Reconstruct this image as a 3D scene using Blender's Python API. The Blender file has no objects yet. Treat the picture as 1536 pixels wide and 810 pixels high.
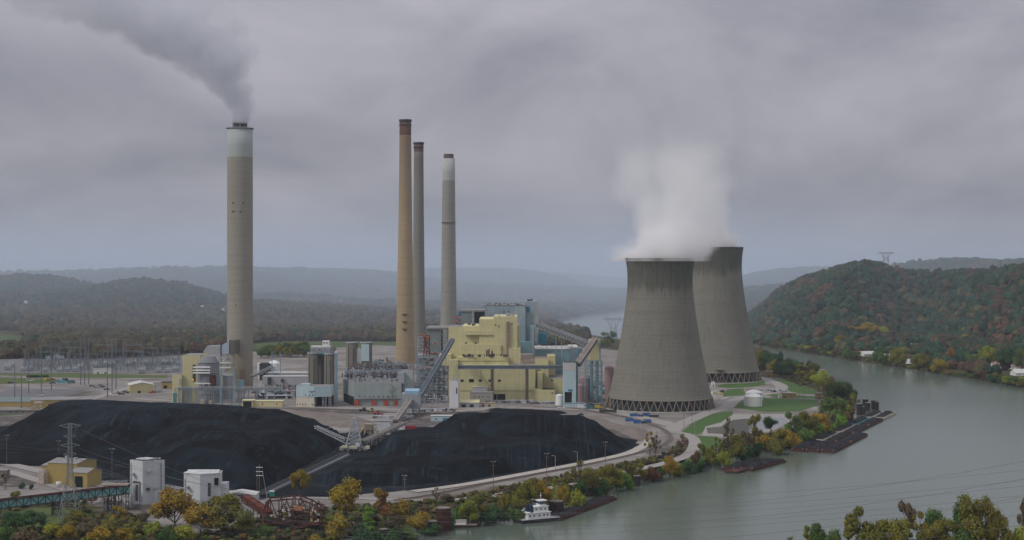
import bpy, math, random
import numpy as np
from mathutils import Vector, Matrix, noise as mnoise

# ------------------------------------------------------------------ camera, sky, sun
F, H, CX, HY = 2300.0, 145.0, 768.0, 400.0     # focal length in photo pixels, eye height, horizon row
sc = bpy.context.scene
COL = sc.collection
cam_d = bpy.data.cameras.new("camera"); cam = bpy.data.objects.new("camera", cam_d); COL.objects.link(cam)
cam.location = (0, 0, H); cam.rotation_euler = (math.radians(90), 0, 0)
cam_d.sensor_width = 36.0; cam_d.lens = 36.0 * F / 1536.0; cam_d.shift_y = -5.0 / 1536.0
cam_d.clip_start = 1.0; cam_d.clip_end = 60000.0
sc.camera = cam

SUN_EL, SUN_ROT = math.radians(42), math.radians(-118)
world = bpy.data.worlds.new("World"); sc.world = world; world.use_nodes = True
def build_world():
    nt = world.node_tree; N = nt.nodes; L = nt.links; N.clear()
    out = N.new("ShaderNodeOutputWorld"); bg = N.new("ShaderNodeBackground")
    sky = N.new("ShaderNodeTexSky"); sky.sky_type = 'NISHITA'; sky.sun_disc = False
    sky.sun_elevation = SUN_EL; sky.sun_rotation = SUN_ROT; sky.air_density = 1.0; sky.dust_density = 2.0
    tc = N.new("ShaderNodeTexCoord")
    sep = N.new("ShaderNodeSeparateXYZ"); L.new(tc.outputs["Generated"], sep.inputs[0])
    # overcast dome: brighter towards the zenith
    mx = N.new("ShaderNodeMath"); mx.operation = 'MAXIMUM'; mx.inputs[1].default_value = 0.0; L.new(sep.outputs[2], mx.inputs[0])
    pw = N.new("ShaderNodeMath"); pw.operation = 'MULTIPLY_ADD'; pw.inputs[1].default_value = 2.0; pw.inputs[2].default_value = 1.0
    L.new(mx.outputs[0], pw.inputs[0])
    # cloud layer: stretch the direction towards the horizon as a flat deck would
    dv = N.new("ShaderNodeMath"); dv.operation = 'ADD'; dv.inputs[1].default_value = 0.42; L.new(mx.outputs[0], dv.inputs[0])
    px = N.new("ShaderNodeMath"); px.operation = 'DIVIDE'; L.new(sep.outputs[0], px.inputs[0]); L.new(dv.outputs[0], px.inputs[1])
    py = N.new("ShaderNodeMath"); py.operation = 'DIVIDE'; L.new(sep.outputs[1], py.inputs[0]); L.new(dv.outputs[0], py.inputs[1])
    cmb = N.new("ShaderNodeCombineXYZ"); L.new(px.outputs[0], cmb.inputs[0]); L.new(py.outputs[0], cmb.inputs[1])
    n1 = N.new("ShaderNodeTexNoise"); n1.inputs["Scale"].default_value = 2.3; n1.inputs["Detail"].default_value = 6
    n1.inputs["Roughness"].default_value = 0.56; n1.inputs["Distortion"].default_value = 0.35; L.new(cmb.outputs[0], n1.inputs["Vector"])
    r1 = N.new("ShaderNodeValToRGB"); r1.color_ramp.elements[0].position = 0.33; r1.color_ramp.elements[1].position = 0.68
    r1.color_ramp.elements[0].color = (1.62, 1.63, 1.93, 1); r1.color_ramp.elements[1].color = (3.22, 3.12, 3.42, 1)
    L.new(n1.outputs[0], r1.inputs[0])
    ml = N.new("ShaderNodeVectorMath"); ml.operation = 'SCALE'; L.new(r1.outputs[0], ml.inputs[0]); L.new(pw.outputs[0], ml.inputs[3])
    mix = N.new("ShaderNodeMix"); mix.data_type = 'RGBA'; mix.inputs[0].default_value = 0.96
    L.new(sky.outputs[0], mix.inputs[6]); L.new(ml.outputs[0], mix.inputs[7])
    L.new(mix.outputs[2], bg.inputs[0]); bg.inputs[1].default_value = 0.115
    L.new(bg.outputs[0], out.inputs[0])
build_world()
sun_d = bpy.data.lights.new("sun", 'SUN'); sun_d.energy = 1.5; sun_d.angle = math.radians(12); sun_d.color = (1.0, 0.96, 0.90)
sun = bpy.data.objects.new("sun", sun_d); COL.objects.link(sun)
_sd = Vector((math.sin(SUN_ROT) * math.cos(SUN_EL), math.cos(SUN_ROT) * math.cos(SUN_EL), math.sin(SUN_EL)))
sun.rotation_euler = _sd.to_track_quat('Z', 'Y').to_euler()
sc.view_settings.view_transform = 'Standard'; sc.view_settings.look = 'None'
sc.view_settings.exposure = 0.06; sc.view_settings.gamma = 1.0
try: sc.view_settings.use_curve_mapping = False
except Exception: pass
sc.render.engine = 'CYCLES'
cy = sc.cycles
cy.use_denoising = True; cy.max_bounces = 12; cy.diffuse_bounces = 2; cy.glossy_bounces = 2; cy.transmission_bounces = 2
cy.volume_bounces = 10; cy.transparent_max_bounces = 8; cy.caustics_reflective = False; cy.caustics_refractive = False
cy.use_adaptive_sampling = True; cy.adaptive_threshold = 0.02
cy.volume_step_rate = 2.0; cy.volume_max_steps = 128
cy.sample_clamp_indirect = 4.0

# ------------------------------------------------------------------ helpers
R = random.Random(11)
def dist(row, z=0.0): return F * (H - z) / (row - HY)
def xat(px, D): return (px - CX) / F * D
def zat(row, D): return H - (row - HY) * D / F
def W(px, row, z=0.0):
    D = dist(row, z); return (xat(px, D), D)
ORD = ["first", "second", "third", "fourth", "fifth", "sixth", "seventh", "eighth", "ninth", "tenth", "eleventh", "twelfth",
       "thirteenth", "fourteenth", "fifteenth", "sixteenth", "seventeenth", "eighteenth", "nineteenth", "twentieth"]
def ordw(i):
    if i < 20: return ORD[i]
    tens = ["twenty", "thirty", "forty", "fifty", "sixty", "seventy", "eighty", "ninety"]
    n = i + 1
    if n % 10 == 0: return tens[n // 10 - 2][:-1] + "ieth"
    return tens[n // 10 - 2] + "-" + ORD[n % 10 - 1]

def tag(o, label=None, cat=None, group=None, kind=None):
    if label: o["label"] = label
    if cat: o["category"] = cat
    if group: o["group"] = group
    if kind: o["kind"] = kind
    return o
def thing(name, label, cat, loc=(0, 0, 0), rz=0.0, group=None):
    o = bpy.data.objects.new(name, None); COL.objects.link(o)
    o.empty_display_size = 1.0
    o.location = loc; o.rotation_euler = (0, 0, rz)
    return tag(o, label, cat, group)
KIDS = {}
def link_parent(c, p):
    c.parent = p
    KIDS.setdefault(p.name, []).append(c)
def copy_tree(o, parent=None):
    c = o.copy(); COL.objects.link(c)
    if parent is not None: link_parent(c, parent)
    for ch in KIDS.get(o.name, []): copy_tree(ch, c)
    return c
def kids(o): return KIDS.get(o.name, [])
def setcolor(o, name, c):
    for ch in kids(o):
        if ch.name.split('.')[0] == name: ch.color = (*c, 1)

class M:
    def __init__(s): s.v = []; s.f = []; s.sm = []
    def add(s, vs, fs, smooth=False):
        n = len(s.v); s.v.extend(vs)
        for f in fs: s.f.append(tuple(i + n for i in f)); s.sm.append(smooth)
        return s
    def box(s, x0, x1, y0, y1, z0, z1, rz=0, c=None):
        p = [(x0, y0, z0), (x1, y0, z0), (x1, y1, z0), (x0, y1, z0), (x0, y0, z1), (x1, y0, z1), (x1, y1, z1), (x0, y1, z1)]
        if rz:
            cx, cy_ = c if c else ((x0 + x1) / 2, (y0 + y1) / 2); a, b = math.cos(rz), math.sin(rz)
            p = [(cx + (x - cx) * a - (y - cy_) * b, cy_ + (x - cx) * b + (y - cy_) * a, z) for x, y, z in p]
        return s.add(p, [(0, 3, 2, 1), (4, 5, 6, 7), (0, 1, 5, 4), (1, 2, 6, 5), (2, 3, 7, 6), (3, 0, 4, 7)])
    def gable(s, x0, x1, y0, y1, z0, ze, zr, along='x'):
        if along == 'x':
            ym = (y0 + y1) / 2
            p = [(x0, y0, z0), (x1, y0, z0), (x1, y1, z0), (x0, y1, z0), (x0, y0, ze), (x1, y0, ze), (x1, y1, ze), (x0, y1, ze), (x0, ym, zr), (x1, ym, zr)]
            return s.add(p, [(0, 3, 2, 1), (0, 1, 5, 4), (1, 2, 6, 9, 5), (2, 3, 7, 6), (3, 0, 4, 8, 7), (4, 5, 9, 8), (7, 8, 9, 6)])
        xm = (x0 + x1) / 2
        p = [(x0, y0, z0), (x1, y0, z0), (x1, y1, z0), (x0, y1, z0), (x0, y0, ze), (x1, y0, ze), (x1, y1, ze), (x0, y1, ze), (xm, y0, zr), (xm, y1, zr)]
        return s.add(p, [(0, 3, 2, 1), (0, 1, 5, 8, 4), (1, 2, 6, 5), (2, 3, 7, 9, 6), (3, 0, 4, 7), (4, 8, 9, 7), (8, 5, 6, 9)])
    def roof(s, x0, x1, y0, y1, ze, zr, along='x', t=.3, o=.4):
        if along == 'x':
            ym = (y0 + y1) / 2; x0 -= o; x1 += o
            for ya, yb in ((y0 - o, ym), (y1 + o, ym)):
                p = [(x0, ya, ze), (x1, ya, ze), (x1, yb, zr), (x0, yb, zr)]; q = [(a, b, c + t) for a, b, c in p]
                s.add(p + q, [(0, 3, 2, 1), (4, 5, 6, 7), (0, 1, 5, 4), (1, 2, 6, 5), (2, 3, 7, 6), (3, 0, 4, 7)])
        else:
            xm = (x0 + x1) / 2; y0 -= o; y1 += o
            for xa, xb in ((x0 - o, xm), (x1 + o, xm)):
                p = [(xa, y0, ze), (xa, y1, ze), (xb, y1, zr), (xb, y0, zr)]; q = [(a, b, c + t) for a, b, c in p]
                s.add(p + q, [(0, 3, 2, 1), (4, 5, 6, 7), (0, 1, 5, 4), (1, 2, 6, 5), (2, 3, 7, 6), (3, 0, 4, 7)])
        return s
    def bar(s, a, b, w=.2, h=None):
        a = Vector(a); b = Vector(b); d = b - a
        if d.length < 1e-6: return s
        d.normalize(); h = h or w
        up = Vector((0, 0, 1)) if abs(d.z) < .95 else Vector((0, 1, 0))
        x = d.cross(up).normalized() * w / 2; y = x.normalized().cross(d) * h / 2
        p = [a - x - y, a + x - y, a + x + y, a - x + y, b - x - y, b + x - y, b + x + y, b - x + y]
        return s.add([tuple(v) for v in p], [(0, 3, 2, 1), (4, 5, 6, 7), (0, 1, 5, 4), (1, 2, 6, 5), (2, 3, 7, 6), (3, 0, 4, 7)])
    def path(s, pts, w, h=None):
        for a, b in zip(pts[:-1], pts[1:]): s.bar(a, b, w, h)
        return s
    def lathe(s, prof, n=24, cx=0, cy_=0, cap=True, smooth=True):
        vs = []; fs = []
        for r, z in prof:
            for i in range(n):
                a = 2 * math.pi * i / n; vs.append((cx + r * math.cos(a), cy_ + r * math.sin(a), z))
        for k in range(len(prof) - 1):
            for i in range(n):
                j = (i + 1) % n; fs.append((k * n + i, k * n + j, (k + 1) * n + j, (k + 1) * n + i))
        s.add(vs, fs, smooth)
        if cap:
            for k, rev in ((0, True), (len(prof) - 1, False)):
                if prof[k][0] > 1e-3:
                    r, z = prof[k]; ring = [(cx + r * math.cos(2 * math.pi * i / n), cy_ + r * math.sin(2 * math.pi * i / n), z) for i in range(n)]
                    s.add(ring, [tuple(range(n))[::-1] if rev else tuple(range(n))])
        return s
    def cyl(s, cx, cy_, z0, z1, r0, r1=None, n=16): return s.lathe([(r0, z0), (r0 if r1 is None else r1, z1)], n, cx, cy_)
    def tube(s, a, b, r, n=8, r2=None):
        a = Vector(a); b = Vector(b); d = (b - a)
        if d.length < 1e-6: return s
        d.normalize(); up = Vector((0, 0, 1)) if abs(d.z) < .9 else Vector((0, 1, 0))
        x = d.cross(up).normalized(); y = x.cross(d); r2 = r if r2 is None else r2
        vs = [tuple(a + (x * math.cos(2 * math.pi * i / n) + y * math.sin(2 * math.pi * i / n)) * r) for i in range(n)]
        vs += [tuple(b + (x * math.cos(2 * math.pi * i / n) + y * math.sin(2 * math.pi * i / n)) * r2) for i in range(n)]
        fs = [(i, (i + 1) % n, n + (i + 1) % n, n + i) for i in range(n)]
        return s.add(vs, fs + [tuple(range(n))[::-1], tuple(range(n, 2 * n))], False)
    def prism(s, poly, z0, z1):
        n = len(poly)
        a = sum(poly[i][0] * poly[(i + 1) % n][1] - poly[(i + 1) % n][0] * poly[i][1] for i in range(n))
        if a < 0: poly = poly[::-1]
        vs = [(x, y, z0) for x, y in poly] + [(x, y, z1) for x, y in poly]
        fs = [tuple(range(n))[::-1], tuple(range(n, 2 * n))] + [(i, (i + 1) % n, n + (i + 1) % n, n + i) for i in range(n)]
        return s.add(vs, fs)
    def lattice(s, x0, x1, y0, y1, z0, z1, nz, w=.3, nx=1, ny=1, brace=True):
        xs = [x0 + (x1 - x0) * i / nx for i in range(nx + 1)]; ys = [y0 + (y1 - y0) * i / ny for i in range(ny + 1)]
        zs = [z0 + (z1 - z0) * i / nz for i in range(nz + 1)]
        for x in xs:
            for y in ys: s.bar((x, y, z0), (x, y, z1), w)
        for z in zs[1:]:
            for y in ys: s.bar((x0, y, z), (x1, y, z), w * .8)
            for x in xs: s.bar((x, y0, z), (x, y1, z), w * .8)
        if brace:
            for k in range(nz):
                for i in range(nx):
                    for y in (y0, y1):
                        a, b = (i, i + 1) if (k + i) % 2 else (i + 1, i)
                        s.bar((xs[a], y, zs[k]), (xs[b], y, zs[k + 1]), w * .6)
                for j in range(ny):
                    for x in (x0, x1): s.bar((x, ys[j], zs[k]), (x, ys[j + 1], zs[k + 1]), w * .6)
        return s
    def mast(s, z0, z1, w0, w1, nz, w=.3):
        def c(z):
            t = (z - z0) / (z1 - z0); h = (w0 + (w1 - w0) * t) / 2
            return [(-h, -h, z), (h, -h, z), (h, h, z), (-h, h, z)]
        for k in range(nz):
            t0, t1 = k / nz, (k + 1) / nz
            A = c(z0 + (z1 - z0) * t0); B = c(z0 + (z1 - z0) * t1)
            for i in range(4):
                j = (i + 1) % 4
                s.bar(A[i], B[i], w); s.bar(B[i], B[j], w * .6); s.bar(A[i], B[j], w * .6); s.bar(A[j], B[i], w * .6)
        return s
    def build(s, name, mat, parent=None, loc=(0, 0, 0), rz=0):
        me = bpy.data.meshes.new(name); me.from_pydata([tuple(v) for v in s.v], [], s.f)
        if any(s.sm): me.polygons.foreach_set("use_smooth", s.sm)
        if mat: me.materials.append(mat)
        o = bpy.data.objects.new(name, me); COL.objects.link(o); o.location = loc; o.rotation_euler = (0, 0, rz)
        if parent is not None: link_parent(o, parent)
        return o

class T:
    """a thing whose parts are laid out in metres, read off the photo at the thing's own distance"""
    def __init__(s, name, label, cat, px, D=None, row=None, rz=0.0, group=None, z=0.0):
        s.D = D if D else dist(row, z); s.px = px; s.z = z; s.k = s.D / F
        s.o = thing(name, label, cat, (xat(px, s.D), s.D, z), rz, group)
    def X(s, px): return (px - s.px) * s.k
    def Z(s, row): return zat(row, s.D) - s.z
    def box(s, part, mat, xa, xb, ra, rb, d0=0., d1=10., parent=None, label=None):
        m = M().box(s.X(xa), s.X(xb), d0, d1, s.Z(rb) if rb is not None else 0, s.Z(ra))
        o = m.build(part, mat, parent or s.o)
        if label: o["label"] = label
        return o
    def add(s, part, mat, m, parent=None, label=None):
        o = m.build(part, mat, parent or s.o)
        if label: o["label"] = label
        return o

# ------------------------------------------------------------------ materials
def srgb(r, g, b):
    f = lambda c: (c / 255.0 / 12.92) if c / 255.0 <= .04045 else ((c / 255.0 + .055) / 1.055) ** 2.4
    return (f(r), f(g), f(b))
MATS = {}
def mk(name, col, rough=.85, var=.2, scale=.15, streak=0., second=None, sec_t=.62, sec_scale=.08, panel=0., band=0., bump=0., bscale=1., metal=0., objcol=False, detail=6, spec=.3, coat=None):
    spec = min(spec, .15) if rough > .7 else spec
    if name in MATS: return MATS[name]
    m = bpy.data.materials.new(name); m.use_nodes = True; nt = m.node_tree; N = nt.nodes; L = nt.links
    b = N["Principled BSDF"]; b.inputs["Roughness"].default_value = rough; b.inputs["Metallic"].default_value = metal
    b.inputs["Specular IOR Level"].default_value = spec
    tc = N.new("ShaderNodeTexCoord"); vec = tc.outputs["Object"]
    def math_(op, a, bb=None, c=None):
        n = N.new("ShaderNodeMath"); n.operation = op
        for i, v in enumerate((a, bb, c)):
            if v is None: continue
            if isinstance(v, (int, float)): n.inputs[i].default_value = v
            else: L.new(v, n.inputs[i])
        return n.outputs[0]
    def nz(scale, vec=vec, det=detail, rough_=.6):
        n = N.new("ShaderNodeTexNoise"); n.inputs["Scale"].default_value = scale; n.inputs["Detail"].default_value = det
        n.inputs["Roughness"].default_value = rough_; L.new(vec, n.inputs["Vector"]); return n.outputs[0]
    base = N.new("ShaderNodeRGB"); base.outputs[0].default_value = (*col, 1); cur = base.outputs[0]
    if objcol:
        oi = N.new("ShaderNodeObjectInfo"); cur = oi.outputs["Color"]
    if second:
        mp = N.new("ShaderNodeMapping"); mp.inputs["Scale"].default_value = (1, 1, .35 if streak else 1); L.new(vec, mp.inputs[0])
        f = nz(sec_scale, mp.outputs[0]); f = math_('SUBTRACT', f, sec_t - .06); f = math_('MULTIPLY', f, 8.0)
        cl = N.new("ShaderNodeClamp"); L.new(f, cl.inputs[0])
        mx = N.new("ShaderNodeMix"); mx.data_type = 'RGBA'; L.new(cl.outputs[0], mx.inputs[0]); L.new(cur, mx.inputs[6]); mx.inputs[7].default_value = (*second, 1)
        cur = mx.outputs[2]
    f = nz(scale); k = math_('MULTIPLY_ADD', f, 2 * var * 1.6, 1 - var * 1.6)
    if streak:
        mp = N.new("ShaderNodeMapping"); mp.inputs["Scale"].default_value = (.55, .55, .03); L.new(vec, mp.inputs[0])
        g = nz(1.0, mp.outputs[0], 5, .7); g = math_('MULTIPLY_ADD', g, 2 * streak, 1 - streak); k = math_('MULTIPLY', k, g)
    if panel or band:
        sp = N.new("ShaderNodeSeparateXYZ"); L.new(vec, sp.inputs[0])
        if panel:
            a = math_('ADD', sp.outputs[0], sp.outputs[1]); a = math_('FRACT', math_('DIVIDE', a, panel)); a = math_('LESS_THAN', a, .07)
            k = math_('MULTIPLY', k, math_('MULTIPLY_ADD', a, -.07, 1.0))
        if band:
            a = math_('FRACT', math_('DIVIDE', sp.outputs[2], band)); a = math_('LESS_THAN', a, .08)
            k = math_('MULTIPLY', k, math_('MULTIPLY_ADD', a, -.06, 1.0))
    sc_ = N.new("ShaderNodeVectorMath"); sc_.operation = 'SCALE'; L.new(cur, sc_.inputs[0]); L.new(k, sc_.inputs[3])
    L.new(sc_.outputs[0], b.inputs["Base Color"])
    if bump:
        bp = N.new("ShaderNodeBump"); bp.inputs["Strength"].default_value = min(1, bump); bp.inputs["Distance"].default_value = .5 / bscale
        L.new(nz(bscale), bp.inputs["Height"]); L.new(bp.outputs[0], b.inputs["Normal"])
    MATS[name] = m; return m
def emis(name, col, st):
    m = bpy.data.materials.new(name); m.use_nodes = True; b = m.node_tree.nodes["Principled BSDF"]
    b.inputs["Base Color"].default_value = (*col, 1); b.inputs["Emission Color"].default_value = (*col, 1); b.inputs["Emission Strength"].default_value = st
    return m

YEL = mk("yellow_siding", (.56, .52, .29), streak=.24, var=.07, scale=.05, panel=4.5, band=9., second=(.36, .40, .26), sec_t=.68, sec_scale=.05)
YEL2 = mk("ochre_siding", (.34, .26, .095), streak=.12, var=.1, panel=3.)
GRYB = mk("blue_grey_siding", (.27, .34, .38), streak=.22, var=.1, panel=5., band=12., second=(.33, .40, .40), sec_t=.55)
AQUA = mk("aqua_siding", (.20, .33, .37), streak=.2, var=.1, panel=4., band=8.)
PALEAQ = mk("pale_aqua_siding", (.42, .55, .57), streak=.12, var=.08, panel=4.)
WHT = mk("white_siding", (.55, .56, .56), streak=.14, var=.07, panel=4., second=(.40, .36, .28), sec_t=.75)
WHTC = mk("white_paint", (.72, .72, .70), rough=.5, var=.05, streak=.06)
CREAM = mk("cream_siding", (.56, .52, .42), streak=.1, var=.08)
GREYM = mk("grey_metal", (.30, .32, .34), rough=.6, var=.15, streak=.15, panel=3.)
GALV = mk("galvanised_steel", (.40, .43, .45), rough=.5, var=.15, metal=.3)
STEELB = mk("blue_grey_steel", (.20, .26, .30), rough=.6, var=.15)
DARK = mk("dark_steel", (.045, .05, .055), rough=.7, var=.25)
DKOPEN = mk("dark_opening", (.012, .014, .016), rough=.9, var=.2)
GLASS = mk("window_glass", (.05, .08, .10), rough=.15, var=.1, spec=.6)
TEALW = mk("teal_panel", (.03, .20, .28), rough=.5, var=.1)
CONC = mk("concrete", (.30, .285, .25), var=.12, streak=.18, scale=.1)
CONCD = mk("stained_concrete", (.20, .185, .155), var=.15, streak=.35, scale=.1, second=(.10, .09, .075), sec_t=.6)
ROOFG = mk("grey_roof", (.24, .235, .23), var=.2, scale=.08)
ROOFP = mk("tan_gravel_roof", (.30, .245, .20), var=.22, scale=.08)
ROOFW = mk("pale_roof", (.50, .50, .47), var=.1)
PINK = mk("pink_tank_paint", (.30, .20, .20), var=.1, streak=.15, second=(.26, .11, .07), sec_t=.68)
RUST = mk("rusted_steel", (.095, .038, .028), var=.35, scale=.4, second=(.05, .02, .018), sec_t=.52, sec_scale=.3)
RUSTD = mk("dark_rust_piling", (.035, .032, .036), var=.35, scale=.5, streak=.3, second=(.07, .035, .028), sec_t=.6)
REDH = mk("red_hull_paint", (.060, .024, .022), var=.25, scale=.3, second=(.11, .065, .062), sec_t=.60, sec_scale=.5)
GREENH = mk("green_hull_paint", (.09, .22, .24), var=.2, scale=.3)
BEIGEH = mk("beige_hull_paint", (.36, .34, .27), var=.2, scale=.3)
COALB = mk("barge_coal", (.012, .015, .018), rough=.8, var=.4, scale=.3, bump=.8, bscale=.8)
REDP = mk("red_door_paint", (.36, .07, .045), var=.15)
RAILM = mk("rail_steel", (.10, .075, .06), rough=.5, var=.2)
WOODP = mk("wood_pole", (.16, .12, .09), var=.2)
PAINT = mk("vehicle_paint", (1, 1, 1), rough=.35, var=.05, objcol=True, spec=.5)
TYRE = mk("rubber", (.012, .012, .012), rough=.9)
WIRE = mk("wire", (.10, .10, .105), rough=.6)
BLUEP = mk("blue_paint", (.03, .12, .32), rough=.5, var=.15)
REDLAMP = emis("red_lamp", (1.0, .12, .08), .7)
WHITELAMP = emis("white_lamp", (1.0, .95, .8), 2.0)
ORANGELAMP = emis("orange_lamp", (1.0, .32, .06), 2.0)
# ------------------------------------------------------------------ terrain
def PW(lst, z=0.0): return [W(a, b, z) for a, b in lst]
RIVER_PX = [(430, 838), (500, 815), (560, 800), (640, 792), (700, 786), (745, 779), (800, 768), (860, 752), (925, 736), (960, 722), (1010, 706), (1060, 697), (1110, 688),
            (1165, 672), (1200, 656), (1232, 640), (1262, 624), (1285, 607), (1287, 596), (1262, 580), (1225, 564), (1180, 549), (1130, 538), (1060, 528), (950, 514), (890, 505), (850, 498),
            (828, 491), (836, 486), (848, 481), (870, 475.5), (900, 470.5), (940, 466), (985, 464), (1010, 474), (1045, 497), (1095, 514), (1128, 519),
            (1180, 526), (1230, 533), (1290, 543), (1345, 551), (1400, 560), (1470, 571), (1536, 582), (1700, 606), (1900, 640), (2300, 700), (2600, 760),
            (1900, 815), (1536, 822), (1300, 815), (1180, 830), (1100, 900), (500, 1100), (0, 1000), (300, 860)]
RIV = np.array(PW(RIVER_PX, -6.0)); FARBANK = PW([(1128, 519), (1180, 526), (1230, 533), (1290, 543), (1345, 551), (1400, 560), (1470, 571), (1536, 582), (1700, 606), (1900, 640), (2300, 700)], -6.0)
def poly_sd(X, Y, P):
    """signed distance to a closed polygon, negative inside"""
    P = np.asarray(P, float); n = len(P); d = np.full(X.shape, 1e18); ins = np.zeros(X.shape, bool)
    for i in range(n):
        ax, ay = P[i]; bx, by = P[(i + 1) % n]
        ex, ey = bx - ax, by - ay; wx, wy = X - ax, Y - ay
        t = np.clip((wx * ex + wy * ey) / (ex * ex + ey * ey + 1e-9), 0, 1)
        d = np.minimum(d, (wx - ex * t) ** 2 + (wy - ey * t) ** 2)
        c = ((ay <= Y) & (by > Y)) | ((by <= Y) & (ay > Y))
        with np.errstate(divide='ignore', invalid='ignore'):
            xi = ax + (Y - ay) / (by - ay if by != ay else 1e-9) * ex
        ins ^= c & (X < xi)
    d = np.sqrt(d); return np.where(ins, -d, d)
def line_d(X, Y, P, vals=None):
    """distance to an open polyline and the value interpolated along it"""
    d = np.full(X.shape, 1e18); v = np.zeros(X.shape)
    for i in range(len(P) - 1):
        ax, ay = P[i][:2]; bx, by = P[i + 1][:2]; ex, ey = bx - ax, by - ay
        t = np.clip(((X - ax) * ex + (Y - ay) * ey) / (ex * ex + ey * ey + 1e-9), 0, 1)
        q = (X - ax - ex * t) ** 2 + (Y - ay - ey * t) ** 2
        m = q < d; d = np.where(m, q, d)
        if vals is not None: v = np.where(m, vals[i] + (vals[i + 1] - vals[i]) * t, v)
    return np.sqrt(d), v
_rng = np.random.default_rng(5)
_T = _rng.random((256, 256))
def vnoise(x, y):
    xi = np.floor(x).astype(int); yi = np.floor(y).astype(int); fx = x - xi; fy = y - yi
    fx = fx * fx * (3 - 2 * fx); fy = fy * fy * (3 - 2 * fy)
    g = lambda i, j: _T[i & 255, j & 255]
    return (g(xi, yi) * (1 - fx) + g(xi + 1, yi) * fx) * (1 - fy) + (g(xi, yi + 1) * (1 - fx) + g(xi + 1, yi + 1) * fx) * fy
def fbm(x, y, o=4):
    s = 0; a = .5; t = 0
    for k in range(o): s = s + a * vnoise(x * 2 ** k + 17 * k, y * 2 ** k + 31 * k); t += a; a *= .5
    return s / t
def sstep(a, b, x):
    t = np.clip((x - a) / (b - a), 0, 1); return t * t * (3 - 2 * t)
# ridges: (px, row of the skyline, distance), width
RIDGES = [
    ([(1060, 505, 3550), (1090, 482, 3500), (1115, 464, 3450), (1150, 447, 3380), (1195, 425, 3300), (1240, 407, 3250), (1290, 395, 3170), (1345, 389, 3080), (1385, 391, 3040), (1420, 394, 3000), (1480, 395, 2950), (1560, 391, 2850), (1750, 390, 2700), (2200, 390, 2500)], 620, 12),
    ([(1290, 415, 4700), (1340, 400, 4650), (1380, 394, 4600), (1440, 392, 4500), (1500, 394, 4400), (1560, 390, 4300), (1900, 388, 4200)], 900, 12),
    ([(1085, 432, 6900), (1110, 419, 6800), (1150, 409, 6700), (1200, 403, 6600), (1250, 404, 6500), (1330, 402, 6400), (1600, 410, 6000)], 1100, 10),
    ([(-700, 430, 4400), (-300, 425, 4300), (-100, 418, 4250), (0, 416, 4200), (55, 413, 4200), (110, 420, 4250), (165, 437, 4300), (200, 452, 4300)], 900, 12),
    ([(130, 440, 4100), (165, 428, 4050), (205, 421, 4000), (250, 424, 3950), (300, 436, 3950), (350, 452, 3950)], 700, 12),
    ([(-600, 408, 6200), (0, 411, 6200), (80, 410, 6200), (200, 407, 6100), (260, 404, 6000), (330, 404, 6100), (380, 405, 6300), (440, 408, 6500), (500, 406, 6700), (560, 409, 6800), (620, 414, 6800), (660, 424, 6800)], 1300, 10),
    ([(560, 416, 8200), (620, 409, 8100), (680, 405, 8000), (740, 405, 8000), (790, 408, 8000), (840, 417, 8000), (880, 430, 8000), (915, 446, 8000)], 1200, 8),
    ([(740, 410, 9800), (790, 407, 9700), (840, 408, 9600), (900, 413, 9600), (960, 417, 9600), (1040, 416, 9700), (1100, 412, 9800), (1200, 410, 9800)], 1500, 8),
    ([(360, 448, 4700), (420, 445, 4700), (480, 448, 4700), (540, 456, 4700)], 700, 10),
]
def height(X, Y):
    sd = poly_sd(X, Y, RIV) + (fbm(X / 40, Y / 40, 3) - .5) * 10
    z = np.zeros_like(X)
    nz = fbm(X / 420 + 9, Y / 420, 5) - .5; nz2 = fbm(X / 110, Y / 110 + 4, 4) - .5
    for pts, w, tree in RIDGES:
        P = [(xat(a, D), D) for a, r, D in pts]; hv = [max(0, zat(r, D) - tree) for a, r, D in pts]
        d, v = line_d(X, Y, P, hv)
        dd = d * (1 + .35 * nz * np.clip(d / 200, 0, 1) * 2)
        prof = np.clip(1 - dd / w, 0, 1); prof = prof ** 1.15 * (1.0 + .0 * prof)
        gully = (nz * 70 + nz2 * 26) * np.clip(d / 160, 0, 1) * np.clip(prof * 2.2, 0, 1)
        zz = v * prof + gully * (v / 150)
        z = np.maximum(z, zz)
    rt = X / np.maximum(Y, 1); fp = 30 + 300 * sstep(.20, .27, rt); df, _ = line_d(X, Y, FARBANK); z = np.where((rt > .15) & (sd > 0), np.minimum(z, 3 + np.clip(df - fp, 0, None) * .75), z)
    far = sstep(2300, 3200, Y) * sstep(30, 200, sd)
    z = z + far * (fbm(X / 260, Y / 260, 3)) * 8
    bank = sstep(-3, 17, sd)
    z = z * sstep(20, 160, sd)
    z = -9 + (z + 9) * bank
    # brushy slope towards the lower left corner, where the ground falls off below the conveyor
    return z, sd
nr1 = 400; Ds = np.concatenate([np.linspace(430, 2250, nr1), 2250 * np.exp(np.linspace(0, math.log(15000 / 2250), 260))[1:]])
ts = np.linspace(-.62, .62, 480)
GX = Ds[:, None] * ts[None, :]; GY = np.repeat(Ds[:, None], len(ts), 1)
GZ, GSD = height(GX, GY)
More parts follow.
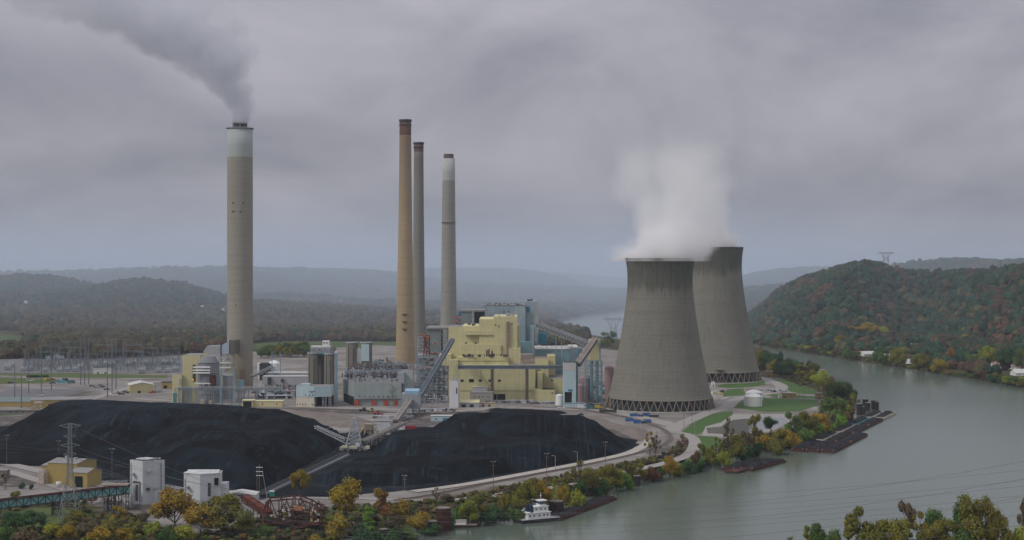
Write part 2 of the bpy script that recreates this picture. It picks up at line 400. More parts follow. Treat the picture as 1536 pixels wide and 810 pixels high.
# masks: yard (gravel), brush
BRUSH = PW([(-900, 770), (0, 752), (60, 752), (130, 752), (190, 770), (235, 790), (300, 800), (440, 768), (520, 760), (650, 752), (740, 733), (830, 716), (930, 697), (985, 684), (1010, 672), (1035, 668), (1100, 655), (1180, 648), (1230, 622), (1240, 600), (1200, 580), (1155, 560), (1140, 548), (1200, 540), (1400, 600), (1300, 700), (900, 800), (400, 1100), (-900, 1100)])
YARD = PW([(-1500, 700), (-1500, 548), (0, 545), (150, 540), (300, 532), (420, 527), (560, 520), (700, 524), (850, 520), (960, 530), (1060, 545), (1130, 558), (1160, 566), (1240, 590), (1240, 640), (1170, 700), (700, 900), (-1500, 900)])
sy = poly_sd(GX, GY, np.array(YARD)); sb = poly_sd(GX, GY, np.array(BRUSH))
yard = sstep(12, -12, sy + (fbm(GX / 30, GY / 30, 4) - .5) * 60) * sstep(-8, 10, sb + (fbm(GX / 12, GY / 12, 4) - .5) * 30)
mead = sstep(6, -14, np.minimum(np.minimum(poly_sd(GX, GY, np.array(PW([(-70, 505), (0, 503), (24, 504), (40, 508), (22, 519), (-70, 526)], 5))), poly_sd(GX, GY, np.array(PW([(370, 514), (450, 511), (600, 512), (620, 518), (600, 523), (370, 522)], 4)))), poly_sd(GX, GY, np.array(PW([(925, 500), (960, 500), (960, 510), (925, 511)], 0)))) + (fbm(GX / 40, GY / 40, 3) - .5) * 30)
def grid_mesh(name, X, Y, Z, mat, attr=None, keep=None, smooth=True):
    nr, nc = X.shape; idx = np.arange(nr * nc).reshape(nr, nc)
    q = np.stack([idx[:-1, :-1], idx[:-1, 1:], idx[1:, 1:], idx[1:, :-1]], -1).reshape(-1, 4)
    co = np.stack([X, Y, Z], -1).reshape(-1, 3).astype(np.float32)
    if keep is not None:
        kq = keep[q].any(1); q = q[kq]; used = np.unique(q); mp = np.full(nr * nc, -1); mp[used] = np.arange(len(used)); q = mp[q]; co = co[used]
        if attr is not None: attr = {k: a.reshape(-1)[used] for k, a in attr.items()}
    me = bpy.data.meshes.new(name); me.vertices.add(len(co)); me.vertices.foreach_set("co", co.ravel())
    me.loops.add(len(q) * 4); me.loops.foreach_set("vertex_index", q.ravel().astype(np.int32))
    me.polygons.add(len(q)); me.polygons.foreach_set("loop_start", np.arange(0, len(q) * 4, 4, dtype=np.int32))
    me.polygons.foreach_set("use_smooth", np.full(len(q), smooth)); me.update(calc_edges=True)
    for k, a in (attr or {}).items():
        at = me.attributes.new(k, 'FLOAT', 'POINT'); at.data.foreach_set("value", np.asarray(a).reshape(-1).astype(np.float32))
    if mat: me.materials.append(mat)
    o = bpy.data.objects.new(name, me); COL.objects.link(o); return o

def nodes_of(m): return m.node_tree.nodes, m.node_tree.links
class G:
    """small node-graph helper"""
    def __init__(s, name):
        s.m = bpy.data.materials.new(name); s.m.use_nodes = True; s.N, s.L = nodes_of(s.m); s.b = s.N["Principled BSDF"]
        s.tc = s.N.new("ShaderNodeTexCoord"); s.vec = s.tc.outputs["Object"]
    def put(s, v, sock):
        if isinstance(v, (int, float)): sock.default_value = v
        elif isinstance(v, tuple): sock.default_value = (*v, 1) if len(v) == 3 and sock.type == 'RGBA' else v
        else: s.L.new(v, sock)
    def mth(s, op, a, b=None, c=None):
        n = s.N.new("ShaderNodeMath"); n.operation = op
        for i, v in enumerate((a, b, c)):
            if v is not None: s.put(v, n.inputs[i])
        return n.outputs[0]
    def noise(s, scale, det=5, r=.6, vec=None, dist_=0, map_=None, rot=None):
        v = vec or s.vec
        if map_ or rot:
            mp = s.N.new("ShaderNodeMapping"); mp.inputs["Scale"].default_value = map_ or (1, 1, 1)
            if rot: mp.inputs["Rotation"].default_value = rot
            s.L.new(v, mp.inputs[0]); v = mp.outputs[0]
        n = s.N.new("ShaderNodeTexNoise"); n.inputs["Scale"].default_value = scale; n.inputs["Detail"].default_value = det
        n.inputs["Roughness"].default_value = r; n.inputs["Distortion"].default_value = dist_; s.L.new(v, n.inputs["Vector"]); return n.outputs[0]
    def mix(s, f, a, b):
        n = s.N.new("ShaderNodeMix"); n.data_type = 'RGBA'; s.put(f, n.inputs[0]); s.put(a, n.inputs[6]); s.put(b, n.inputs[7]); return n.outputs[2]
    def thr(s, v, t, k=8): 
        n = s.N.new("ShaderNodeClamp"); s.put(s.mth('MULTIPLY', s.mth('SUBTRACT', v, t), k), n.inputs[0]); return n.outputs[0]
    def attr(s, name, typ='GEOMETRY', out="Fac"):
        n = s.N.new("ShaderNodeAttribute"); n.attribute_name = name; n.attribute_type = typ; return n.outputs[out]
    def bump(s, h, st=.5, d=1.0):
        n = s.N.new("ShaderNodeBump"); n.inputs["Strength"].default_value = st; n.inputs["Distance"].default_value = d
        s.L.new(h, n.inputs["Height"]); s.L.new(n.outputs[0], s.b.inputs["Normal"])
    def color(s, c, rough=.9, spec=.2):
        s.put(c, s.b.inputs["Base Color"]); s.b.inputs["Roughness"].default_value = rough; s.b.inputs["Specular IOR Level"].default_value = spec; return s.m

def ground_mat():
    g = G("ground"); y = g.attr("yard")
    a = g.mix(g.thr(g.noise(.02, 6), .42, 5), (.185, .168, .152), (.275, .26, .243))
    a = g.mix(g.thr(g.noise(.05, 7, .7), .56, 6), a, (.13, .112, .098))
    a = g.mix(g.thr(g.noise(.012, 5, .6, map_=(1, .35, 1), rot=(0, 0, .4)), .60, 7), a, (.085, .074, .068))
    b = g.mix(g.noise(.06, 6, .7), (.035, .045, .018), (.085, .065, .035))
    b = g.mix(g.thr(g.noise(.015, 4), .58, 6), b, (.075, .10, .03))
    b = g.mix(g.attr('meadow'), b, g.mix(g.noise(.02, 4), (.05, .095, .03), (.085, .12, .05))); g.color(g.mix(y, b, a), .95, .03); g.bump(g.noise(.3, 6, .7), .5, .6); return g.m
ground = grid_mesh("ground", GX, GY, GZ, ground_mat(), {"yard": yard, "meadow": mead}); tag(ground, kind="structure")

# water
def water_mat(name="river_water", col=(.082, .108, .084), rough=.17, sc_=.06):
    g = G(name)
    c = g.mix(g.noise(.004, 3), col, tuple(v * 1.35 for v in col))
    g.color(c, rough, .5); g.b.inputs["IOR"].default_value = 1.33
    h1 = g.noise(sc_, 4, .6, map_=(1, .6, 1)); h2 = g.noise(.6, 4, .6, map_=(1, .5, 1)); pn = g.noise(.004, 3, .5, map_=(1, .4, 1), rot=(0, 0, .3))
    h = g.mth('ADD', g.mth('MULTIPLY', h1, .5), g.mth('MULTIPLY', g.mth('MULTIPLY', h2, pn), .5))
    g.bump(h, .35, .5); return g.m
m = M(); m.add([(-9000, 300, -6), (9000, 300, -6), (9000, 16000, -6), (-9000, 16000, -6)], [(0, 1, 2, 3)])
river = m.build("river", water_mat()); tag(river, kind="structure")

# flat sheets on the yard
SHN = [0]
def sheet(name, poly, mat, lvl=1, kind="structure", z=0.0, sub=0, jitter=0.):
    P = PW(poly) if poly and max(abs(p[0]) for p in poly) < 5000 else poly
    if sub:
        Q = []
        for i in range(len(P)):
            a = P[i]; b = P[(i + 1) % len(P)]
            for k in range(sub):
                t = k / sub; Q.append((a[0] + (b[0] - a[0]) * t + R.uniform(-jitter, jitter), a[1] + (b[1] - a[1]) * t + R.uniform(-jitter, jitter)))
        P = Q
    m_ = M(); n = len(P); SHN[0] += 1; m_.add([(x, y, z + .03 * lvl + .005 * SHN[0]) for x, y in P], [tuple(range(n))])
    import mathutils.geometry as mg
    tri = mg.tessellate_polygon([[Vector((x, y, 0)) for x, y in P]])
    m_.f = [tuple(t) for t in tri]; m_.sm = [False] * len(tri)
    o = m_.build(name, mat); 
    me = o.data
    if me.polygons and sum(p.normal.z for p in me.polygons) < 0: me.flip_normals()
    tag(o, kind=kind); return o
def smooth_line(P, n=6):
    out = []
    for i in range(len(P) - 1):
        p0 = P[max(i - 1, 0)]; p1 = P[i]; p2 = P[i + 1]; p3 = P[min(i + 2, len(P) - 1)]
        for k in range(n):
            t = k / n
            out.append(tuple(.5 * (2 * p1[j] + (p2[j] - p0[j]) * t + (2 * p0[j] - 5 * p1[j] + 4 * p2[j] - p3[j]) * t * t + (3 * p1[j] - p0[j] - 3 * p2[j] + p3[j]) * t ** 3) for j in range(len(p1))))
    out.append(tuple(P[-1])); return out
def offset_line(P, o):
    out = []
    for i, p in enumerate(P):
        a = P[max(i - 1, 0)]; b = P[min(i + 1, len(P) - 1)]; dx, dy = b[0] - a[0], b[1] - a[1]; l = math.hypot(dx, dy) or 1
        out.append((p[0] - dy / l * o, p[1] + dx / l * o))
    return out
def ribbon(name, pts, w, mat, lvl=2, world=False, kind="structure", z0=0., z1=None):
    P = smooth_line(pts if world else PW(pts)); A = offset_line(P, w / 2); B = offset_line(P, -w / 2); n = len(P)
    m_ = M(); SHN[0] += 1; z = z0 + .10 * lvl + .005 * SHN[0]
    m_.add([(x, y, z) for x, y in A] + [(x, y, z) for x, y in B], [(i, n + i, n + i + 1, i + 1) for i in range(n - 1)])
    o = m_.build(name, mat)
    if kind: tag(o, kind=kind)
    if sum(p.normal.z for p in o.data.polygons) < 0: o.data.flip_normals()
    return o
def grass_mat(name, c0, c1):
    g = G(name); g.color(g.mix(g.noise(.06, 6, .7), c0, c1), .9, .15); g.bump(g.noise(2.0, 3), .3, .2); return g.m
LAWN = grass_mat("mown_grass", (.035, .090, .020), (.080, .135, .036))
ROUGHG = grass_mat("rough_grass", (.05, .085, .02), (.10, .125, .035))
ROADM = mk("road_concrete", (.29, .27, .25), var=.12, scale=.06, second=(.27, .25, .23), sec_t=.6)
ASPH = mk("grey_asphalt", (.14, .14, .145), var=.15, scale=.06)
BALL = mk("rail_ballast", (.15, .125, .11), var=.3, scale=.3)
def coal_ground():
    g = G("coal_dust_ground")
    c = g.mix(g.thr(g.noise(.03, 6, .65), .52, 5), (.012, .015, .018), (.035, .045, .052)); c = g.mix(g.thr(g.noise(.05, 7, .7), .66, 7), c, (.13, .115, .10))
    g.color(c, .9, .02); g.bump(g.noise(.25, 6), .5, .8); return g.m
COALG = coal_ground()
sheet("coal_yard_ground", [(-600, 640), (0, 632), (60, 622), (140, 612), (420, 640), (475, 648), (520, 650), (560, 640), (640, 640), (700, 645), (800, 640), (880, 640), (948, 655), (962, 668), (930, 684), (800, 709), (700, 727), (620, 735), (540, 742), (470, 748), (385, 750), (300, 735), (180, 725), (60, 700), (-600, 690)], COALG, 1, sub=6, jitter=3.)
for pl in ([(1020, 650), (1032, 640), (1048, 628), (1072, 620), (1100, 616), (1098, 624), (1080, 636), (1060, 646), (1045, 652)],
           [(1073, 580), (1095, 573), (1120, 570), (1145, 570), (1148, 577), (1125, 581), (1095, 582)],
           [(1083, 588), (1095, 584), (1110, 583), (1122, 586), (1115, 593), (1085, 595)],
           [(1098, 602), (1112, 595), (1150, 597), (1228, 600), (1226, 608), (1200, 617), (1150, 618), (1100, 612)],
           [(1157, 567), (1175, 570), (1200, 577), (1225, 585), (1230, 592), (1195, 590), (1178, 584), (1168, 577)],
           [(1150, 592), (1180, 591), (1222, 595), (1225, 598), (1160, 596)],
           [(1040, 653), (1075, 655), (1085, 662), (1060, 690), (1025, 695), (1040, 676), (1043, 664)]):
    sheet("lawn", pl, LAWN, 1, sub=4, jitter=.6)
sheet("lawn", [(-100, 557), (0, 557), (120, 560), (250, 563), (250, 567), (120, 567), (0, 563), (-100, 562)], ROUGHG, 1, sub=4, jitter=.8)
sheet("lawn", [(-100, 566), (0, 566), (60, 568), (110, 571), (60, 575), (0, 576), (-100, 576)], ROUGHG, 1, sub=3, jitter=.6)
sheet("lawn", [(0, 617), (30, 614), (48, 618), (30, 622), (0, 624)], LAWN, 2)
sheet("lawn", [(15, 772), (50, 762), (95, 762), (120, 772), (70, 790), (20, 790)], ROUGHG, 1, sub=3, jitter=.5)
0 and sheet("meadow", [(-60, 506), (0, 504), (24, 504), (38, 508), (20, 518), (-60, 524)], LAWN, 300, sub=4, jitter=8)
0 and sheet("field", [(380, 514), (440, 512), (560, 513), (600, 516), (600, 520), (380, 520)], ROUGHG, 290)
0 and sheet("field", [(925, 500), (960, 500), (960, 508), (925, 509)], LAWN, 60)
sheet("asphalt_lot", [(-40, 596), (20, 583), (130, 584), (75, 595), (0, 604)], ASPH, 1)
pond = sheet("pond_water", [(1062, 650), (1060, 642), (1082, 640), (1100, 630), (1130, 627), (1178, 626), (1180, 636), (1150, 645), (1100, 652)], water_mat("pond_water", (.10, .10, .09), .05), 3, sub=3, jitter=.5)
pond2 = sheet("pond_bank", [(1052, 654), (1058, 640), (1080, 634), (1100, 622), (1185, 621), (1188, 634), (1150, 648), (1100, 655)], mk("riprap", (.30, .285, .265), var=.35, scale=.4), 1, sub=3, jitter=.8)
for pts, w in (([(1136, 566), (1160, 573), (1173, 581), (1160, 589), (1128, 594), (1102, 601), (1088, 612), (1060, 620), (1015, 640), (1008, 648)], 15),
               ([(1008, 648), (1030, 652), (1042, 662), (1035, 680), (1005, 693), (950, 706), (880, 724), (820, 733)], 10),
               ([(1015, 640), (960, 626), (900, 616), (780, 612)], 18),
               ([(700, 617), (560, 614), (440, 610), (300, 604), (200, 598)], 14),
               ([(0, 652), (100, 632), (160, 614), (260, 604)], 8),
               ([(640, 752), (560, 749), (440, 747), (400, 750)], 7),
               ([(650, 754), (690, 749), (740, 741), (820, 733)], 6),
               ([(-40, 688), (20, 698), (80, 712), (160, 730), (250, 762), (330, 792)], 11),
               ([(-60, 700), (0, 705), (60, 722), (110, 738)], 9),
               ([(1092, 596), (1078, 600), (1070, 594), (1074, 586), (1100, 583), (1130, 582)], 6),
               ([(-60, 580), (60, 578), (160, 570), (260, 568)], 9), ([(-60, 610), (100, 606), (160, 592), (200, 580), (240, 572)], 10),
               ([(1190, 598), (1240, 600)], 4)):
    ribbon("road", pts, w, ROADM, 2)
MUD = mk("dark_mud", (.085, .075, .068), var=.35, scale=.12, second=(.17, .15, .13), sec_t=.56)
for pl in ([(585, 640), (600, 622), (640, 618), (700, 622), (690, 630), (640, 640)], [(430, 612), (520, 614), (600, 618), (560, 622), (450, 617)], [(-60, 628), (0, 625), (60, 622), (110, 618), (90, 630), (0, 640), (-60, 645)],
           [(880, 630), (930, 638), (975, 650), (960, 662), (930, 655), (890, 640)], [(380, 588), (430, 586), (460, 590), (440, 598), (390, 598)], [(900, 606), (940, 608), (930, 614), (890, 614)], [(860, 598), (905, 596), (915, 602), (880, 606)], [(1000, 668), (1030, 672), (1020, 682), (985, 690), (970, 680)], [(-40, 705), (30, 712), (60, 724), (20, 730), (-40, 728)], [(150, 745), (200, 760), (230, 772), (200, 778), (140, 760)]):
    sheet("mud_patch", pl, MUD, 1, sub=7, jitter=2.5)
# spoil slope right of the coal
def spoil_mat():
    g = G("spoil_earth"); c = g.mix(g.noise(.08, 7, .7), (.075, .06, .052), (.27, .235, .205)); g.color(c, .95, .1); g.bump(g.noise(.3, 6), .7, 1.); return g.m
SPOIL = spoil_mat()
def mound(name, poly, hmax, run, mat, base=-.4, n1=6., amp=1.5, step=3.0, fn=None, attr=None):
    P = np.array(PW(poly)); x0, y0 = P.min(0) - 12; x1, y1 = P.max(0) + 12
    xs = np.arange(x0, x1, step); ys = np.arange(y0, y1, step); X, Y = np.meshgrid(xs, ys)
    sd = -(poly_sd(X, Y, P) + (fbm(X / 25, Y / 25, 4) - .5) * n1 * 2)
    Z = fn(X, Y, sd) if fn else base + (hmax + (fbm(X / 30, Y / 30, 4) - .5) * amp * 2) * sstep(0, 1, np.clip(sd / run, 0, 1) * .75)
    Z = np.where(sd < 0, base - 1, Z)
    return grid_mesh(name, X, Y, Z, mat, keep=(sd > -step * 1.5).reshape(-1))
for pl, h in (([(855, 622), (890, 624), (930, 634), (975, 644), (985, 652), (970, 664), (948, 660), (920, 648), (880, 636)], 5),
              ([(420, 616), (470, 617), (540, 625), (580, 636), (560, 644), (500, 642), (440, 630)], 5)):
    o = mound("spoil_bank", pl, h, 20, SPOIL, n1=4); tag(o, kind="structure")

# ------------------------------------------------------------------ coal heaps
def coal_mat():
    g = G("coal"); sp = g.N.new("ShaderNodeSeparateXYZ"); g.L.new(g.vec, sp.inputs[0])
    n = g.noise(.022, 5, .6, dist_=.8); st = g.noise(.42, 4, .65, map_=(1, .025, .02), rot=(0, 0, .45), dist_=.15); st2 = g.noise(.4, 4, .65, map_=(.03, 1, .02), rot=(0, 0, -.5), dist_=.15); f = g.noise(1.6, 6, .75)
    c = g.mix(g.thr(n, .48, 9), (.0045, .005, .0062), (.010, .0155, .020))
    c = g.mix(g.mth('MULTIPLY', g.thr(g.noise(.018, 3, .5, dist_=1.5), .48, 7), g.thr(st, .48, 5)), c, (.023, .037, .047))
    c = g.mix(g.mth('MULTIPLY', g.thr(g.noise(.02, 3, .5, dist_=1.0), .50, 7), g.thr(st2, .54, 8)), c, (.004, .0045, .006))
    c = g.mix(g.mth('MULTIPLY', g.thr(g.noise(.05, 3, .5, dist_=2.5), .62, 10), .6), c, (.024, .040, .050))
    c = g.mix(g.mth('MULTIPLY', g.thr(f, .52, 5), .18), c, (.022, .030, .038))
    g.color(c, .9, 0.0); g.b.inputs["Specular IOR Level"].default_value = .02
    h = g.mth('ADD', g.mth('MULTIPLY', st, .8), g.mth('MULTIPLY', f, .5)); g.bump(h, .28, 1.0); return g.m
COALM = coal_mat()
def coal_fn(crests, slope=.62, cap=None, toe=60):
    """height from crest lines whose flanks fall at the angle of repose, plus a low apron over the whole outline"""
    def fn(X, Y, sd):
        wob = (fbm(X / 35, Y / 35, 4) - .5)
        Z = -.5 + 6.0 * (1 - np.exp(-np.clip(sd, 0, None) / toe)) + wob * 2.5
        rid = np.abs(fbm(X / 9, Y / 9, 3) - .5) * 2
        for pts, flat in crests:
            P = [W0(a, r, z) for a, r, z in pts]; d, v = line_d(X, Y, P, [p[2] for p in pts])
            Z = np.maximum(Z, v - np.clip(d * (1 + .25 * wob) - flat, 0, None) * slope - rid * .7 * np.clip((d - flat) / 15, 0, 1) + wob * 1.2)
        Z = np.minimum(Z, -.5 + np.clip(sd, 0, None) * .75)
        Z = Z + np.where(Z > 3, .35 * np.sin(Z * .8 + 3 * wob), 0)
        gul = np.abs(fbm(X / 7 + 3, Y / 16, 3) - .5) * 2; return Z - gul * .35 * np.clip(Z / 10, 0, 1) + (fbm(X / 4, Y / 4, 3) - .5) * .15
    return fn
def W0(px, row, z):
    return W(px, row, z)
# crest points: (px, row, height)
lc = coal_fn([([(128, 603, 27), (200, 606, 30), (290, 609, 30), (350, 613, 29), (400, 618, 26), (450, 632, 19), (500, 652, 10)], 26),
              ([(90, 618, 18), (150, 612, 28), (215, 615, 32)], 14),
              ([(400, 622, 24), (410, 655, 21), (380, 690, 15)], 22),
              ([(300, 612, 30), (330, 660, 23), (320, 700, 14)], 18)], .50)
left_heap = mound("coal_mound", [(-140, 690), (-60, 662), (0, 652), (60, 635), (100, 618), (140, 606), (250, 606), (330, 610), (420, 616), (480, 632), (520, 652), (512, 668), (470, 694), (430, 716), (398, 738), (380, 742), (300, 730), (200, 717), (100, 702), (40, 697), (-60, 697)], 30, 90, COALM, n1=5, step=1.8, fn=lc)
tag(left_heap, "broad black coal heap left of the diagonal conveyor, below the tallest chimney", "coal heap", "coal heaps in the stockyard")
rc = coal_fn([([(715, 622, 17), (745, 617, 24), (800, 619, 27), (838, 622, 25), (860, 630, 17)], 20),
              ([(640, 650, 10), (700, 660, 13), (790, 662, 15), (860, 668, 12)], 34),
              ([(560, 700, 7), (660, 690, 10), (760, 690, 9)], 34)], .58)
right_heap = mound("coal_mound", [(470, 726), (500, 706), (540, 682), (580, 660), (620, 645), (670, 632), (710, 618), (745, 611), (850, 616), (880, 630), (905, 650), (945, 666), (925, 682), (860, 694), (800, 703), (700, 720), (600, 730), (520, 732)], 27, 90, COALM, n1=5, step=1.8, fn=rc)
tag(right_heap, "long black coal heap in front of the yellow boiler house, beside the riverside road", "coal heap", "coal heaps in the stockyard")
# ------------------------------------------------------------------ chimneys
def stack_mat(name, col, top, ztop, bands=(), dark=None):
    """weathered concrete with pour rings; a painted collar where ztop says"""
    g = G(name); sp = g.N.new("ShaderNodeSeparateXYZ"); g.L.new(g.vec, sp.inputs[0]); z = sp.outputs[2]
    base = g.mix(g.thr(g.noise(.02, 4, .6, map_=(1, 1, .5)), .45, 3), col, tuple(c * .82 for c in col))
    base = g.mix(g.mth('MULTIPLY', g.thr(g.noise(1, 5, .7, map_=(.02, .02, .25)), .52, 5), .5), base, tuple(c * .72 for c in col))
    base = g.mix(g.mth('MULTIPLY', g.thr(g.noise(1, 5, .7, map_=(.6, .6, .012)), .58, 6), .35), base, tuple(c * .6 for c in col))
    for z0, z1, c in bands:
        f = g.mth('MULTIPLY', g.mth('GREATER_THAN', z, z0), g.mth('LESS_THAN', z, z1)); base = g.mix(g.mth('MULTIPLY', f, .7), base, c)
    r = g.mth('LESS_THAN', g.mth('FRACT', g.mth('DIVIDE', z, 7.5)), .10); base = g.mix(g.mth('MULTIPLY', r, .13), base, (.05, .05, .05))
    if dark:
        f = g.mth('MULTIPLY', g.thr(z, dark[0], 1 / dark[1]), dark[2]); base = g.mix(f, base, dark[3])
    f = g.thr(z, ztop, 5); cc = g.mix(g.mth('MULTIPLY', g.thr(g.noise(1, 4, .7, map_=(.4, .4, .02)), .5, 4), .3), top, tuple(c * .7 for c in top))
    base = g.mix(f, base, cc); return g.color(base, .92, .15)
def chimney(px, D, row_top, w_top, w_base, label, mat, flare=True):
    t = T("chimney", label, "chimney", px, D); z = t.Z(row_top); k = t.k; rt = w_top * k / 2; rb = w_base * k / 2
    prof = [(rb * 1.0, -1)] + [(rb + (rt - rb) * (1 - (1 - u) ** (1.5 if flare else 1)), z * u) for u in [i / 14 for i in range(1, 15)]] + [(rt * .8, z), (rt * .8, z - 6)]
    t.add("shaft", mat, M().lathe(prof, 48, cap=False))
    return t, z, rt, rb
A, zA, rA, _ = chimney(360, 1822, 192, 38, 38.5, "tallest grey concrete chimney with white collar, smoke pouring from its top",
    stack_mat("chimney_concrete_pale", (.30, .285, .235), (.38, .41, .39), zat(236, 1822), bands=[(0, 45, (.30, .265, .18))]), False)
m = M(); 
for dx, dy in ((-4, -2), (4, 3)): m.cyl(dx, dy, zA - 5, zA + 7, 4.2, 4.2, 20)
A.add("flue", mk("flue_steel", (.10, .10, .10), var=.3), m)
m = M().lathe([(rA + .1, zA - 1.2), (rA + 1.2, zA - 1.0), (rA + 1.2, zA - .6), (rA + .1, zA - .5)], 48, cap=False)
for i in range(32):
    a = 2 * math.pi * i / 32; m.bar(((rA + 1.1) * math.cos(a), (rA + 1.1) * math.sin(a), zA - .6), ((rA + 1.1) * math.cos(a), (rA + 1.1) * math.sin(a), zA + .7), .12)
A.add("top_platform", DARK, m)
for px_, row_, w_ in ((-7, 318, 4), (4, 318, 3), (-7, 305, 3), (8, 305, 3), (-3, 457, 2)):
    x = px_ * A.k; m = M().box(x - w_ * .3, x + w_ * .3, -math.sqrt(max(1, A.k ** 2 * 361 - x * x)) - .5, -math.sqrt(max(1, A.k ** 2 * 361 - x * x)) + 1, A.Z(row_) - .9, A.Z(row_) + .9); A.add("port", DARK, m)
A.add("base_door", mk("brown_panel", (.22, .17, .12)), M().box(2.5, 9, -15.4, -13, 0, 24))

def old_stack(px, D, row_top, wt, wb, label, mat):
    t, z, rt, rb = chimney(px, D, row_top, wt, wb, label, mat)
    rim = M()
    for dz in (0, 6): rim.lathe([(rt + .1, z - 1.5 - dz), (rt + 1.3, z - 1.3 - dz), (rt + 1.3, z - .9 - dz), (rt + .1, z - .8 - dz)], 40, cap=False)
    rim.lathe([(rt + .05, z - 3), (rt + .7, z - 2), (rt + .7, z + .6), (rt - .6, z + .6), (rt - .6, z - 2)], 40, cap=False)
    t.add("crown_ring", DARK, rim); return t, z, rt, rb
B, zB, rB, rbB = old_stack(608, 2150, 180, 17.5, 30, "tall tan banded chimney with dark brown top, left of a pair",
    stack_mat("chimney_tan", (.37, .285, .175), (.11, .06, .045), zat(203, 2150), bands=[(zat(345, 2150), zat(349, 2150), (.44, .34, .16)), (zat(380, 2150), zat(383, 2150), (.42, .33, .16))], dark=(zat(330, 2150), 130., .7, (.17, .125, .095))))
for row_ in (471, 482, 493): 
    m = M(); zz = B.Z(row_); r = rB + (rbB - rB) * (1 - zz / zB) ** 1.5
    m.box(-3.5, 3.5, -r - 2.2, -r + .5, zz, zz + .4)
    for x in (-3, 0, 3): m.bar((x, -r - 2, zz), (0, -r, zz - 2.5), .2)
    B.add("inspection_platform", RUST, m)
C_, zC, rC, rbC = old_stack(628, 2290, 214, 14.5, 21, "slimmer grey-brown chimney standing just behind the tan one",
    stack_mat("chimney_grey_brown", (.215, .21, .18), (.10, .065, .06), zat(228, 2290), dark=(zat(300, 2290), 80., .5, (.15, .13, .12))))
Dk, zD, rD, _ = chimney(673, 2340, 238, 19, 26.5, "pale grey chimney with white collar and short dark flue",
    stack_mat("chimney_pale_grey", (.30, .295, .26), (.40, .42, .40), zat(271, 2340)))
Dk.add("flue", mk("brown_flue", (.13, .10, .085)), M().cyl(0, 0, zD - 2, zD + 7, 7.6, 7.6, 28))
m = M().lathe([(rD, zat(334, 2340)), (rD + 2.4, zat(334, 2340)), (rD + 2.4, zat(334, 2340) + .6), (rD, zat(334, 2340) + .6)], 36, cap=False)
Dk.add("gallery", CONCD, m)

# ------------------------------------------------------------------ cooling towers
def tower_mat(name, zt, seed):
    g = G(name); sp = g.N.new("ShaderNodeSeparateXYZ"); g.L.new(g.vec, sp.inputs[0]); z = sp.outputs[2]
    c = g.mix(g.noise(.02, 5, .6), (.160, .153, .130), (.250, .240, .200))
    c = g.mix(g.mth('MULTIPLY', g.thr(g.noise(1, 4, .6, map_=(.012, .012, .16)), .50, 5), .35), c, (.13, .125, .11))
    c = g.mix(g.mth('MULTIPLY', g.thr(g.noise(1, 4, .7, map_=(.5, .5, .008)), .52, 6), .30), c, (.12, .12, .10))
    c = g.mix(g.mth('MULTIPLY', g.thr(g.noise(1, 5, .75, map_=(.35, .35, .006)), .50, 5), g.mth('MULTIPLY_ADD', g.noise(.03, 3), .9, -.1)), c, (.085, .085, .07))
    # dark wet run-off stains that hang from the rim
    dr = g.noise(1, 5, .75, map_=(.55, .55, .014)); lim = g.mth('MULTIPLY_ADD', dr, -44.0, zt - 24)
    lim = g.mth('ADD', lim, g.mth('MULTIPLY', g.noise(.02, 3), 24.0))
    f = g.thr(g.mth('SUBTRACT', z, lim), 0.0, .14)
    st = g.noise(1, 4, .7, map_=(.9, .9, .03)); f = g.mth('MULTIPLY', f, g.mth('MULTIPLY_ADD', g.thr(st, .45, 5), .4, .6))
    c = g.mix(g.mth('MULTIPLY', f, .82), c, (.050, .056, .044))
    # ribs and lift joints
    at = g.mth('ARCTAN2', sp.outputs[1], sp.outputs[0]); rb = g.mth('LESS_THAN', g.mth('FRACT', g.mth('MULTIPLY', at, 22.0)), .22)
    c = g.mix(g.mth('MULTIPLY', rb, .18), c, (.07, .07, .06))
    lj = g.mth('LESS_THAN', g.mth('FRACT', g.mth('DIVIDE', z, 4.0)), .15); c = g.mix(g.mth('MULTIPLY', lj, .14), c, (.06, .06, .055))
    g.color(c, .93, .15); return g.m
def cooling_tower(px, D, label, k, seed):
    t = T("cooling_tower", label, "cooling tower", px, D)
    zt = 153 * k; zl = 11.5 * k
    rs = [(78, 0.0), (74.5, .055), (68, .20), (61.5, .36), (56, .52), (51.8, .66), (49.2, .78), (48.7, .86), (49.5, .93), (51.5, 1.0)]
    s = .684 * k; prof = []
    P = smooth_line([(r * s, zl + (zt - zl) * u) for r, u in rs], 5)
    inner = [(r - .9, z) for r, z in P[::-1]]
    lip = [(P[-1][0] + .5, zt), (P[-1][0] + .5, zt + .8), (P[-1][0] - 1.2, zt + .8)]
    ringb = [(P[0][0] - .9, zl), (P[0][0] + .5, zl - .6), (P[0][0] + .5, zl + .5)]
    t.add("shell", tower_mat("tower_concrete_%d" % seed, zt, seed), M().lathe(ringb + P + lip + inner, 128, cap=False))
    m = M(); n = 46
    for i in range(n):
        a0 = 2 * math.pi * i / n; a1 = 2 * math.pi * (i + .5) / n; a2 = 2 * math.pi * (i + 1) / n
        rt = 78 * s; rb = 82 * s
        f = lambda r, a, z: (r * math.cos(a), r * math.sin(a), z)
        m.bar(f(rb, a1, .6), f(rt, a0, zl), .72 * k); m.bar(f(rb, a1, .6), f(rt, a2, zl), .72 * k)
    t.add("leg_lattice", mk("leg_concrete", (.20, .165, .13), var=.15), m)
    t.add("fill_wall", mk("tower_fill", (.035, .05, .052), var=.3, streak=.4, scale=.3), M().lathe([(73 * s, 0), (73 * s, zl)], 96, cap=True))
    t.add("basin", CONC, M().lathe([(84 * s, 0), (84 * s, 1.3), (82.6 * s, 1.3), (82.6 * s, .5)], 96, cap=False))
    return t, zt
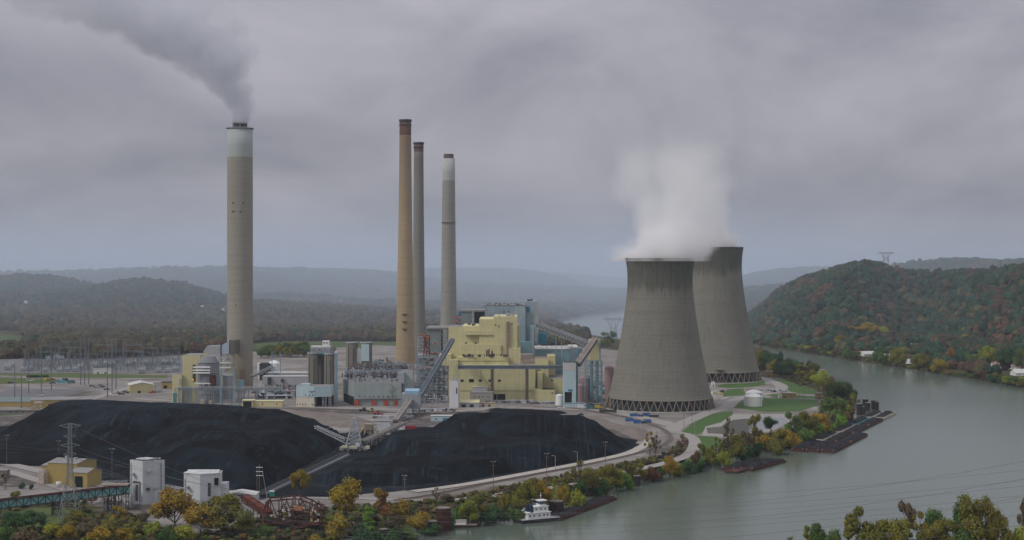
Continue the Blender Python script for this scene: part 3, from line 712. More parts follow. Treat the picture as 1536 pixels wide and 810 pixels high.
CT1, zt1 = cooling_tower(990, 1573, "nearer hourglass concrete cooling tower, dark stained at the rim, steam rising from it", 1.0, 1)
CT2, zt2 = cooling_tower(1069, 1960, "farther hourglass concrete cooling tower, half hidden behind the nearer one", 1.105, 2)
# stair on the far tower and access ramp on the near one
m = M(); r0 = 78 * .684 * 1.105
for i in range(5):
    z0 = 3.5 * i; x0, x1 = (-3, 5) if i % 2 == 0 else (5, -3); m.bar((x0, -r0 - 4, z0), (x1, -r0 - 4, z0 + 3.5), .9, .3)
for x in (-3, 5): m.bar((x, -r0 - 4, 0), (x, -r0 - 4, 18), .4)
m.box(-3.5, 6, -r0 - 5, -r0 + 3, 17.4, 18)
CT2.add("access_stair", mk("stair_tan", (.25, .20, .15)), m)
m = M(); a = math.radians(188)
m.bar((-86 * .684, -12, 0), (-77 * .684, -10, 13), 2.4, .6)
for q in (.3, .6, .9): m.bar((-86 * .684 + 6.1 * q, -12 + 2 * q, 0), (-86 * .684 + 6.1 * q, -12 + 2 * q, 13 * q), .4)
CT1.add("access_ramp", CONCD, m)

# ------------------------------------------------------------------ yellow boiler house
def roof_bits(t, xa, xb, row, d0, d1, n, mat=GREYM, seed=1, parent=None, h=(1, 3)):
    r = random.Random(seed); z = t.Z(row)
    for i in range(n):
        m = M()
        x = r.uniform(t.X(xa) + 2, t.X(xb) - 2); y = r.uniform(d0 + 2, d1 - 2); w = r.uniform(.6, 2); hh = r.uniform(*h)
        if r.random() < .4: m.cyl(x, y, z, z + hh, w * .5, w * .4, 8)
        else: m.box(x - w, x + w, y - w * .7, y + w * .7, z, z + hh)
        t.add("roof_unit", mat, m, parent)
def slabroof(t, xa, xb, row, d0, d1, mat=ROOFG, parent=None, par=.8):
    m = M(); x0, x1 = t.X(xa), t.X(xb); z = t.Z(row)
    m.box(x0 + .5, x1 - .5, d0 + .5, d1 - .5, z, z + .12)
    return t.add("roof", mat, m, parent)
def win(t, pts, y, w, h, mat=DARK, name="window", parent=None):
    for px_, row_ in pts:
        x = t.X(px_); z = t.Z(row_); t.add(name, mat, M().box(x - w / 2, x + w / 2, y - .18, y + .3, z - h / 2, z + h / 2), parent)
Y = T("boiler_house", "huge pale yellow corrugated boiler house stepping up to a tall centre block", "power plant", 760, 1660)
kY = Y.k
Y.box("turbine_hall", YEL, 686.5, 803, 548, None, 0, 60)
Y.box("boiler_bay", YEL, 686, 763, 536, 549, 12, 75)
Y.box("boiler_bay", YEL, 692, 751, 518, 538, 22, 90)
Y.box("boiler_block", YEL, 692, 760, 491, 520, 30, 110)
Y.box("boiler_block", YEL, 718, 762, 480, 522, 26, 110)
hi = Y.box("boiler_block", YEL, 740.5, 776, 476, 540, 24, 100)
Y.box("stair_bay", YEL, 671, 692, 492, None, 30, 80)
Y.box("ledge", YEL, 697, 749, 497, 504, 24.6, 31)
Y.box("boiler_bay", YEL, 763, 781, 524, 548, 20, 90)
Y.box("boiler_bay", YEL, 776, 779.5, 490, 536, 34, 100)
Y.box("conveyor_head_house", YEL, 673, 687, 540, 600, 2, 30); Y.box("conveyor_head_house", YEL, 658, 676, 532, 549, 8, 34)
Y.box("east_annex", YEL, 803, 823, 540, None, 14, 70)
Y.box("east_annex", YEL, 822, 834, 536, 566, 30, 70)
Y.box("east_annex", YEL, 806.5, 814, 558, 584, -6, 10)
Y.box("east_annex", YEL, 815, 823, 554, 582, 2, 16)
Y.box("east_annex", YEL, 822, 846, 568, None, 4, 60)
low = Y.box("east_annex", YEL, 802, 832, 583, None, -14, 6)
slabroof(Y, 686.5, 692, 548, 0, 60); slabroof(Y, 763, 803, 548, 0, 60, ROOFP)
Y.add("roof", ROOFP, M().box(Y.X(781), Y.X(803), 20, 160, Y.Z(548), Y.Z(548) + 4)); 
Y.add("roof", ROOFP, M().box(Y.X(803.3), Y.X(822.5), 15, 69, Y.Z(540), Y.Z(540) + .3))
Y.add("roof", ROOFG, M().box(Y.X(671.5), Y.X(691.5), 30.5, 79.5, Y.Z(492), Y.Z(492) + .3))
Y.add("roof", ROOFG, M().box(Y.X(822.5), Y.X(845.5), 4.5, 59, Y.Z(568), Y.Z(568) + .3)); Y.add("roof", DARK, M().box(Y.X(812), Y.X(831.5), -13.5, 5, Y.Z(583), Y.Z(583) + .25))
roof_bits(Y, 690, 762, 536, 0, 20, 22, DARK, 3); roof_bits(Y, 764, 802, 548, 2, 56, 16, GREYM, 4); roof_bits(Y, 742, 775, 476, 26, 90, 8, GREYM, 5); roof_bits(Y, 694, 716, 491, 32, 80, 6, DARK, 6)
# rail and pipes on the middle ledge
m = M()
for x in range(712, 764, 3): m.bar((Y.X(x), 13, Y.Z(536)), (Y.X(x), 13, Y.Z(532)), .25)
m.bar((Y.X(692), 13, Y.Z(532.4)), (Y.X(764), 13, Y.Z(532.4)), .3); m.bar((Y.X(712), 13, Y.Z(534.4)), (Y.X(764), 13, Y.Z(534.4)), .25)
for x, rr in ((730, 526), (733, 525), (738, 527)): m.tube((Y.X(x), 14, Y.Z(536)), (Y.X(x), 14, Y.Z(rr)), .9)
Y.add("pipework", mk("brown_pipe", (.12, .08, .06)), m)
# vertical pipe stairs
m = M()
for x in (760, 763): m.tube((Y.X(x), 22, Y.Z(538)), (Y.X(x), 22, Y.Z(484)), .45)
for q in range(484, 538, 5): m.box(Y.X(759.5), Y.X(763.5), 21, 24, Y.Z(q), Y.Z(q) + .3)
Y.add("ladder", mk("pinkish_steel", (.30, .22, .18)), m)
win(Y, [(693, 571), (707, 571), (720.5, 571), (735, 571), (749, 571)], 0, 3.4, 2.6)
win(Y, [(707, 571)], 0, 5.5, 3.6); win(Y, [(768, 487), (743, 489), (777, 530), (748, 491)], 24, 1.3, 1.8)
for a_, b_, rt_ in ((741, 745, 591), (746, 758, 591)): Y.add("door", DKOPEN, M().box(Y.X(a_), Y.X(b_), -.3, .5, 0, Y.Z(rt_)))
win(Y, [(828, 571), (829.5, 585)], 4, 2.2, 1.5); win(Y, [(828, 588)], -14, 2.0, 1.2); win(Y, [(698, 516), (713, 516), (722.5, 538)], 22, 2.6, 1.6)
# horizontal ash lines / patched panels
m = M().box(Y.X(686.8), Y.X(762.8), 11.7, 12, Y.Z(543), Y.Z(542.4)); Y.add("seam", mk("seam_dark", (.22, .20, .09)), m)
m = M().bar((Y.X(721), -.3, Y.Z(551)), (Y.X(721), -.3, Y.Z(571)), .3).bar((Y.X(723), -.3, Y.Z(565)), (Y.X(738), -.3, Y.Z(582)), .3).bar((Y.X(687), -.3, Y.Z(586)), (Y.X(803), -.3, Y.Z(586)), .25)
Y.add("pipe_run", mk("seam_dark2", (.15, .14, .08)), m)

# dark flat conveyor gallery in front, carried on two posts
g_ = T("coal_gallery", "dark lattice-sided coal gallery running level across the yellow wall", "conveyor gallery", 766, 1645)
m = M(); x0, x1 = g_.X(687), g_.X(846); z0, z1 = g_.Z(553), g_.Z(548); n = 34
for y in (-4, 0):
    for z in (z0, z1): m.bar((x0, y, z), (x1, y, z), .5)
    for i in range(n):
        xa = x0 + (x1 - x0) * i / n; xb = x0 + (x1 - x0) * (i + 1) / n
        m.bar((xa, y, z0), (xa, y, z1), .35); m.bar((xa, y, z0 if i % 2 else z1), (xb, y, z1 if i % 2 else z0), .35)
g_.add("truss", STEELB, m); g_.add("belt_cover", mk("gallery_cover", (.12, .13, .13), var=.3), M().box(x0, x1, -3.7, -.3, z0 + .3, z1 - .3))
for px_ in (738.5, 790.5):
    x = g_.X(px_); m = M().lattice(x - 1.6, x + 1.6, -3.6, -.4, 0, z0, 10, .45); m.box(x - 1.2, x + 1.2, -3, -1, 0, z0); g_.add("support", mk("support_tan", (.17, .15, .12)), m)

# left inclined conveyor up to the boiler house and lower flight with its transfer house
def incline(name, label, a, b, w=4, h=3, legs=(), dark=DARK, rail=GALV, group=None, cat="conveyor", cover=None, nz=None, roofed=True):
    """a,b = world points of the belt's two ends; frame, belt deck and supports as parts"""
    a = Vector(a); b = Vector(b); o = thing(name, label, cat, (a.x, a.y, 0), 0, group)
    A_ = Vector((0, 0, a.z)); B_ = b - Vector((a.x, a.y, 0)); d = B_ - A_; L_ = d.length; s = Vector((d.x, d.y, 0)).cross(Vector((0, 0, 1))).normalized() * w / 2
    n = nz or max(4, int(L_ / 4.5)); up = Vector((0, 0, h)); m = M()
    for sg in (-1, 1):
        o1 = s * sg; m.bar(A_ + o1, B_ + o1, .4); m.bar(A_ + o1 + up, B_ + o1 + up, .4)
        for i in range(n):
            p = A_ + d * (i / n) + o1; q = A_ + d * ((i + 1) / n) + o1
            m.bar(p, p + up, .25); m.bar(p if i % 2 else p + up, (q + up) if i % 2 else q, .25)
    for i in range(n): 
        p = A_ + d * (i / n) + up; m.bar(p + s, p - s, .3)
    m.build("truss", rail, o)
    m = M(); m.bar(A_ + up * .25, B_ + up * .25, w - .5, h * .3); 
    m.build("belt_deck", dark, o)
    if cover: 
        m = M(); m.bar(A_ + up * .62, B_ + up * .62, w - .15, h * .70); m.build("cladding", cover, o)
    for t_ in legs:
        p = A_ + d * t_; m = M()
        if p.z > 1.5:
            m.bar((p.x + s.x, p.y + s.y, -.5), p + s, .5); m.bar((p.x - s.x, p.y - s.y, -.5), p - s, .5); m.bar((p.x + s.x, p.y + s.y, p.z * .5), (p.x - s.x, p.y - s.y, p.z * .5), .3); m.bar((p.x + s.x, p.y + s.y, 0), p - s, .25)
            m.build("trestle", rail, o)
    return o
def P3(px, row, D): return (xat(px, D), D, zat(row, D))
incline("conveyor", "steep dark conveyor climbing to the left end of the yellow boiler house", P3(624, 606, 1560), P3(679, 512, 1655), 4.5, 3.6, (.25, .5, .75), rail=STEELB, cover=mk("conveyor_grey", (.07, .08, .09), var=.2))
TH = T("transfer_house", "grey transfer house on stilts with blue roof between two conveyor flights", "transfer house", 617, 1500)
TH.box("body", GREYM, 603, 631, 590, 612, -6, 14); TH.add("roof", mk("sky_blue_roof", (.25, .40, .52), var=.08), M().gable(TH.X(608), TH.X(629), -5, 12, TH.Z(590), TH.Z(586), TH.Z(583), 'x'))
TH.box("hood", GREYM, 609, 620, 598, 608, -9, -6); TH.add("leg_frame", STEELB, M().lattice(TH.X(619), TH.X(629), -4, 10, 0, TH.Z(612), 2, .6)); TH.box("leg", CONCD, 606, 610, 612, None, -3, 2)
TH.add("mouth", DKOPEN, M().box(TH.X(611), TH.X(618), -9.25, -8.8, TH.Z(607.5), TH.Z(600)))
incline("conveyor", "lower conveyor flight rising out of the coal yard to the grey transfer house", P3(593, 634, 1420), P3(615, 603, 1492), 5, 3, (.2, .45, .7, .9), cover=mk("conveyor_brown", (.20, .16, .13), var=.3))

# steelwork and ducts left of the boiler house
S = T("duct_deck", "open steel frame deck of pipes and ducts left of the yellow boiler house", "steel structure", 650, 1700)
m = M().lattice(S.X(625), S.X(672), 0, 40, 0, S.Z(533), 7, .55, nx=6, ny=2); S.add("frame", STEELB, m)
S.add("deck", GALV, M().box(S.X(626), S.X(664), -1, 30, S.Z(537), S.Z(532.5))); S.add("deck", GREYM, M().box(S.X(626), S.X(662), -1, 30, S.Z(552), S.Z(549)).box(S.X(628), S.X(660), -1, 34, S.Z(566), S.Z(564.5)).box(S.X(630), S.X(673), -2, 34, S.Z(590), S.Z(589)))
m = M(); r = random.Random(4)
for i in range(34):
    x = r.uniform(S.X(628), S.X(668)); z = r.uniform(2, S.Z(540)); m.box(x, x + r.uniform(1, 5), 4, 10, z, z + r.uniform(1, 4))
for i in range(8): m.tube((S.X(628), 3 + i, S.Z(556 + i * 5)), (S.X(668), 3 + i, S.Z(558 + i * 5)), .6)
S.add("ductwork", GREYM, m)
S.add("duct_block", mk("dull_duct", (.20, .23, .23), streak=.2, panel=4, band=5), M().box(S.X(640), S.X(661), 6, 60, S.Z(531), S.Z(493.5)))
S.add("stair_tower", STEELB, M().lattice(S.X(661), S.X(671), 4, 20, S.Z(533), S.Z(495), 6, .5)); S.add("duct_roof", ROOFG, M().box(S.X(639), S.X(688), 4, 60, S.Z(494), S.Z(491.5)))
tw = T("scaffold_tower", "scaffold tower dotted with red lamps beside the grey duct", "scaffold tower", 636, 1690)
tw.add("scaffold", RUST, M().lattice(tw.X(636), tw.X(644.5), -8, 0, tw.Z(533), tw.Z(503), 9, .45, nx=2)); tw.add("scaffold", GALV, M().lattice(tw.X(627), tw.X(635), -6, 0, tw.Z(533), tw.Z(505), 6, .4))
tw.add("leg_frame", STEELB, M().lattice(tw.X(627), tw.X(644.5), -8, 0, 0, tw.Z(533), 5, .45, nx=2))
for px_, row_ in ((631, 500.5), (635, 501), (637, 503), (640, 504), (643, 505), (636, 509), (641, 510), (636, 516), (642, 517), (636, 523), (641, 524), (637, 530), (643, 530), (641, 507), (638, 527), (637, 541), (641, 549), (643, 551)):
    x, z = tw.X(px_), tw.Z(row_); tw.add("lamp", REDLAMP, M().lathe([(.05, z - .4), (.33, z - .2), (.33, z + .2), (.05, z + .4)], 8, x, -8.6))
for px_, row_ in ((649, 515), (657, 515), (648.5, 529), (657, 529), (668.5, 523), (655.5, 544)):
    x, z = tw.X(px_), tw.Z(row_); tw.add("lamp", REDLAMP, M().lathe([(.05, z - .45), (.4, z - .3), (.4, z + .3), (.05, z + .45)], 8, x, -2.6))
for px_ in (649, 657, 668.5): tw.add("lamp_arm", DARK, M().bar((tw.X(644), -2, tw.Z(530)), (tw.X(px_), -2, tw.Z(529)), .2).bar((tw.X(644), -2, tw.Z(516)), (tw.X(px_), -2, tw.Z(515)), .2))
S2 = T("duct_house", "grey ribbed duct house standing above the yellow roofs", "duct house", 710, 1800)
S2.box("wall", mk("dull_duct", (.2, .2, .2)), 692, 712, 468, None, 0, 40); S2.box("wall", DARK, 711, 726, 466, 500, 6, 44); S2.add("roof", ROOFG, M().box(S2.X(691), S2.X(727), -1, 45, S2.Z(467.5), S2.Z(465)))
S2.box("pipe_shaft", GREYM, 708, 711, 467, 490, -2, 2); S2.box("blue_panel", TEALW, 688, 692, 467, 474, 2, 8)
S2.add("scaffold", RUST, M().lattice(S2.X(684), S2.X(690), 0, 6, S2.Z(495), S2.Z(474), 6, .4))
for px_, row_ in ((685, 476), (689, 476), (685, 481), (689, 483), (686, 488)):
    x, z = S2.X(px_), S2.Z(row_); S2.add("lamp", REDLAMP, M().lathe([(.05, z - .5), (.45, z - .3), (.45, z + .3), (.05, z + .5)], 8, x, -.8))

# blue-grey boiler house behind
Bg = T("boiler_house", "tall blue-grey metal boiler house rising behind the yellow one", "power plant", 765, 1850)
Bg.box("main_block", GRYB, 726, 788, 458, None, 0, 70); Bg.box("stair_tower", GRYB, 787, 808, 452, None, 6, 46); Bg.box("ribbed_bay", mk("ribbed_grey", (.33, .36, .36), streak=.2, panel=2.2, band=0), 802, 808, 453, 536, 5, 10)
Bg.box("low_bay", AQUA, 779, 803, 512, None, -14, 30); Bg.box("low_bay", AQUA, 795, 802, 488, 535, -16, 0); Bg.box("pipe_shaft", GREYM, 797.5, 800.5, 490, 535, -20, -16)
Bg.box("window", TEALW, 790, 794.5, 460, 469, 5.6, 8); roof_bits(Bg, 728, 786, 458, 2, 60, 26, DARK, 8, h=(.8, 2.2)); roof_bits(Bg, 790, 806, 452, 8, 40, 6, DARK, 9)
Bg.box("roof", ROOFG, 725.5, 788.5, 457.6, 458, -.5, 70)
win(Bg, [(763, 468), (756, 468), (770, 487)], 0, 1.6, 2); Bg.box("blue_bay", TEALW, 808, 820, 500, 516, 4, 20); Bg.box("annex", YEL, 812, 816, 486, 492, 4, 14)
B2 = T("scrubber_house", "pale blue sheet-metal hall with flat white roof right of the yellow plant", "power plant", 835, 1750)
B2.box("hall", AQUA, 803, 855, 524, None, 0, 70, label=None); B2.box("hall", PALEAQ, 855, 868, 522, None, 4, 70)
B2.add("roof", ROOFW, M().box(B2.X(802.5), B2.X(855), -.5, 70, B2.Z(524), B2.Z(523.4)).box(B2.X(855), B2.X(868.5), 3.5, 70, B2.Z(522), B2.Z(521.4)))
roof_bits(B2, 805, 866, 523, 10, 60, 14, WHTC, 12, h=(.6, 1.6))
m = M()
for i, (px_, row_, w_, h_) in enumerate(((866, 530, 6, 6), (867, 540, 7, 5), (862, 536, 5, 5))): m.box(B2.X(px_), B2.X(px_) + w_, -4, 0, B2.Z(row_), B2.Z(row_) + h_)
B2.add("blue_hopper", AQUA, m)
hd = T("transfer_tower", "slim yellow transfer tower on teal steel legs, joining two conveyors", "transfer tower", 891, 1640)
hd.box("head_house", YEL, 884, 899, 509, 541, 0, 12); hd.add("leg_frame", AQUA, M().lattice(hd.X(878), hd.X(903), -2, 14, 0, hd.Z(541), 7, .7, nx=3)); hd.box("shaft", AQUA, 886, 890, 541, None, 3, 8); hd.box("edge_column", AQUA, 899, 901, 509, 541, 0, 12)
hd.box("shaft", AQUA, 895, 898, 541, None, 3, 8)
incline("conveyor", "long dark conveyor descending from the blue-grey boiler house to the slim yellow tower", P3(887, 521, 1650), P3(808, 491, 1790), 7, 5, (.3, .6), cover=mk("conveyor_dark", (.10, .11, .11), var=.3))
incline("conveyor", "short steep conveyor between the white tower and the slim yellow tower", P3(866, 551, 1600), P3(893, 512, 1636), 6, 4.5, (.4,), cover=mk("conveyor_brown", (.2, .2, .2)))
wt = T("transfer_tower", "tall white and pale teal clad tower with dark open ground floor", "transfer tower", 856, 1590)
wt.box("body", PALEAQ, 845, 864, 544, 588, 0, 14); wt.box("side_bay", mk("blue_slate", (.10, .17, .20), var=.1), 864, 867, 546, None, 1, 14); wt.box("upper_panel", mk("pale_panel", (.50, .50, .47), var=.07, panel=3), 845.3, 863.7, 544.5, 556, -.2, .1)
wt.box("leg_wall", PALEAQ, 858, 864, 588, None, 0, 14); wt.box("leg_wall", PALEAQ, 845, 847, 588, None, 0, 14); wt.box("opening", mk("brown_dark", (.05, .038, .03)), 847, 858, 588, None, 3, 12); wt.box("sign_panel", TEALW, 852, 859, 584, 587, -.25, .1); wt.box("roof", DARK, 845.5, 866.5, 543, 544, .5, 13.5)
def tank(px, row, r_px, row_top, label, mat, dome=3, group=None, cat="tank", nparts=True):
    t = T("storage_tank", label, cat, px, row=row, group=group); r_ = r_px * t.k; z = t.Z(row_top)
    t.add("shell", mat, M().cyl(0, 0, 0, z, r_, r_, 40)); t.add("roof", mat, M().lathe([(r_ + .15, z), (r_ * .98, z + .25), (r_ * .75, z + dome * .45), (r_ * .4, z + dome * .85), (.3, z + dome)], 40, cap=False))
    m = M().bar((r_ * .7, -r_ * .75, 0), (r_ * .7, -r_ * .75, z + 1), .3)
    for i in range(24):
        a = 2 * math.pi * i / 24; m.bar((r_ * math.cos(a), r_ * math.sin(a), z), (r_ * math.cos(a), r_ * math.sin(a), z + 1), .07)
    t.add("rail", GALV, m); return t
tank(878, 601, 10.2, 567, "large dusty pink storage tank behind the white tower", PINK, 3); tank(871, 604, 5.4, 579, "small dusty pink tank between the white tower and the larger pink one", PINK, 3)
tank(914, 598, 7, 551, "pink tank half hidden at the foot of the nearer cooling tower", PINK, 2)
tank(839, 607.5, 5.8, 593, "round white steel tank at the foot of the white tower", WHTC, 1.5)
tank(1129.5, 609, 13.5, 594.5, "front one of two round white tanks on the grass", WHTC, 3.2); tank(1131, 600, 12.8, 589, "rear one of two round white tanks on the grass", WHTC, 3.4)
ws = T("lime_silo", "narrow white ribbed silo tower with pipes on top, in front of the yellow plant", "silo", 681.5, 1575)
ws.box("body", mk("white_ribbed", (.62, .62, .62), var=.06, band=3, streak=.08), 674, 687.5, 572, None, 0, 12); ws.box("side_duct", WHT, 685, 689, 571, None, 2, 9); ws.add("pipes", GALV, M().tube((-1, 3, ws.Z(572)), (-1, 3, ws.Z(563)), .8).tube((2, 3, ws.Z(572)), (2, 3, ws.Z(566)), .6).box(-4, 4, 2, 6, ws.Z(572), ws.Z(569.5))); win(ws, [(685, 586)], 0, 1.2, 6)
# small buildings at the foot of the boiler house
def shed(name, label, cat, px, row, w, rt, depth, wall, roof, rz=0, ridge=1.5, along='x', doors=(), wins=(), group=None, doorm=DKOPEN, wh=1.2):
    t = T(name, label, cat, px, row=row, rz=rz, group=group); k = t.k; x = w * k / 2; z = t.Z(rt)
    t.add("wall", wall, M().gable(-x, x, 0, depth, 0, z, z + ridge, along)); t.add("roof", roof, M().roof(-x, x, 0, depth, z, z + ridge, along))
    for dx, dw, dh in doors: t.add("door", doorm, M().box(dx * k - dw / 2, dx * k + dw / 2, -.15, .2, 0, dh))
    for wx, wz in wins: t.add("window", DARK, M().box(wx * k - .8, wx * k + .8, -.12, .2, wz, wz + wh))
    return t
shed("office_block", "two-storey grey concrete office at the foot of the yellow plant", "office", 722, 606, 34, 589, 14, CONC, ROOFG, ridge=.4, doors=((-6, 2, 2.4), (8, 3, 3)), wins=((-10, 7), (-4, 7), (3, 7), (10, 7), (12, 3)))
shed("plant_room", "pale grey upper plant room with white roof beside the grey office", "plant room", 720, 602, 22, 581, 10, WHT, ROOFW, ridge=.3, wins=((-6, 9), (3, 9)))
shed("canopy_shed", "low shed with pale yellow hipped roof in front of the plant", "shed", 703.5, 611, 30, 604, 14, GREYM, mk("pale_yellow_roof", (.58, .55, .33), var=.06), ridge=2.4, doors=((-8, 4, 3), (4, 4, 3)))
shed("crew_hut", "flat tan crew hut beside the pale yellow roof", "hut", 732, 610, 22, 604.5, 8, mk("tan_wall", (.42, .35, .24), var=.08), ROOFP, ridge=.2, doors=((-7, 1.5, 2.2), (2, 2, 2.2)))
shed("control_cabin", "low pale aqua cabin with blue panels behind the right coal heap", "cabin", 668, 632, 43, 624, 9, PALEAQ, ROOFW, ridge=.3, doors=((4, 10, 3.2),), doorm=TEALW, wins=((-14, 1.5), (12, 1.5)))
shed("site_trailer", "long pale blue trailer row beside the round white tank", "trailer", 862, 611, 34, 605, 5, PALEAQ, AQUA, ridge=.2, doors=((-11, 1.2, 2.4), (-5, 1.2, 2.4), (1, 1.2, 2.4), (8, 1.2, 2.4)), doorm=WHT)
for i, (px_, row_, w_, rt_, c_, lb) in enumerate(((1124, 0, 0, 0, 0, 0),)): pass
shed("brick_pump_house", "long tan flat-roofed pump house on the grass by the river trees", "pump house", 1184, 597.5, 20, 590, 9, mk("tan_brick", (.27, .20, .10), var=.15, scale=.6), mk("pale_flat_roof", (.34, .32, .26)), ridge=.2, doors=((-6, 1, 2.2),), wins=((3, 2),))
shed("tan_block_house", "small tan block house at the end of the curving road", "pump house", 1154, 565.5, 11, 557, 9, mk("tan_brick", (.3, .2, .1)), mk("pale_flat_roof", (.4, .4, .3)), ridge=.2, doors=((0, 1.2, 2.2),))
shed("river_pump_house", "small tan pump house among the riverside trees east of the lawn", "pump house", 1229, 599, 8, 590, 8, mk("tan_brick", (.3, .2, .1)), ROOFG, ridge=.2, doors=((0, 1.2, 2.2),))
shed("white_kiosk", "tiny white kiosk by the tan pump house", "kiosk", 1170, 597.5, 5, 593.5, 3, WHTC, ROOFW, ridge=.1, doors=((0, 1, 2),))
shed("instrument_hut", "small white hut beside the far cooling tower's legs", "hut", 1070, 579, 5, 573, 4, WHTC, ROOFW, ridge=.1, doors=((0, 1, 2),))
shed("tan_river_tower", "tall tan intake house above the riverside trees", "intake house", 1235, 582, 8, 555, 9, mk("tan_brick", (.3, .2, .1)), ROOFG, ridge=.2, wins=((0, 8), (0, 16)))

# ------------------------------------------------------------------ silos and precipitators
def silo(px, D, rpx, row_top, label, group, mat=CONCD):
    t = T("concrete_silo", label, "silo", px, D, group=group); r_ = rpx * t.k; z = t.Z(row_top)
    t.add("shell", mat, M().cyl(0, 0, 0, z, r_, r_, 36)); t.add("rim", GREYM, M().lathe([(r_, z - .8), (r_ + .5, z - .8), (r_ + .5, z + .8), (r_ - .5, z + .8), (r_ - .5, z)], 36, cap=False)); 
    t.add("pipe", DARK, M().tube((-r_ * .5, -r_ * .9, 0), (-r_ * .5, -r_ * .9, z - 2), .35).tube((r_ * .35, -r_ * .97, 0), (r_ * .35, -r_ * .97, z - 6), .3)); return t
silo(469, 1625, 7.5, 530, "leftmost of the front row of streaked concrete silos", "grey concrete silos")
silo(482, 1640, 7.5, 531, "second of the front row of streaked concrete silos", "grey concrete silos")
silo(494, 1625, 7.5, 531, "third of the front row of streaked concrete silos, beside the blue edge", "grey concrete silos")
silo(528, 1840, 8.7, 514, "plain grey silo standing behind the flat roofs, left of the white-panelled one", "grey concrete silos")
s5 = silo(549.5, 1840, 8.7, 514, "grey silo with a pale sheet panel on its front", "grey concrete silos"); s5.add("front_panel", PALEAQ, M().box(-5.5, 4, -7.6, -6.4, s5.Z(541), s5.Z(516)), None)
m = T("silo_bridge", "white steel bridge linking the two rear silos", "bridge", 539, 1838); m.add("deck", WHTC, M().box(-2.8, 2.8, -1, 1, m.Z(545), m.Z(524)))
m.add("truss", GALV, M().lattice(-2.9, 2.9, -1.4, 1.4, 0, m.Z(522), 8, .3))
sh = T("silo_head_house", "white machine house with rails perched on the front silos", "head house", 484, 1632)
sh.box("body", WHTC, 467, 496, 519, 529.5, -4, 8); sh.box("upper_room", WHTC, 484, 494, 511, 519, -2, 6); sh.add("platform", TEALW, M().box(sh.X(462), sh.X(503), -7, 10, sh.Z(531), sh.Z(529.6)))
m = M()
for x in range(463, 503, 3): m.bar((sh.X(x), -6.5, sh.Z(529.6)), (sh.X(x), -6.5, sh.Z(527)), .2)
m.bar((sh.X(462), -6.5, sh.Z(527)), (sh.X(503), -6.5, sh.Z(527)), .2)
for zz in (514, 520, 524): m.bar((sh.X(465), -5, sh.Z(zz)), (sh.X(500), -5, sh.Z(zz)), .25)
m.lattice(sh.X(466), sh.X(500), -5, -4.6, sh.Z(529), sh.Z(520), 3, .22, nx=8); sh.add("rail", GALV, m); win(sh, [(487, 514), (491, 514), (472, 524), (480, 524)], -4.2, 1.4, 1.6); sh.box("rusty_box", CONCD, 496, 503, 520, 529, 0, 8)
eb = T("elevator_shaft", "thin aqua elevator shaft on the right edge of the front silos", "elevator shaft", 504, 1622); eb.box("shaft", AQUA, 502.3, 505.5, 530, None, 0, 5); eb.box("head", WHT, 501.8, 506, 527, 530, -.5, 5.5)
lb = T("silo_annex", "pale aqua and cream block at the foot of the silos, angled corner", "annex", 470, 1585)
m = M().prism([(lb.X(444), 0), (lb.X(472), -4), (lb.X(496.5), 2), (lb.X(496.5), 26), (lb.X(444), 26)], lb.Z(595), lb.Z(579.5)); lb.add("upper_storey", PALEAQ, m)
m = M().prism([(lb.X(444.3), .2), (lb.X(472), -3.8), (lb.X(473), 20), (lb.X(444.3), 20)], 0, lb.Z(595)); lb.add("ground_floor", CREAM, m)
lb.add("stilts", GREYM, M().lattice(lb.X(484), lb.X(489), -1, 2, 0, lb.Z(595), 2, .5).lattice(lb.X(493), lb.X(496), 1, 4, 0, lb.Z(595), 2, .5)); lb.box("dark_bay", DKOPEN, 473, 496, 595, None, 12, 20); lb.box("roof_box", PALEAQ, 451, 464, 576, 579.5, 4, 12)
lb.add("roof", ROOFG, M().prism([(lb.X(445), .6), (lb.X(472), -3.2), (lb.X(496), 2.6), (lb.X(496), 25), (lb.X(445), 25)], lb.Z(579.5), lb.Z(579.3)))
win(lb, [(459, 592), (465, 592), (470, 592), (447, 606), (451, 606), (455, 606), (459, 606), (469, 606), (466, 587), (469, 587), (472, 586)], -4.1, 1.0, 1.3)
pr = T("precipitator_block", "broad grey precipitator block with a roof crowded with equipment, brick-red doors below", "precipitator", 560, 1600)
zr = pr.Z(574)
pts = [(pr.X(531), 0), (pr.X(602), -2), (pr.X(604), 60), (pr.X(585), 300), (pr.X(500), 300), (pr.X(490), 150), (pr.X(506), 55)]
PRW = mk("precip_wall", (.27, .31, .30), streak=.25, var=.1, panel=9, second=(.36, .27, .12), sec_t=.72)
pr.add("wall", PRW, M().prism(pts, 8 if False else 0, zr)); c0 = (sum(p[0] for p in pts) / 7, sum(p[1] for p in pts) / 7)
pr.add("roof", ROOFG, M().prism([(c0[0] + (x - c0[0]) * .985, c0[1] + (y - c0[1]) * .985) for x, y in pts], zr, zr + .4))
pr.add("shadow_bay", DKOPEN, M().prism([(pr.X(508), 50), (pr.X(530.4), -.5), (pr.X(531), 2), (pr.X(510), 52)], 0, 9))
r = random.Random(21)
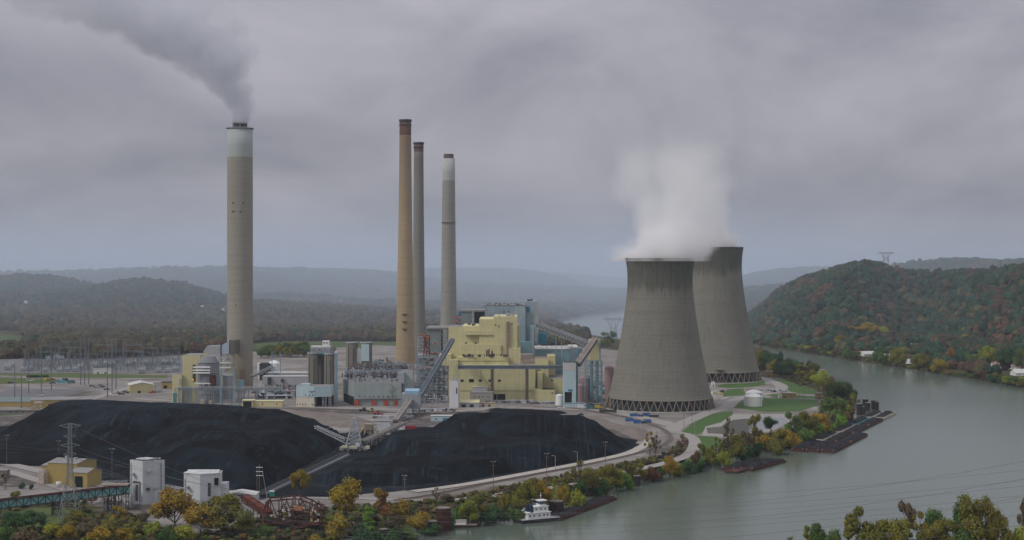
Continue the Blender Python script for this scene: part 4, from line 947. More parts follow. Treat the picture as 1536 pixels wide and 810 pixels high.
for row_i in range(9):
    m = M(); y = 14 + row_i * 32
    for i in range(26):
        x = pr.X(500 + min(row_i * 0 + 4, 4)) + (pr.X(600) - pr.X(504)) * (i + r.uniform(.1, .9)) / 26 - row_i * 1.2
        if y < 55 and x < pr.X(531) - (y / 55) * 17 + 1: continue
        h = r.uniform(2, 6.5); w = r.uniform(.6, 1.5); yy = y + r.uniform(-10, 10)
        m.box(x - w, x + w, yy - w, yy + w, zr, zr + h); 
        if r.random() < .5: m.bar((x - w, yy, zr + h), (x - w, yy, zr + h + 2.5), .3); m.bar((x - w, yy, zr + h + 2.5), (x + 3, yy, zr + h + 2.2), .25)
        if r.random() < .4: m.cyl(x + 2, yy + 2, zr, zr + r.uniform(2, 5), .7, .7, 8)
    m.bar((pr.X(512), y, zr + 3.5), (pr.X(598), y, zr + 3.5), .5); m.bar((pr.X(512), y + 5, zr + 2), (pr.X(598), y + 5, zr + 2), .4)
    pr.add("rapper_row", [GREYM, DARK, mk("roof_brown_kit", (.15, .11, .10), var=.3), STEELB][row_i % 4], m)
for a_, b_ in ((532, 538.5), (558, 564), (575.5, 582), (592, 597)): pr.add("red_door", REDP, M().box(pr.X(a_), pr.X(b_), -2.4, .3, 0, pr.Z(600)))
m = M()
for q in range(6):
    z0 = pr.Z(606 - q * 5.2); x0, x1 = (583, 592) if q % 2 == 0 else (592, 583); m.bar((pr.X(x0), -3, z0), (pr.X(x1), -3, z0 + 3.6), .8, .25)
pr.add("stair", YEL2 if False else mk("stair_tan", (.3, .25, .15)), m); pr.add("ledge", GREYM, M().box(pr.X(531), pr.X(603), -3.2, -1, pr.Z(597.5), pr.Z(597)))
win(pr, [(540 + 7 * i, 594.5) for i in range(8)], -1.6, .9, 1.5)
gx = T("grey_annex", "blank pale grey block between the tan chimney foot and the transfer house", "annex", 610, 1610); gx.box("body", mk("pale_aqua_wall", (.36, .41, .40), var=.08, panel=3), 604, 619.5, 557, None, 0, 18); gx.box("roof_box", GREYM, 597, 607, 558, 575, -6, 6); gx.add("roof", ROOFG, M().box(gx.X(604.5), gx.X(619), .5, 17.5, gx.Z(557), gx.Z(556.5)))
gx.add("rail", GALV, M().lattice(gx.X(612), gx.X(622), 2, 6, gx.Z(557), gx.Z(548), 2, .3))

# ------------------------------------------------------------------ grey galleries left of the silos
gl = T("duct_gallery", "long grey enclosed gallery on legs running to the silos", "gallery", 428, 1690)
gl.box("body", mk("gallery_grey", (.36, .37, .38), var=.08, panel=9, streak=.1), 394, 464, 565, 577, 0, 14); gl.add("roof", ROOFW, M().box(gl.X(394), gl.X(464), -.3, 14.3, gl.Z(565), gl.Z(564.4))); gl.add("leg_frame", STEELB, M().lattice(gl.X(397), gl.X(450), 2, 12, 0, gl.Z(577), 1, .6, nx=6)); gl.box("platform", DARK, 402, 407, 566, 577, -3, -.2); gl.box("platform", DARK, 422, 425.5, 568, 573, -3, -.2)
gl2 = T("duct_gallery", "second grey gallery behind the first, with a pale roof", "gallery", 435, 1800)
gl2.box("body", mk("gallery_grey", (.4, .4, .4)), 400, 464, 560, 572, 0, 14); gl2.add("roof", ROOFW, M().box(gl2.X(400), gl2.X(470), -.3, 20, gl2.Z(560), gl2.Z(559))); gl2.add("leg_frame", STEELB, M().lattice(gl2.X(402), gl2.X(460), 2, 12, 0, gl2.Z(572), 1, .6, nx=5))
pb = T("machinery_bay", "dark open bay of pipes and pumps below the grey galleries", "machinery", 425, 1680); r = random.Random(5); m = M(); m2 = M()
for i in range(70):
    x = r.uniform(pb.X(385), pb.X(463)); y = r.uniform(0, 40); h = r.uniform(1.5, 7); w = r.uniform(.6, 2.5)
    (m if r.random() < .6 else m2).box(x - w, x + w, y - w, y + w, 0, h)
for i in range(12): m2.tube((pb.X(385), 5 + i * 3, 3 + i * .3), (pb.X(455), 5 + i * 3, 3.5 + i * .3), .5)
pb.add("pumps", DARK, m); pb.add("pipes", GALV, m2)
for px_, row_ in ((431, 584), (438, 582), (440, 586), (432, 586)): x, z = pb.X(px_), pb.Z(row_); pb.add("lamp", REDLAMP, M().lathe([(.05, z - .5), (.45, z - .3), (.45, z + .3), (.05, z + .5)], 8, x, -.8)); pb.add("lamp_post", DARK, M().bar((x, 0, 0), (x, 0, z), .2))
tk = tank(411, 569, 9, 545, "white round tank with domed roof behind the grey galleries", WHTC, 4)
tk.add("side_box", WHT, M().box(-2, 6, -9, -6, 0, tk.Z(548)))
bk = T("low_shed", "low black shed beside the domed white tank", "shed", 396, 1960); bk.box("wall", mk("black_sheet", (.04, .045, .05)), 389, 404, 545, None, 0, 14); bk.box("end_wall", WHTC, 386, 389, 545, None, 0, 14)
for px_, lbl in ((408, "left one of two thin blue-grey masts before the domed tank"), (420.5, "right one of two thin blue-grey masts before the domed tank")):
    t = T("mast", lbl, "mast", px_, 1700); t.add("pole", AQUA, M().tube((0, 0, 0), (0, 0, t.Z(526)), .6, r2=.45)); t.add("cap", DARK, M().box(-.8, .8, -.8, .8, t.Z(526), t.Z(525)))
ib = incline("pipe_bridge", "pale pipe bridge sloping up past the chimney foot to the domed tank", P3(378, 566, 1760), P3(408, 552, 1800), 4, 2.5, (.2, .6), rail=GALV)
pr2 = T("pipe_rack", "blue-grey pipe rack stretching left and right of the chimney foot", "pipe rack", 345, 1600); m = M()
for x in range(268, 424, 13): 
    for y in (0, 5): m.bar((pr2.X(x), y, 0), (pr2.X(x), y, pr2.Z(582)), .55)
    m.bar((pr2.X(x), 0, pr2.Z(583)), (pr2.X(x), 5, pr2.Z(583)), .4)
pr2.add("trestles", STEELB, m); m = M()
for i, zz in enumerate((580.5, 583, 585)): m.box(pr2.X(266), pr2.X(423), i * 1.5, i * 1.5 + .8, pr2.Z(zz) - .5, pr2.Z(zz) + .3)
pr2.add("pipes", GALV, m)
for px_ in (331.5, 351.5): pr2.add("post", AQUA, M().bar((pr2.X(px_), -2, 0), (pr2.X(px_), -2, pr2.Z(555)), 1.2))
yl = T("low_workshop", "low yellow workshop with dark open bays just behind the left coal heap", "workshop", 392, 1585)
yl.box("wall", YEL, 379, 423, 602, None, 0, 12); yl.box("wall", YEL, 364, 380, 600.5, None, -3, 10); yl.box("opening", DKOPEN, 365.5, 378, 602, None, -3.3, -2.8); yl.add("roof", mk("pale_yellow_roof", (.5, .5, .3)), M().box(yl.X(363), yl.X(381), -4, 11, yl.Z(600.5), yl.Z(600.1)).box(yl.X(380), yl.X(424), -.5, 13, yl.Z(602), yl.Z(601.6))); win(yl, [(394, 606), (415, 606)], 0, 1.0, 2.2, REDP, "red_panel")

# ------------------------------------------------------------------ scrubber left of the tall chimney
sy_ = T("absorber_building", "pale yellow absorber building wrapped round a grey steel vessel by the tallest chimney", "scrubber", 290, 1640)
sy_.box("wall", YEL, 274, 300, 533, None, 0, 40); sy_.box("low_wing", YEL, 259.5, 274, 562, None, -4, 26); sy_.box("wall", YEL, 300, 312, 537, 560, 20, 44); sy_.add("roof", ROOFG, M().box(sy_.X(274.5), sy_.X(299.5), .5, 39, sy_.Z(533), sy_.Z(532.6)).box(sy_.X(260), sy_.X(273.5), -3.5, 25, sy_.Z(562), sy_.Z(561.7)))
sy_.box("blue_door", TEALW, 261, 266, 589, None, -4.2, -3.5); sy_.box("louvre", DARK, 289, 293.5, 547, 572, -.3, 0.2); sy_.box("side_louvre", GREYM, 270, 273.5, 568, 577, -4.3, -3.8)
x, z = sy_.X(290), sy_.Z(569.5); sy_.add("lamp", ORANGELAMP, M().lathe([(.05, z - .5), (.5, z - .4), (.5, z + .4), (.05, z + .5)], 8, x, -.9)); sy_.add("porch", STEELB, M().lattice(sy_.X(265), sy_.X(288), -8, -2, 0, sy_.Z(581), 1, .5, nx=3))
av = T("absorber_vessel", "domed grey steel vessel ringed by white pipes, left of the tallest chimney", "absorber vessel", 313, 1632)
r_ = 15.5 * av.k; z = av.Z(543); av.add("shell", mk("vessel_grey", (.20, .21, .215), var=.15, streak=.2, band=3.5, panel=2.5), M().lathe([(r_, 0), (r_, z), (r_ * .96, z + .8), (r_ * .62, z + 6.2), (r_ * .6, z + 6.4)], 48)); 
m = M()
for i in range(28):
    a = 2 * math.pi * i / 28; m.bar((r_ * 1.01 * math.cos(a), r_ * 1.01 * math.sin(a), 0), (r_ * 1.01 * math.cos(a), r_ * 1.01 * math.sin(a), z), .35)
for q in (.25, .5, .75, 1.0): m.lathe([(r_, z * q - .4), (r_ + .7, z * q - .4), (r_ + .7, z * q), (r_, z * q)], 48, cap=False)
av.add("stiffener", GREYM, m)
m = M()
for zz in (550, 554.5, 558.5): m.tube((av.X(293), -r_ - 1.5, av.Z(zz)), (av.X(318.5), -r_ - 1.5, av.Z(zz)), .85); m.bar((av.X(294), -r_ - 1, av.Z(zz) - 1), (av.X(294), -r_ + 6, av.Z(zz) - 1), .5)
m.tube((av.X(296), -r_ - 1.5, av.Z(574)), (av.X(320), -r_ - 1.5, av.Z(574)), .6)
for x in (301, 309, 317): m.bar((av.X(x), -r_ - 1.6, av.Z(574)), (av.X(x), -r_ - 1.6, av.Z(578)), .5)
av.add("spray_pipe", WHTC, m); av.add("duct", RUST, M().box(av.X(318), av.X(326), -r_ - 2, -r_ + 4, av.Z(576), av.Z(562)))
av.add("pump_house", mk("tan_wall", (.4, .3, .2)), M().box(av.X(305), av.X(311), -r_ - 6, -r_ - 1, 0, 5).box(av.X(318), av.X(322), -r_ - 6, -r_ - 1, 0, 3.6))
du = T("flue_duct", "big pale ribbed duct carried across to the tallest chimney", "duct", 325, 1768); DUCT = mk("duct_skin", (.34, .35, .36), var=.1, panel=2.4, streak=.1)
X, Z = du.X, du.Z
du.add("duct", DUCT, M().prism([(0, 0)], 0, 0) if False else M().add([(X(304), 4, Z(527)), (X(309), 4, Z(519.5)), (X(330), 4, Z(518.5)), (X(330), 4, Z(532.5)), (X(304), 4, Z(532.5)), (X(304), 22, Z(527)), (X(309), 22, Z(519.5)), (X(330), 22, Z(518.5)), (X(330), 22, Z(532.5)), (X(304), 22, Z(532.5))],
    [(0, 4, 3, 2, 1), (5, 6, 7, 8, 9), (0, 1, 6, 5), (1, 2, 7, 6), (2, 3, 8, 7), (3, 4, 9, 8), (4, 0, 5, 9)]))
du.add("duct", mk("duct_blue", (.36, .42, .50), var=.08, panel=2.4), M().add([(X(331.5), 3, Z(518)), (X(343), 3, Z(511.5)), (X(343), 3, Z(531)), (X(331.5), 3, Z(531.5)), (X(331.5), 24, Z(518)), (X(343), 24, Z(511.5)), (X(343), 24, Z(531)), (X(331.5), 24, Z(531.5))],
    [(0, 3, 2, 1), (4, 5, 6, 7), (0, 1, 5, 4), (1, 2, 6, 5), (2, 3, 7, 6), (3, 0, 4, 7)]))
du.add("expansion_joint", DARK, M().box(X(330), X(331.5), 2.5, 24, Z(532.5), Z(517))); du.add("expansion_joint", mk("joint_brown", (.14, .12, .10)), M().box(X(344.5), X(350.5), 2, 44, Z(531), Z(511.5))); du.add("expansion_joint", DARK, M().box(X(343), X(344.5), 2.5, 24, Z(531.5), Z(511)))
du.add("support_frame", GALV, M().lattice(X(327), X(347), 4, 20, 0, Z(532.5), 7, .7, nx=2)); du.add("platform", WHTC, M().box(X(327), X(346), 1, 5, Z(545), Z(544)).box(X(327), X(346), 1, 5, Z(552), Z(551)))
tank(343, 598, 9.2, 563, "tall grey-white tank standing in front of the tallest chimney's foot", mk("tank_grey", (.36, .38, .41), var=.1, streak=.1), 1); tank(328.5, 600, 3, 566, "narrow tan tank squeezed left of the tall grey-white tank", mk("tank_tan", (.33, .30, .24)), .8)
bx = T("switch_house", "small pale blue switch house at the tallest chimney's foot", "switch house", 361, 1640); bx.box("wall", AQUA, 356, 365, 571, 583, 0, 8); bx.add("leg_frame", STEELB, M().lattice(bx.X(356), bx.X(365), 0, 8, 0, bx.Z(583), 1, .5, nx=2)); bx.add("roof", ROOFG, M().box(bx.X(355.5), bx.X(365.5), -.5, 8.5, bx.Z(571), bx.Z(570.5)))

# pipes, skids and stores scattered at the feet of the buildings
def clutter(px, row, pw, dep, n, label, seed, hmax=4.5):
    t = T("equipment_yard", label, "equipment", px, row=row); r = random.Random(seed); k = t.k; ms = [M(), M(), M(), M()]; hw = pw * k / 2
    for i in range(n):
        x = r.uniform(-hw, hw); y = r.uniform(0, dep); m = r.choice(ms); w = r.uniform(.5, 2.2); h = r.uniform(.8, hmax); c = r.random()
        if c < .5: m.box(x - w, x + w, y - w * .6, y + w * .6, 0, h)
        elif c < .75: m.cyl(x, y, 0, h * 1.2, w * .6, w * .6, 10)
        else: m.tube((x - w * 2, y, h * .6), (x + w * 2, y, h * .6), .35); m.bar((x, y, 0), (x, y, h * .6), .3)
    for i in range(3): y = r.uniform(0, dep); z = r.uniform(1.5, hmax); ms[1].tube((-hw, y, z), (hw, y + r.uniform(-2, 2), z), .3)
    for m, nm, mt in zip(ms, ("skids", "pipes", "pumps", "cabinets"), (DARK, GALV, mk("yard_brown", (.16, .12, .09), var=.3), WHT)):
        if m.v: t.add(nm, mt, m)
clutter(745, 605, 112, 16, 70, "pipes, skids and stores strewn along the foot of the yellow boiler house", 41, 3.2)
clutter(815, 606, 40, 10, 34, "scrap and small skids at the foot of the yellow annex", 42, 2.5)
clutter(905, 590, 40, 60, 60, "dense clutter of cabins and pipes between the pink tanks and the nearer cooling tower", 43, 6)
clutter(655, 604, 50, 30, 60, "jumble of pumps and pipes under the open duct deck", 44, 7)
clutter(655, 618, 56, 14, 40, "jumble of stores on the ground before the duct deck", 45, 3)
clutter(398, 590, 60, 20, 46, "pipes and skids on the ground below the grey galleries", 46, 4)
clutter(300, 598, 70, 14, 46, "pumps and cabinets along the foot of the absorber building", 47, 4)
clutter(558, 552, 46, 120, 70, "rows of small plant seen beyond the precipitator roof", 48, 8)
clutter(590, 628, 60, 14, 34, "machines and pipes by the foot of the lower conveyor flight", 49, 3)
# ------------------------------------------------------------------ ground height lookup
def gz(x, y):
    Z, S = height(np.array([[x]], float), np.array([[y]], float)); return float(Z[0, 0])
def near_label(things, fmt):
    for i, t in enumerate(things): t["label"] = fmt.format(ordw(i))

# ------------------------------------------------------------------ coal yard machinery
incline("conveyor", "low double belt conveyor running diagonally through the alley between the coal heaps", P3(386, 745, 967)[:2] + (1.2,), P3(520, 681, 1187)[:2] + (1.5,), 4.2, .4, (), cover=mk("belt_black", (.012, .012, .013)), rail=mk("yard_frame", (.10, .11, .12)), nz=24)
yr = T("side_rail", "pale rail beam lying beside the diagonal yard conveyor", "rail", 450, 1055)
yr.add("beam", GALV, M().bar((xat(398, 975) - xat(450, 1055), 975 - 1055, .8), (xat(523, 1180) - xat(450, 1055), 1180 - 1055, .8), .9, .5)); yr.add("sleepers", DARK, M().bar((xat(392, 975) - xat(450, 1055), 975 - 1055, .3), (xat(519, 1180) - xat(450, 1055), 1180 - 1055, .3), 9, .25))
st = T("stacker_reclaimer", "pale steel coal stacker with tall lattice mast and two long booms between the heaps", "coal stacker", 531, 1205)
m = M(); zt = st.Z(629); 
for sx in (-1, 1):
    for sy2 in (-1, 1): m.bar((sx * 6.5, sy2 * 4, 3), (sx * 1.3 + .5, sy2 * 1.2, zt), .75)
for i in range(1, 7):
    t_ = i / 7; w = 6.5 - 5.2 * t_; v = 4 - 2.8 * t_; z = 3 + (zt - 3) * t_; c = .5 * t_
    w0 = 6.5 - 5.2 * (i - 1) / 7; v0 = 4 - 2.8 * (i - 1) / 7; z0 = 3 + (zt - 3) * (i - 1) / 7; c0_ = .5 * (i - 1) / 7
    for s1 in (-1, 1):
        m.bar((-w + c, s1 * v, z), (w + c, s1 * v, z), .4); m.bar((s1 * w + c, -v, z), (s1 * w + c, v, z), .4)
        m.bar((-w0 + c0_, s1 * v0, z0), (w + c, s1 * v, z), .35); m.bar((w0 + c0_, s1 * v0, z0), (-w + c, s1 * v, z), .35)
m.box(-.8, 1.8, -1.4, 1.4, zt - .5, zt + 1.4); st.add("mast", GALV, m)
st.add("chassis", GALV, M().lattice(-9, 9, -4.5, 4.5, .6, 3.4, 1, .5, nx=4).box(-11, -8, -3, 3, 1, 3.4).box(7, 10.5, -2.5, 2.5, 1, 3.4)); st.add("hopper", mk("machine_cream", (.50, .47, .33), var=.1), M().box(-9, -4.5, -6.2, -3, 3, 5).box(-3, 3, -6.4, -3, 2.6, 4.4).box(9.5, 12.5, -5, -1, 2.2, 4.4))
st.add("cabin", WHT, M().box(2, 5, -6.2, -3.2, 4.2, 7)); st.add("counterweight", DARK, M().box(4.5, 9, -2.5, 2.5, 5, 8))
def boom(a, b, w=3.2, h=3.0, n=12):
    m = M(); a = Vector(a); b = Vector(b); d = b - a; s = Vector((d.x, d.y, 0)).cross(Vector((0, 0, 1))).normalized() * w / 2
    for sg in (-1, 1):
        for hh in (0, h): m.bar(a + s * sg + Vector((0, 0, hh)), b + s * sg * .8 + Vector((0, 0, hh * .6)), .45)
        for i in range(n):
            p = a + d * (i / n) + s * sg; q = a + d * ((i + 1) / n) + s * sg; m.bar(p + Vector((0, 0, 0 if i % 2 else h * (1 - .4 * i / n))), q + Vector((0, 0, h * (1 - .4 * i / n) if i % 2 else 0)), .28)
    for i in range(n + 1): p = a + d * (i / n); m.bar(p + s, p - s, .3)
    return m
bl = (st.X(467), 26, 15.5); st.add("boom", GALV, boom((-6, 0, 6.5), bl)); st.add("boom_belt", DARK, M().bar((-6, 0, 7.2), (bl[0], bl[1], bl[2] + .8), 2, .5)); st.add("walkway", GALV, M().bar((-6, 4, 5), (bl[0] + 4, bl[1] + 4, bl[2] - 2), .8, .3).bar((bl[0] + 9, bl[1], bl[2] + 2), (bl[0] + 12, bl[1], bl[2] + 8), .4))
st.add("stay_cable", GALV, M().bar((0, 0, zt), (bl[0] * .75, bl[1] * .75, 15), .22).bar((1, 0, zt), (20, 70, 12), .22))
incline("tripper_conveyor", "light steel trailing conveyor linking the stacker to the lower transfer point", P3(540, 674, 1215)[:2] + (4.0,), P3(607, 644, 1330)[:2] + (8.5,), 4.5, 2.4, (.1, .3, .5, .7, .9), rail=mk("weathered_pale_steel", (.34, .32, .29), var=.2))
lc_ = shed("pump_cabin", "grey windowless block beside the stacker's trailing conveyor", "cabin", 573, 652, 24, 632, 12, WHT, ROOFG, ridge=.3, doors=((-6, 2, 3),)); M_ = lc_
lc2 = T("beige_loader", "beige open loading frame standing left of the grey windowless block", "frame", 555, row=652); lc2.add("legs", mk("beige_steel", (.40, .33, .25), var=.15), M().lattice(-5, 5, 0, 8, 0, 9, 2, .7, nx=2)); lc2.add("cab", mk("beige_steel", (.4, .3, .2)), M().box(-4, 3, 1, 7, 6, 9.2)); lc2.add("chute", mk("machine_yellow", (.45, .38, .15)), M().bar((-5, 2, 7), (-9, 0, 1), 1.4, .8))
rt_ = T("mobile_tank", "small red tank skid at the foot of the conveyor between the heaps", "tank skid", 611, row=645); rt_.add("tank", mk("dull_red", (.25, .03, .04)), M().box(-2, 8, -2, 2, .3, 3.6)); rt_.add("frame", WHTC, M().box(-8, -2.4, -2, 2, .3, 3).lattice(-8, -2.4, -2.2, 2.2, 0, 3.4, 1, .2))
# clutter of vehicles and plant on the spoil road
for i, (px_, row_, c_, w_, h_, lbl) in enumerate(((546, 617, (.06, .06, .06), 14, 4, "dark bulldozer parked behind the spoil bank, below the precipitators"), (558, 618, (.35, .3, .12), 12, 3.5, "yellow loader parked behind the spoil bank, below the red doors"), (567, 622, (.35, .05, .06), 12, 3, "red loader parked on the spoil road below the red doors"))):
    t = T("loader", lbl, "loader", px_, row=row_); pm = mk("plant_paint_%d" % i, c_, rough=.6); s_ = w_ * t.k * .55
    t.add("body", pm, M().box(-s_, s_ * .4, -1.3, 1.3, .9, 2.4)); t.add("cab", DARK, M().box(-s_ * .3, s_ * .3, -1, 1, 2.4, 3.9)); t.add("bucket", pm, M().box(s_ * .7, s_ * 1.0, -1.7, 1.7, .2, 1.6).bar((s_ * .2, 0, 1.6), (s_ * .8, 0, .8), .5))
    for wx in (-s_ * .7, s_ * .15):
        for wy in (-1.5, 1.2): t.add("wheel", TYRE, M().tube((wx, wy, .8), (wx, wy + .4, .8), .8, 12))

# ------------------------------------------------------------------ foreground left: sheds, towers, truss conveyor, rusty unloader
DSt = dist(727)
fs = T("coal_handling_shed", "ochre steel shed with stepped grey roofs and one dark open doorway", "shed", 98, DSt, rz=0)
k = fs.k
def gb(t, x0, x1, y0, y1, ze, zr, along, wall=YEL2, roof=ROOFG):
    w = t.add("wall", wall, M().gable(x0, x1, y0, y1, 0, ze, zr, along)); t.add("roof", roof, M().roof(x0, x1, y0, y1, ze, zr, along)); return w
X, Z = fs.X, fs.Z
fs.o.rotation_euler = (0, 0, math.radians(-16))
gb(fs, X(49), X(70), 6, 24, 11.2, 12.6, 'x'); gb(fs, X(68), X(118), 0, 24, 14, 16, 'x'); gb(fs, X(116), X(146), -8, 10, 9.4, 11.6, 'x')
fs.add("doorway", DKOPEN, M().box(X(126), X(138.5), -8.25, -7.7, 0, 7.2)); fs.add("vent", GALV, M().cyl(X(84), 12, 15, 17.5, 1.3, 1.5).cyl(X(102), 10, 15, 17, 1.1, 1.3))
fs.add("stair", mk("cream_steel", (.5, .42, .36)), M().lattice(X(59), X(66), -4, 0, 0, 9.5, 4, .55, nx=2)); fs.add("tank", WHT, M().lathe([(.1, 1), (1.8, 1.2), (1.8, 4), (.1, 4.2)], 14, X(107), -14))
wtm = mk("white_cladding", (.50, .52, .53), var=.06, streak=.16, panel=2.2, second=(.38, .35, .29), sec_t=.64)
w1 = T("transfer_tower", "tall white transfer tower at the end of the teal truss conveyor", "transfer tower", 214, row=764)
pts = [(0, 0), (w1.X(243), 7), (2.5, 15), (w1.X(190), 8)]; zt = w1.Z(692)
w1.add("wall", wtm, M().prism(pts, 3, zt)); w1.add("plinth", CONC, M().prism([(x * 1.02, y * 1.02 - .2) for x, y in pts], 0, 3)); w1.add("roof", DARK, M().prism([(x * .9 + .1, .8 + y * .9) for x, y in pts], zt, zt + .3))
w1.add("penthouse", wtm, M().prism([(-6, 8), (2, 4), (6, 9), (-1, 13)], zt, zt + .9)); w1.add("roof_fan", GALV, M().cyl(6, 7, zt, zt + 1.2, .8, .9).cyl(8, 8, zt, zt + 1.2, .8, .9)); 
w1.add("stair_bay", wtm, M().box(-6, -2.3, .5, 6, 3, w1.Z(724))); w1.add("stair_window", mk("dim_glazing", (.09, .08, .07)), M().box(-4.4, -2.9, .2, .8, 5, w1.Z(727))); w1.add("stair_roof", DARK, M().box(-6.3, -2, .2, 6, w1.Z(724), w1.Z(723)))
w1.add("handrail", GALV, M().lattice(-6, 10, -3, -1, 2.8, 4, 1, .12, nx=10)); w1.add("window", DARK, M().box(1.8, 4.2, .5, 1.6, w1.Z(736), w1.Z(732))); w1.add("steel_frame", GALV, M().lattice(8, 13, -3, 2, 0, 11, 4, .35))
w2 = T("transfer_tower", "white transfer tower behind the golden trees, dark window near its top", "transfer tower", 300, row=777)
pts = [(0, 0), (w2.X(329), 4), (w2.X(326), 15), (w2.X(273), 11), (w2.X(273), 5)]; zt = w2.Z(712)
w2.add("wall", wtm, M().prism(pts, 0, zt)); w2.add("roof", ROOFW, M().prism([(x * 1.02, y * 1.02 - .2) for x, y in pts], zt, zt + .4)); w2.add("ridge_cap", wtm, M().gable(w2.X(278), w2.X(326), 3, 12, zt + .4, zt + .6, zt + 2, 'x'))
w2.add("lower_wing", wtm, M().box(w2.X(327), w2.X(337), 5, 14, 0, w2.Z(727))); w2.add("window", DKOPEN, M().box(w2.X(320), w2.X(326), 2.6, 5, w2.Z(729), w2.Z(718))); w2.add("window", DARK, M().box(w2.X(311), w2.X(315), 1.3, 2.6, w2.Z(745), w2.Z(725)))
w2.add("stair", GALV, M().lattice(w2.X(311), w2.X(322), 0, 2.4, 0, w2.Z(745), 5, .22)); m = M()
for i in range(9): m.bar((w2.X(292 + i * 3.5), 5, zt + 1), (w2.X(292 + i * 3.5), 5, zt + 2.4), .5)
w2.add("roof_vents", WHTC, m); w2.add("dark_bay", DKOPEN, M().box(w2.X(306), w2.X(320), .8, 3.5, 0, w2.Z(757)))
w3 = T("drive_house", "low white drive house with gabled roof beside the rusty unloader", "drive house", 360, row=772)
w3.add("wall", wtm, M().gable(w3.X(333), w3.X(383), 0, 13, 0, w3.Z(743), w3.Z(739), 'y')); w3.add("roof", ROOFW, M().roof(w3.X(333), w3.X(383), 0, 13, w3.Z(743), w3.Z(739), 'y'))
for t_, pts_ in ((w1, ((-7, 2.2, 20), (3.5, -.1, 22), (7, 2.5, 12))), (w2, ((-8, .6, 17), (6, .8, 9)))):
    for x_, y_, z_ in pts_: t_.add("vent_louvre", GREYM, M().box(x_ - .9, x_ + .9, y_ - .1, y_ + 3, z_, z_ + 1.1))
w1.add("downpipe", DARK, M().tube((-8.6, 6.6, 3), (-8.6, 6.6, 27), .16).tube((9.8, 5.4, 3), (9.8, 5.4, 27), .16)); w2.add("downpipe", DARK, M().tube((-9.6, 4.4, 0), (-9.6, 4.4, 22), .16))
w3.add("ridge_vent", DARK, M().box(-2, 2, -.15, 0, w3.Z(744), w3.Z(742))); w3.add("side_door", DARK, M().box(-7, -4.6, -.15, .1, 0, 3))
# belt from tower to tower
incline("conveyor", "short brown covered conveyor between the two white towers", (xat(243, 930), 932, 9.5), (xat(275, 915), 915, 9.5), 4, 3, (), cover=mk("cover_brown", (.16, .12, .10), var=.2), nz=8)
# teal truss conveyor
tc_ = T("truss_conveyor", "long teal truss conveyor with rusty top chord crossing the lower left", "truss conveyor", 60, 880)
a = Vector((xat(-90, 862) - tc_.o.location.x, 862 - 880, 5.0)); b = Vector((xat(194, 915) - tc_.o.location.x, 915 - 880, 9.8)); d = b - a; s = Vector((d.x, d.y, 0)).cross(Vector((0, 0, 1))).normalized() * 2; up = Vector((0, 0, 5.0)); n = 26; m = M(); mt = M()
for sg in (-1, 1):
    o_ = s * sg; m.bar(a + o_, b + o_, .45); mt.bar(a + o_ + up, b + o_ + up, .9, .7)
    for i in range(n):
        p = a + d * (i / n) + o_; q = a + d * ((i + 1) / n) + o_; m.bar(p, p + up, .35); m.bar(p if i % 2 else p + up, q + up if i % 2 else q, .35)
tc_.add("truss", mk("dark_green_steel", (.045, .05, .05), var=.3), m); tc_.add("top_chord", RUST, mt); tc_.add("cladding", mk("teal_cladding", (.20, .42, .43), var=.1, streak=.1), M().bar(a + Vector((0, 0, 2.5)), b + Vector((0, 0, 2.5)), 3.4, 4.0))
for q in (.28, .60, .90):
    p = a + d * q; mm = M().lattice(p.x - 2, p.x + 2, p.y - 2, p.y + 2, -.5, p.z, 2, .5); tc_.add("trestle", DARK, mm)
tc_.add("head_platform", ROOFP, M().box(b.x - 16, b.x, b.y - 5, b.y + 3, b.z + 5.1, b.z + 5.8)); tc_.add("handrail", GALV, M().lattice(b.x - 14, b.x - 2, b.y - 4.8, b.y + 2.6, b.z + 5.8, b.z + 7.4, 1, .15, nx=5)); tc_.add("trestle", DARK, M().lattice(b.x - 14, b.x - 1, b.y - 4, b.y + 3, -.5, b.z + 5, 3, .4, nx=3))
hd = shed("concrete_hut", "small concrete hut at the left edge by the dirt track", "hut", 3, 717, 14, 706, 7, CONCD, ROOFG, ridge=.2, doors=((1, 1.5, 2.4),), wins=((4, 2),))
# rusty barge unloader
ru = T("barge_unloader", "derelict rusty steel barge unloader, a tangle of girders by the river", "unloader", 425, 848); X, Z = ru.X, ru.Z; r = random.Random(31)
m = M(); top = [(400, 753), (403, 750), (420, 749), (440, 746.5), (450, 747), (466, 753), (484, 763)]
for y in (-4, 7):
    for (x0, r0_), (x1, r1_) in zip(top[:-1], top[1:]): m.bar((X(x0), y, Z(r0_)), (X(x1), y, Z(r1_)), .7)
    for x, rr in top[1:]: m.bar((X(x), y, Z(rr)), (X(x), y, Z(784)), .5)
    for i in range(7): m.bar((X(403 + i * 12), y, Z(784 if i % 2 else 753)), (X(415 + i * 12), y, Z(753 + i if i % 2 else 784)), .45)
    m.bar((X(395), y, Z(784)), (X(484), y, Z(782)), .8)
    m.bar((X(402), y, Z(752)), (X(394), y, Z(775)), .8)
for x, rr in top[1:]: m.bar((X(x), -4, Z(rr)), (X(x), 7, Z(rr)), .5); m.bar((X(x), -4, Z(784)), (X(x), 7, Z(784)), .5)
ru.add("truss_frame", RUST, m)
m = M()
for (x, rb_) in ((394, None), (441, None), (484, 800)):
    for y in ((-4, 7)): m.bar((X(x), y, -4), (X(x), y, Z(770)), 1.3 if x == 441 else .9)
m.bar((X(441), -5, -6), (X(441), -5, Z(762)), 1.9); ru.add("leg", RUST, m)
m = M().bar((X(447), -5, Z(788)), (X(485), -6, Z(781)), 1.2, 1.6); ru.add("boom_girder", RUST, m)
m = M()
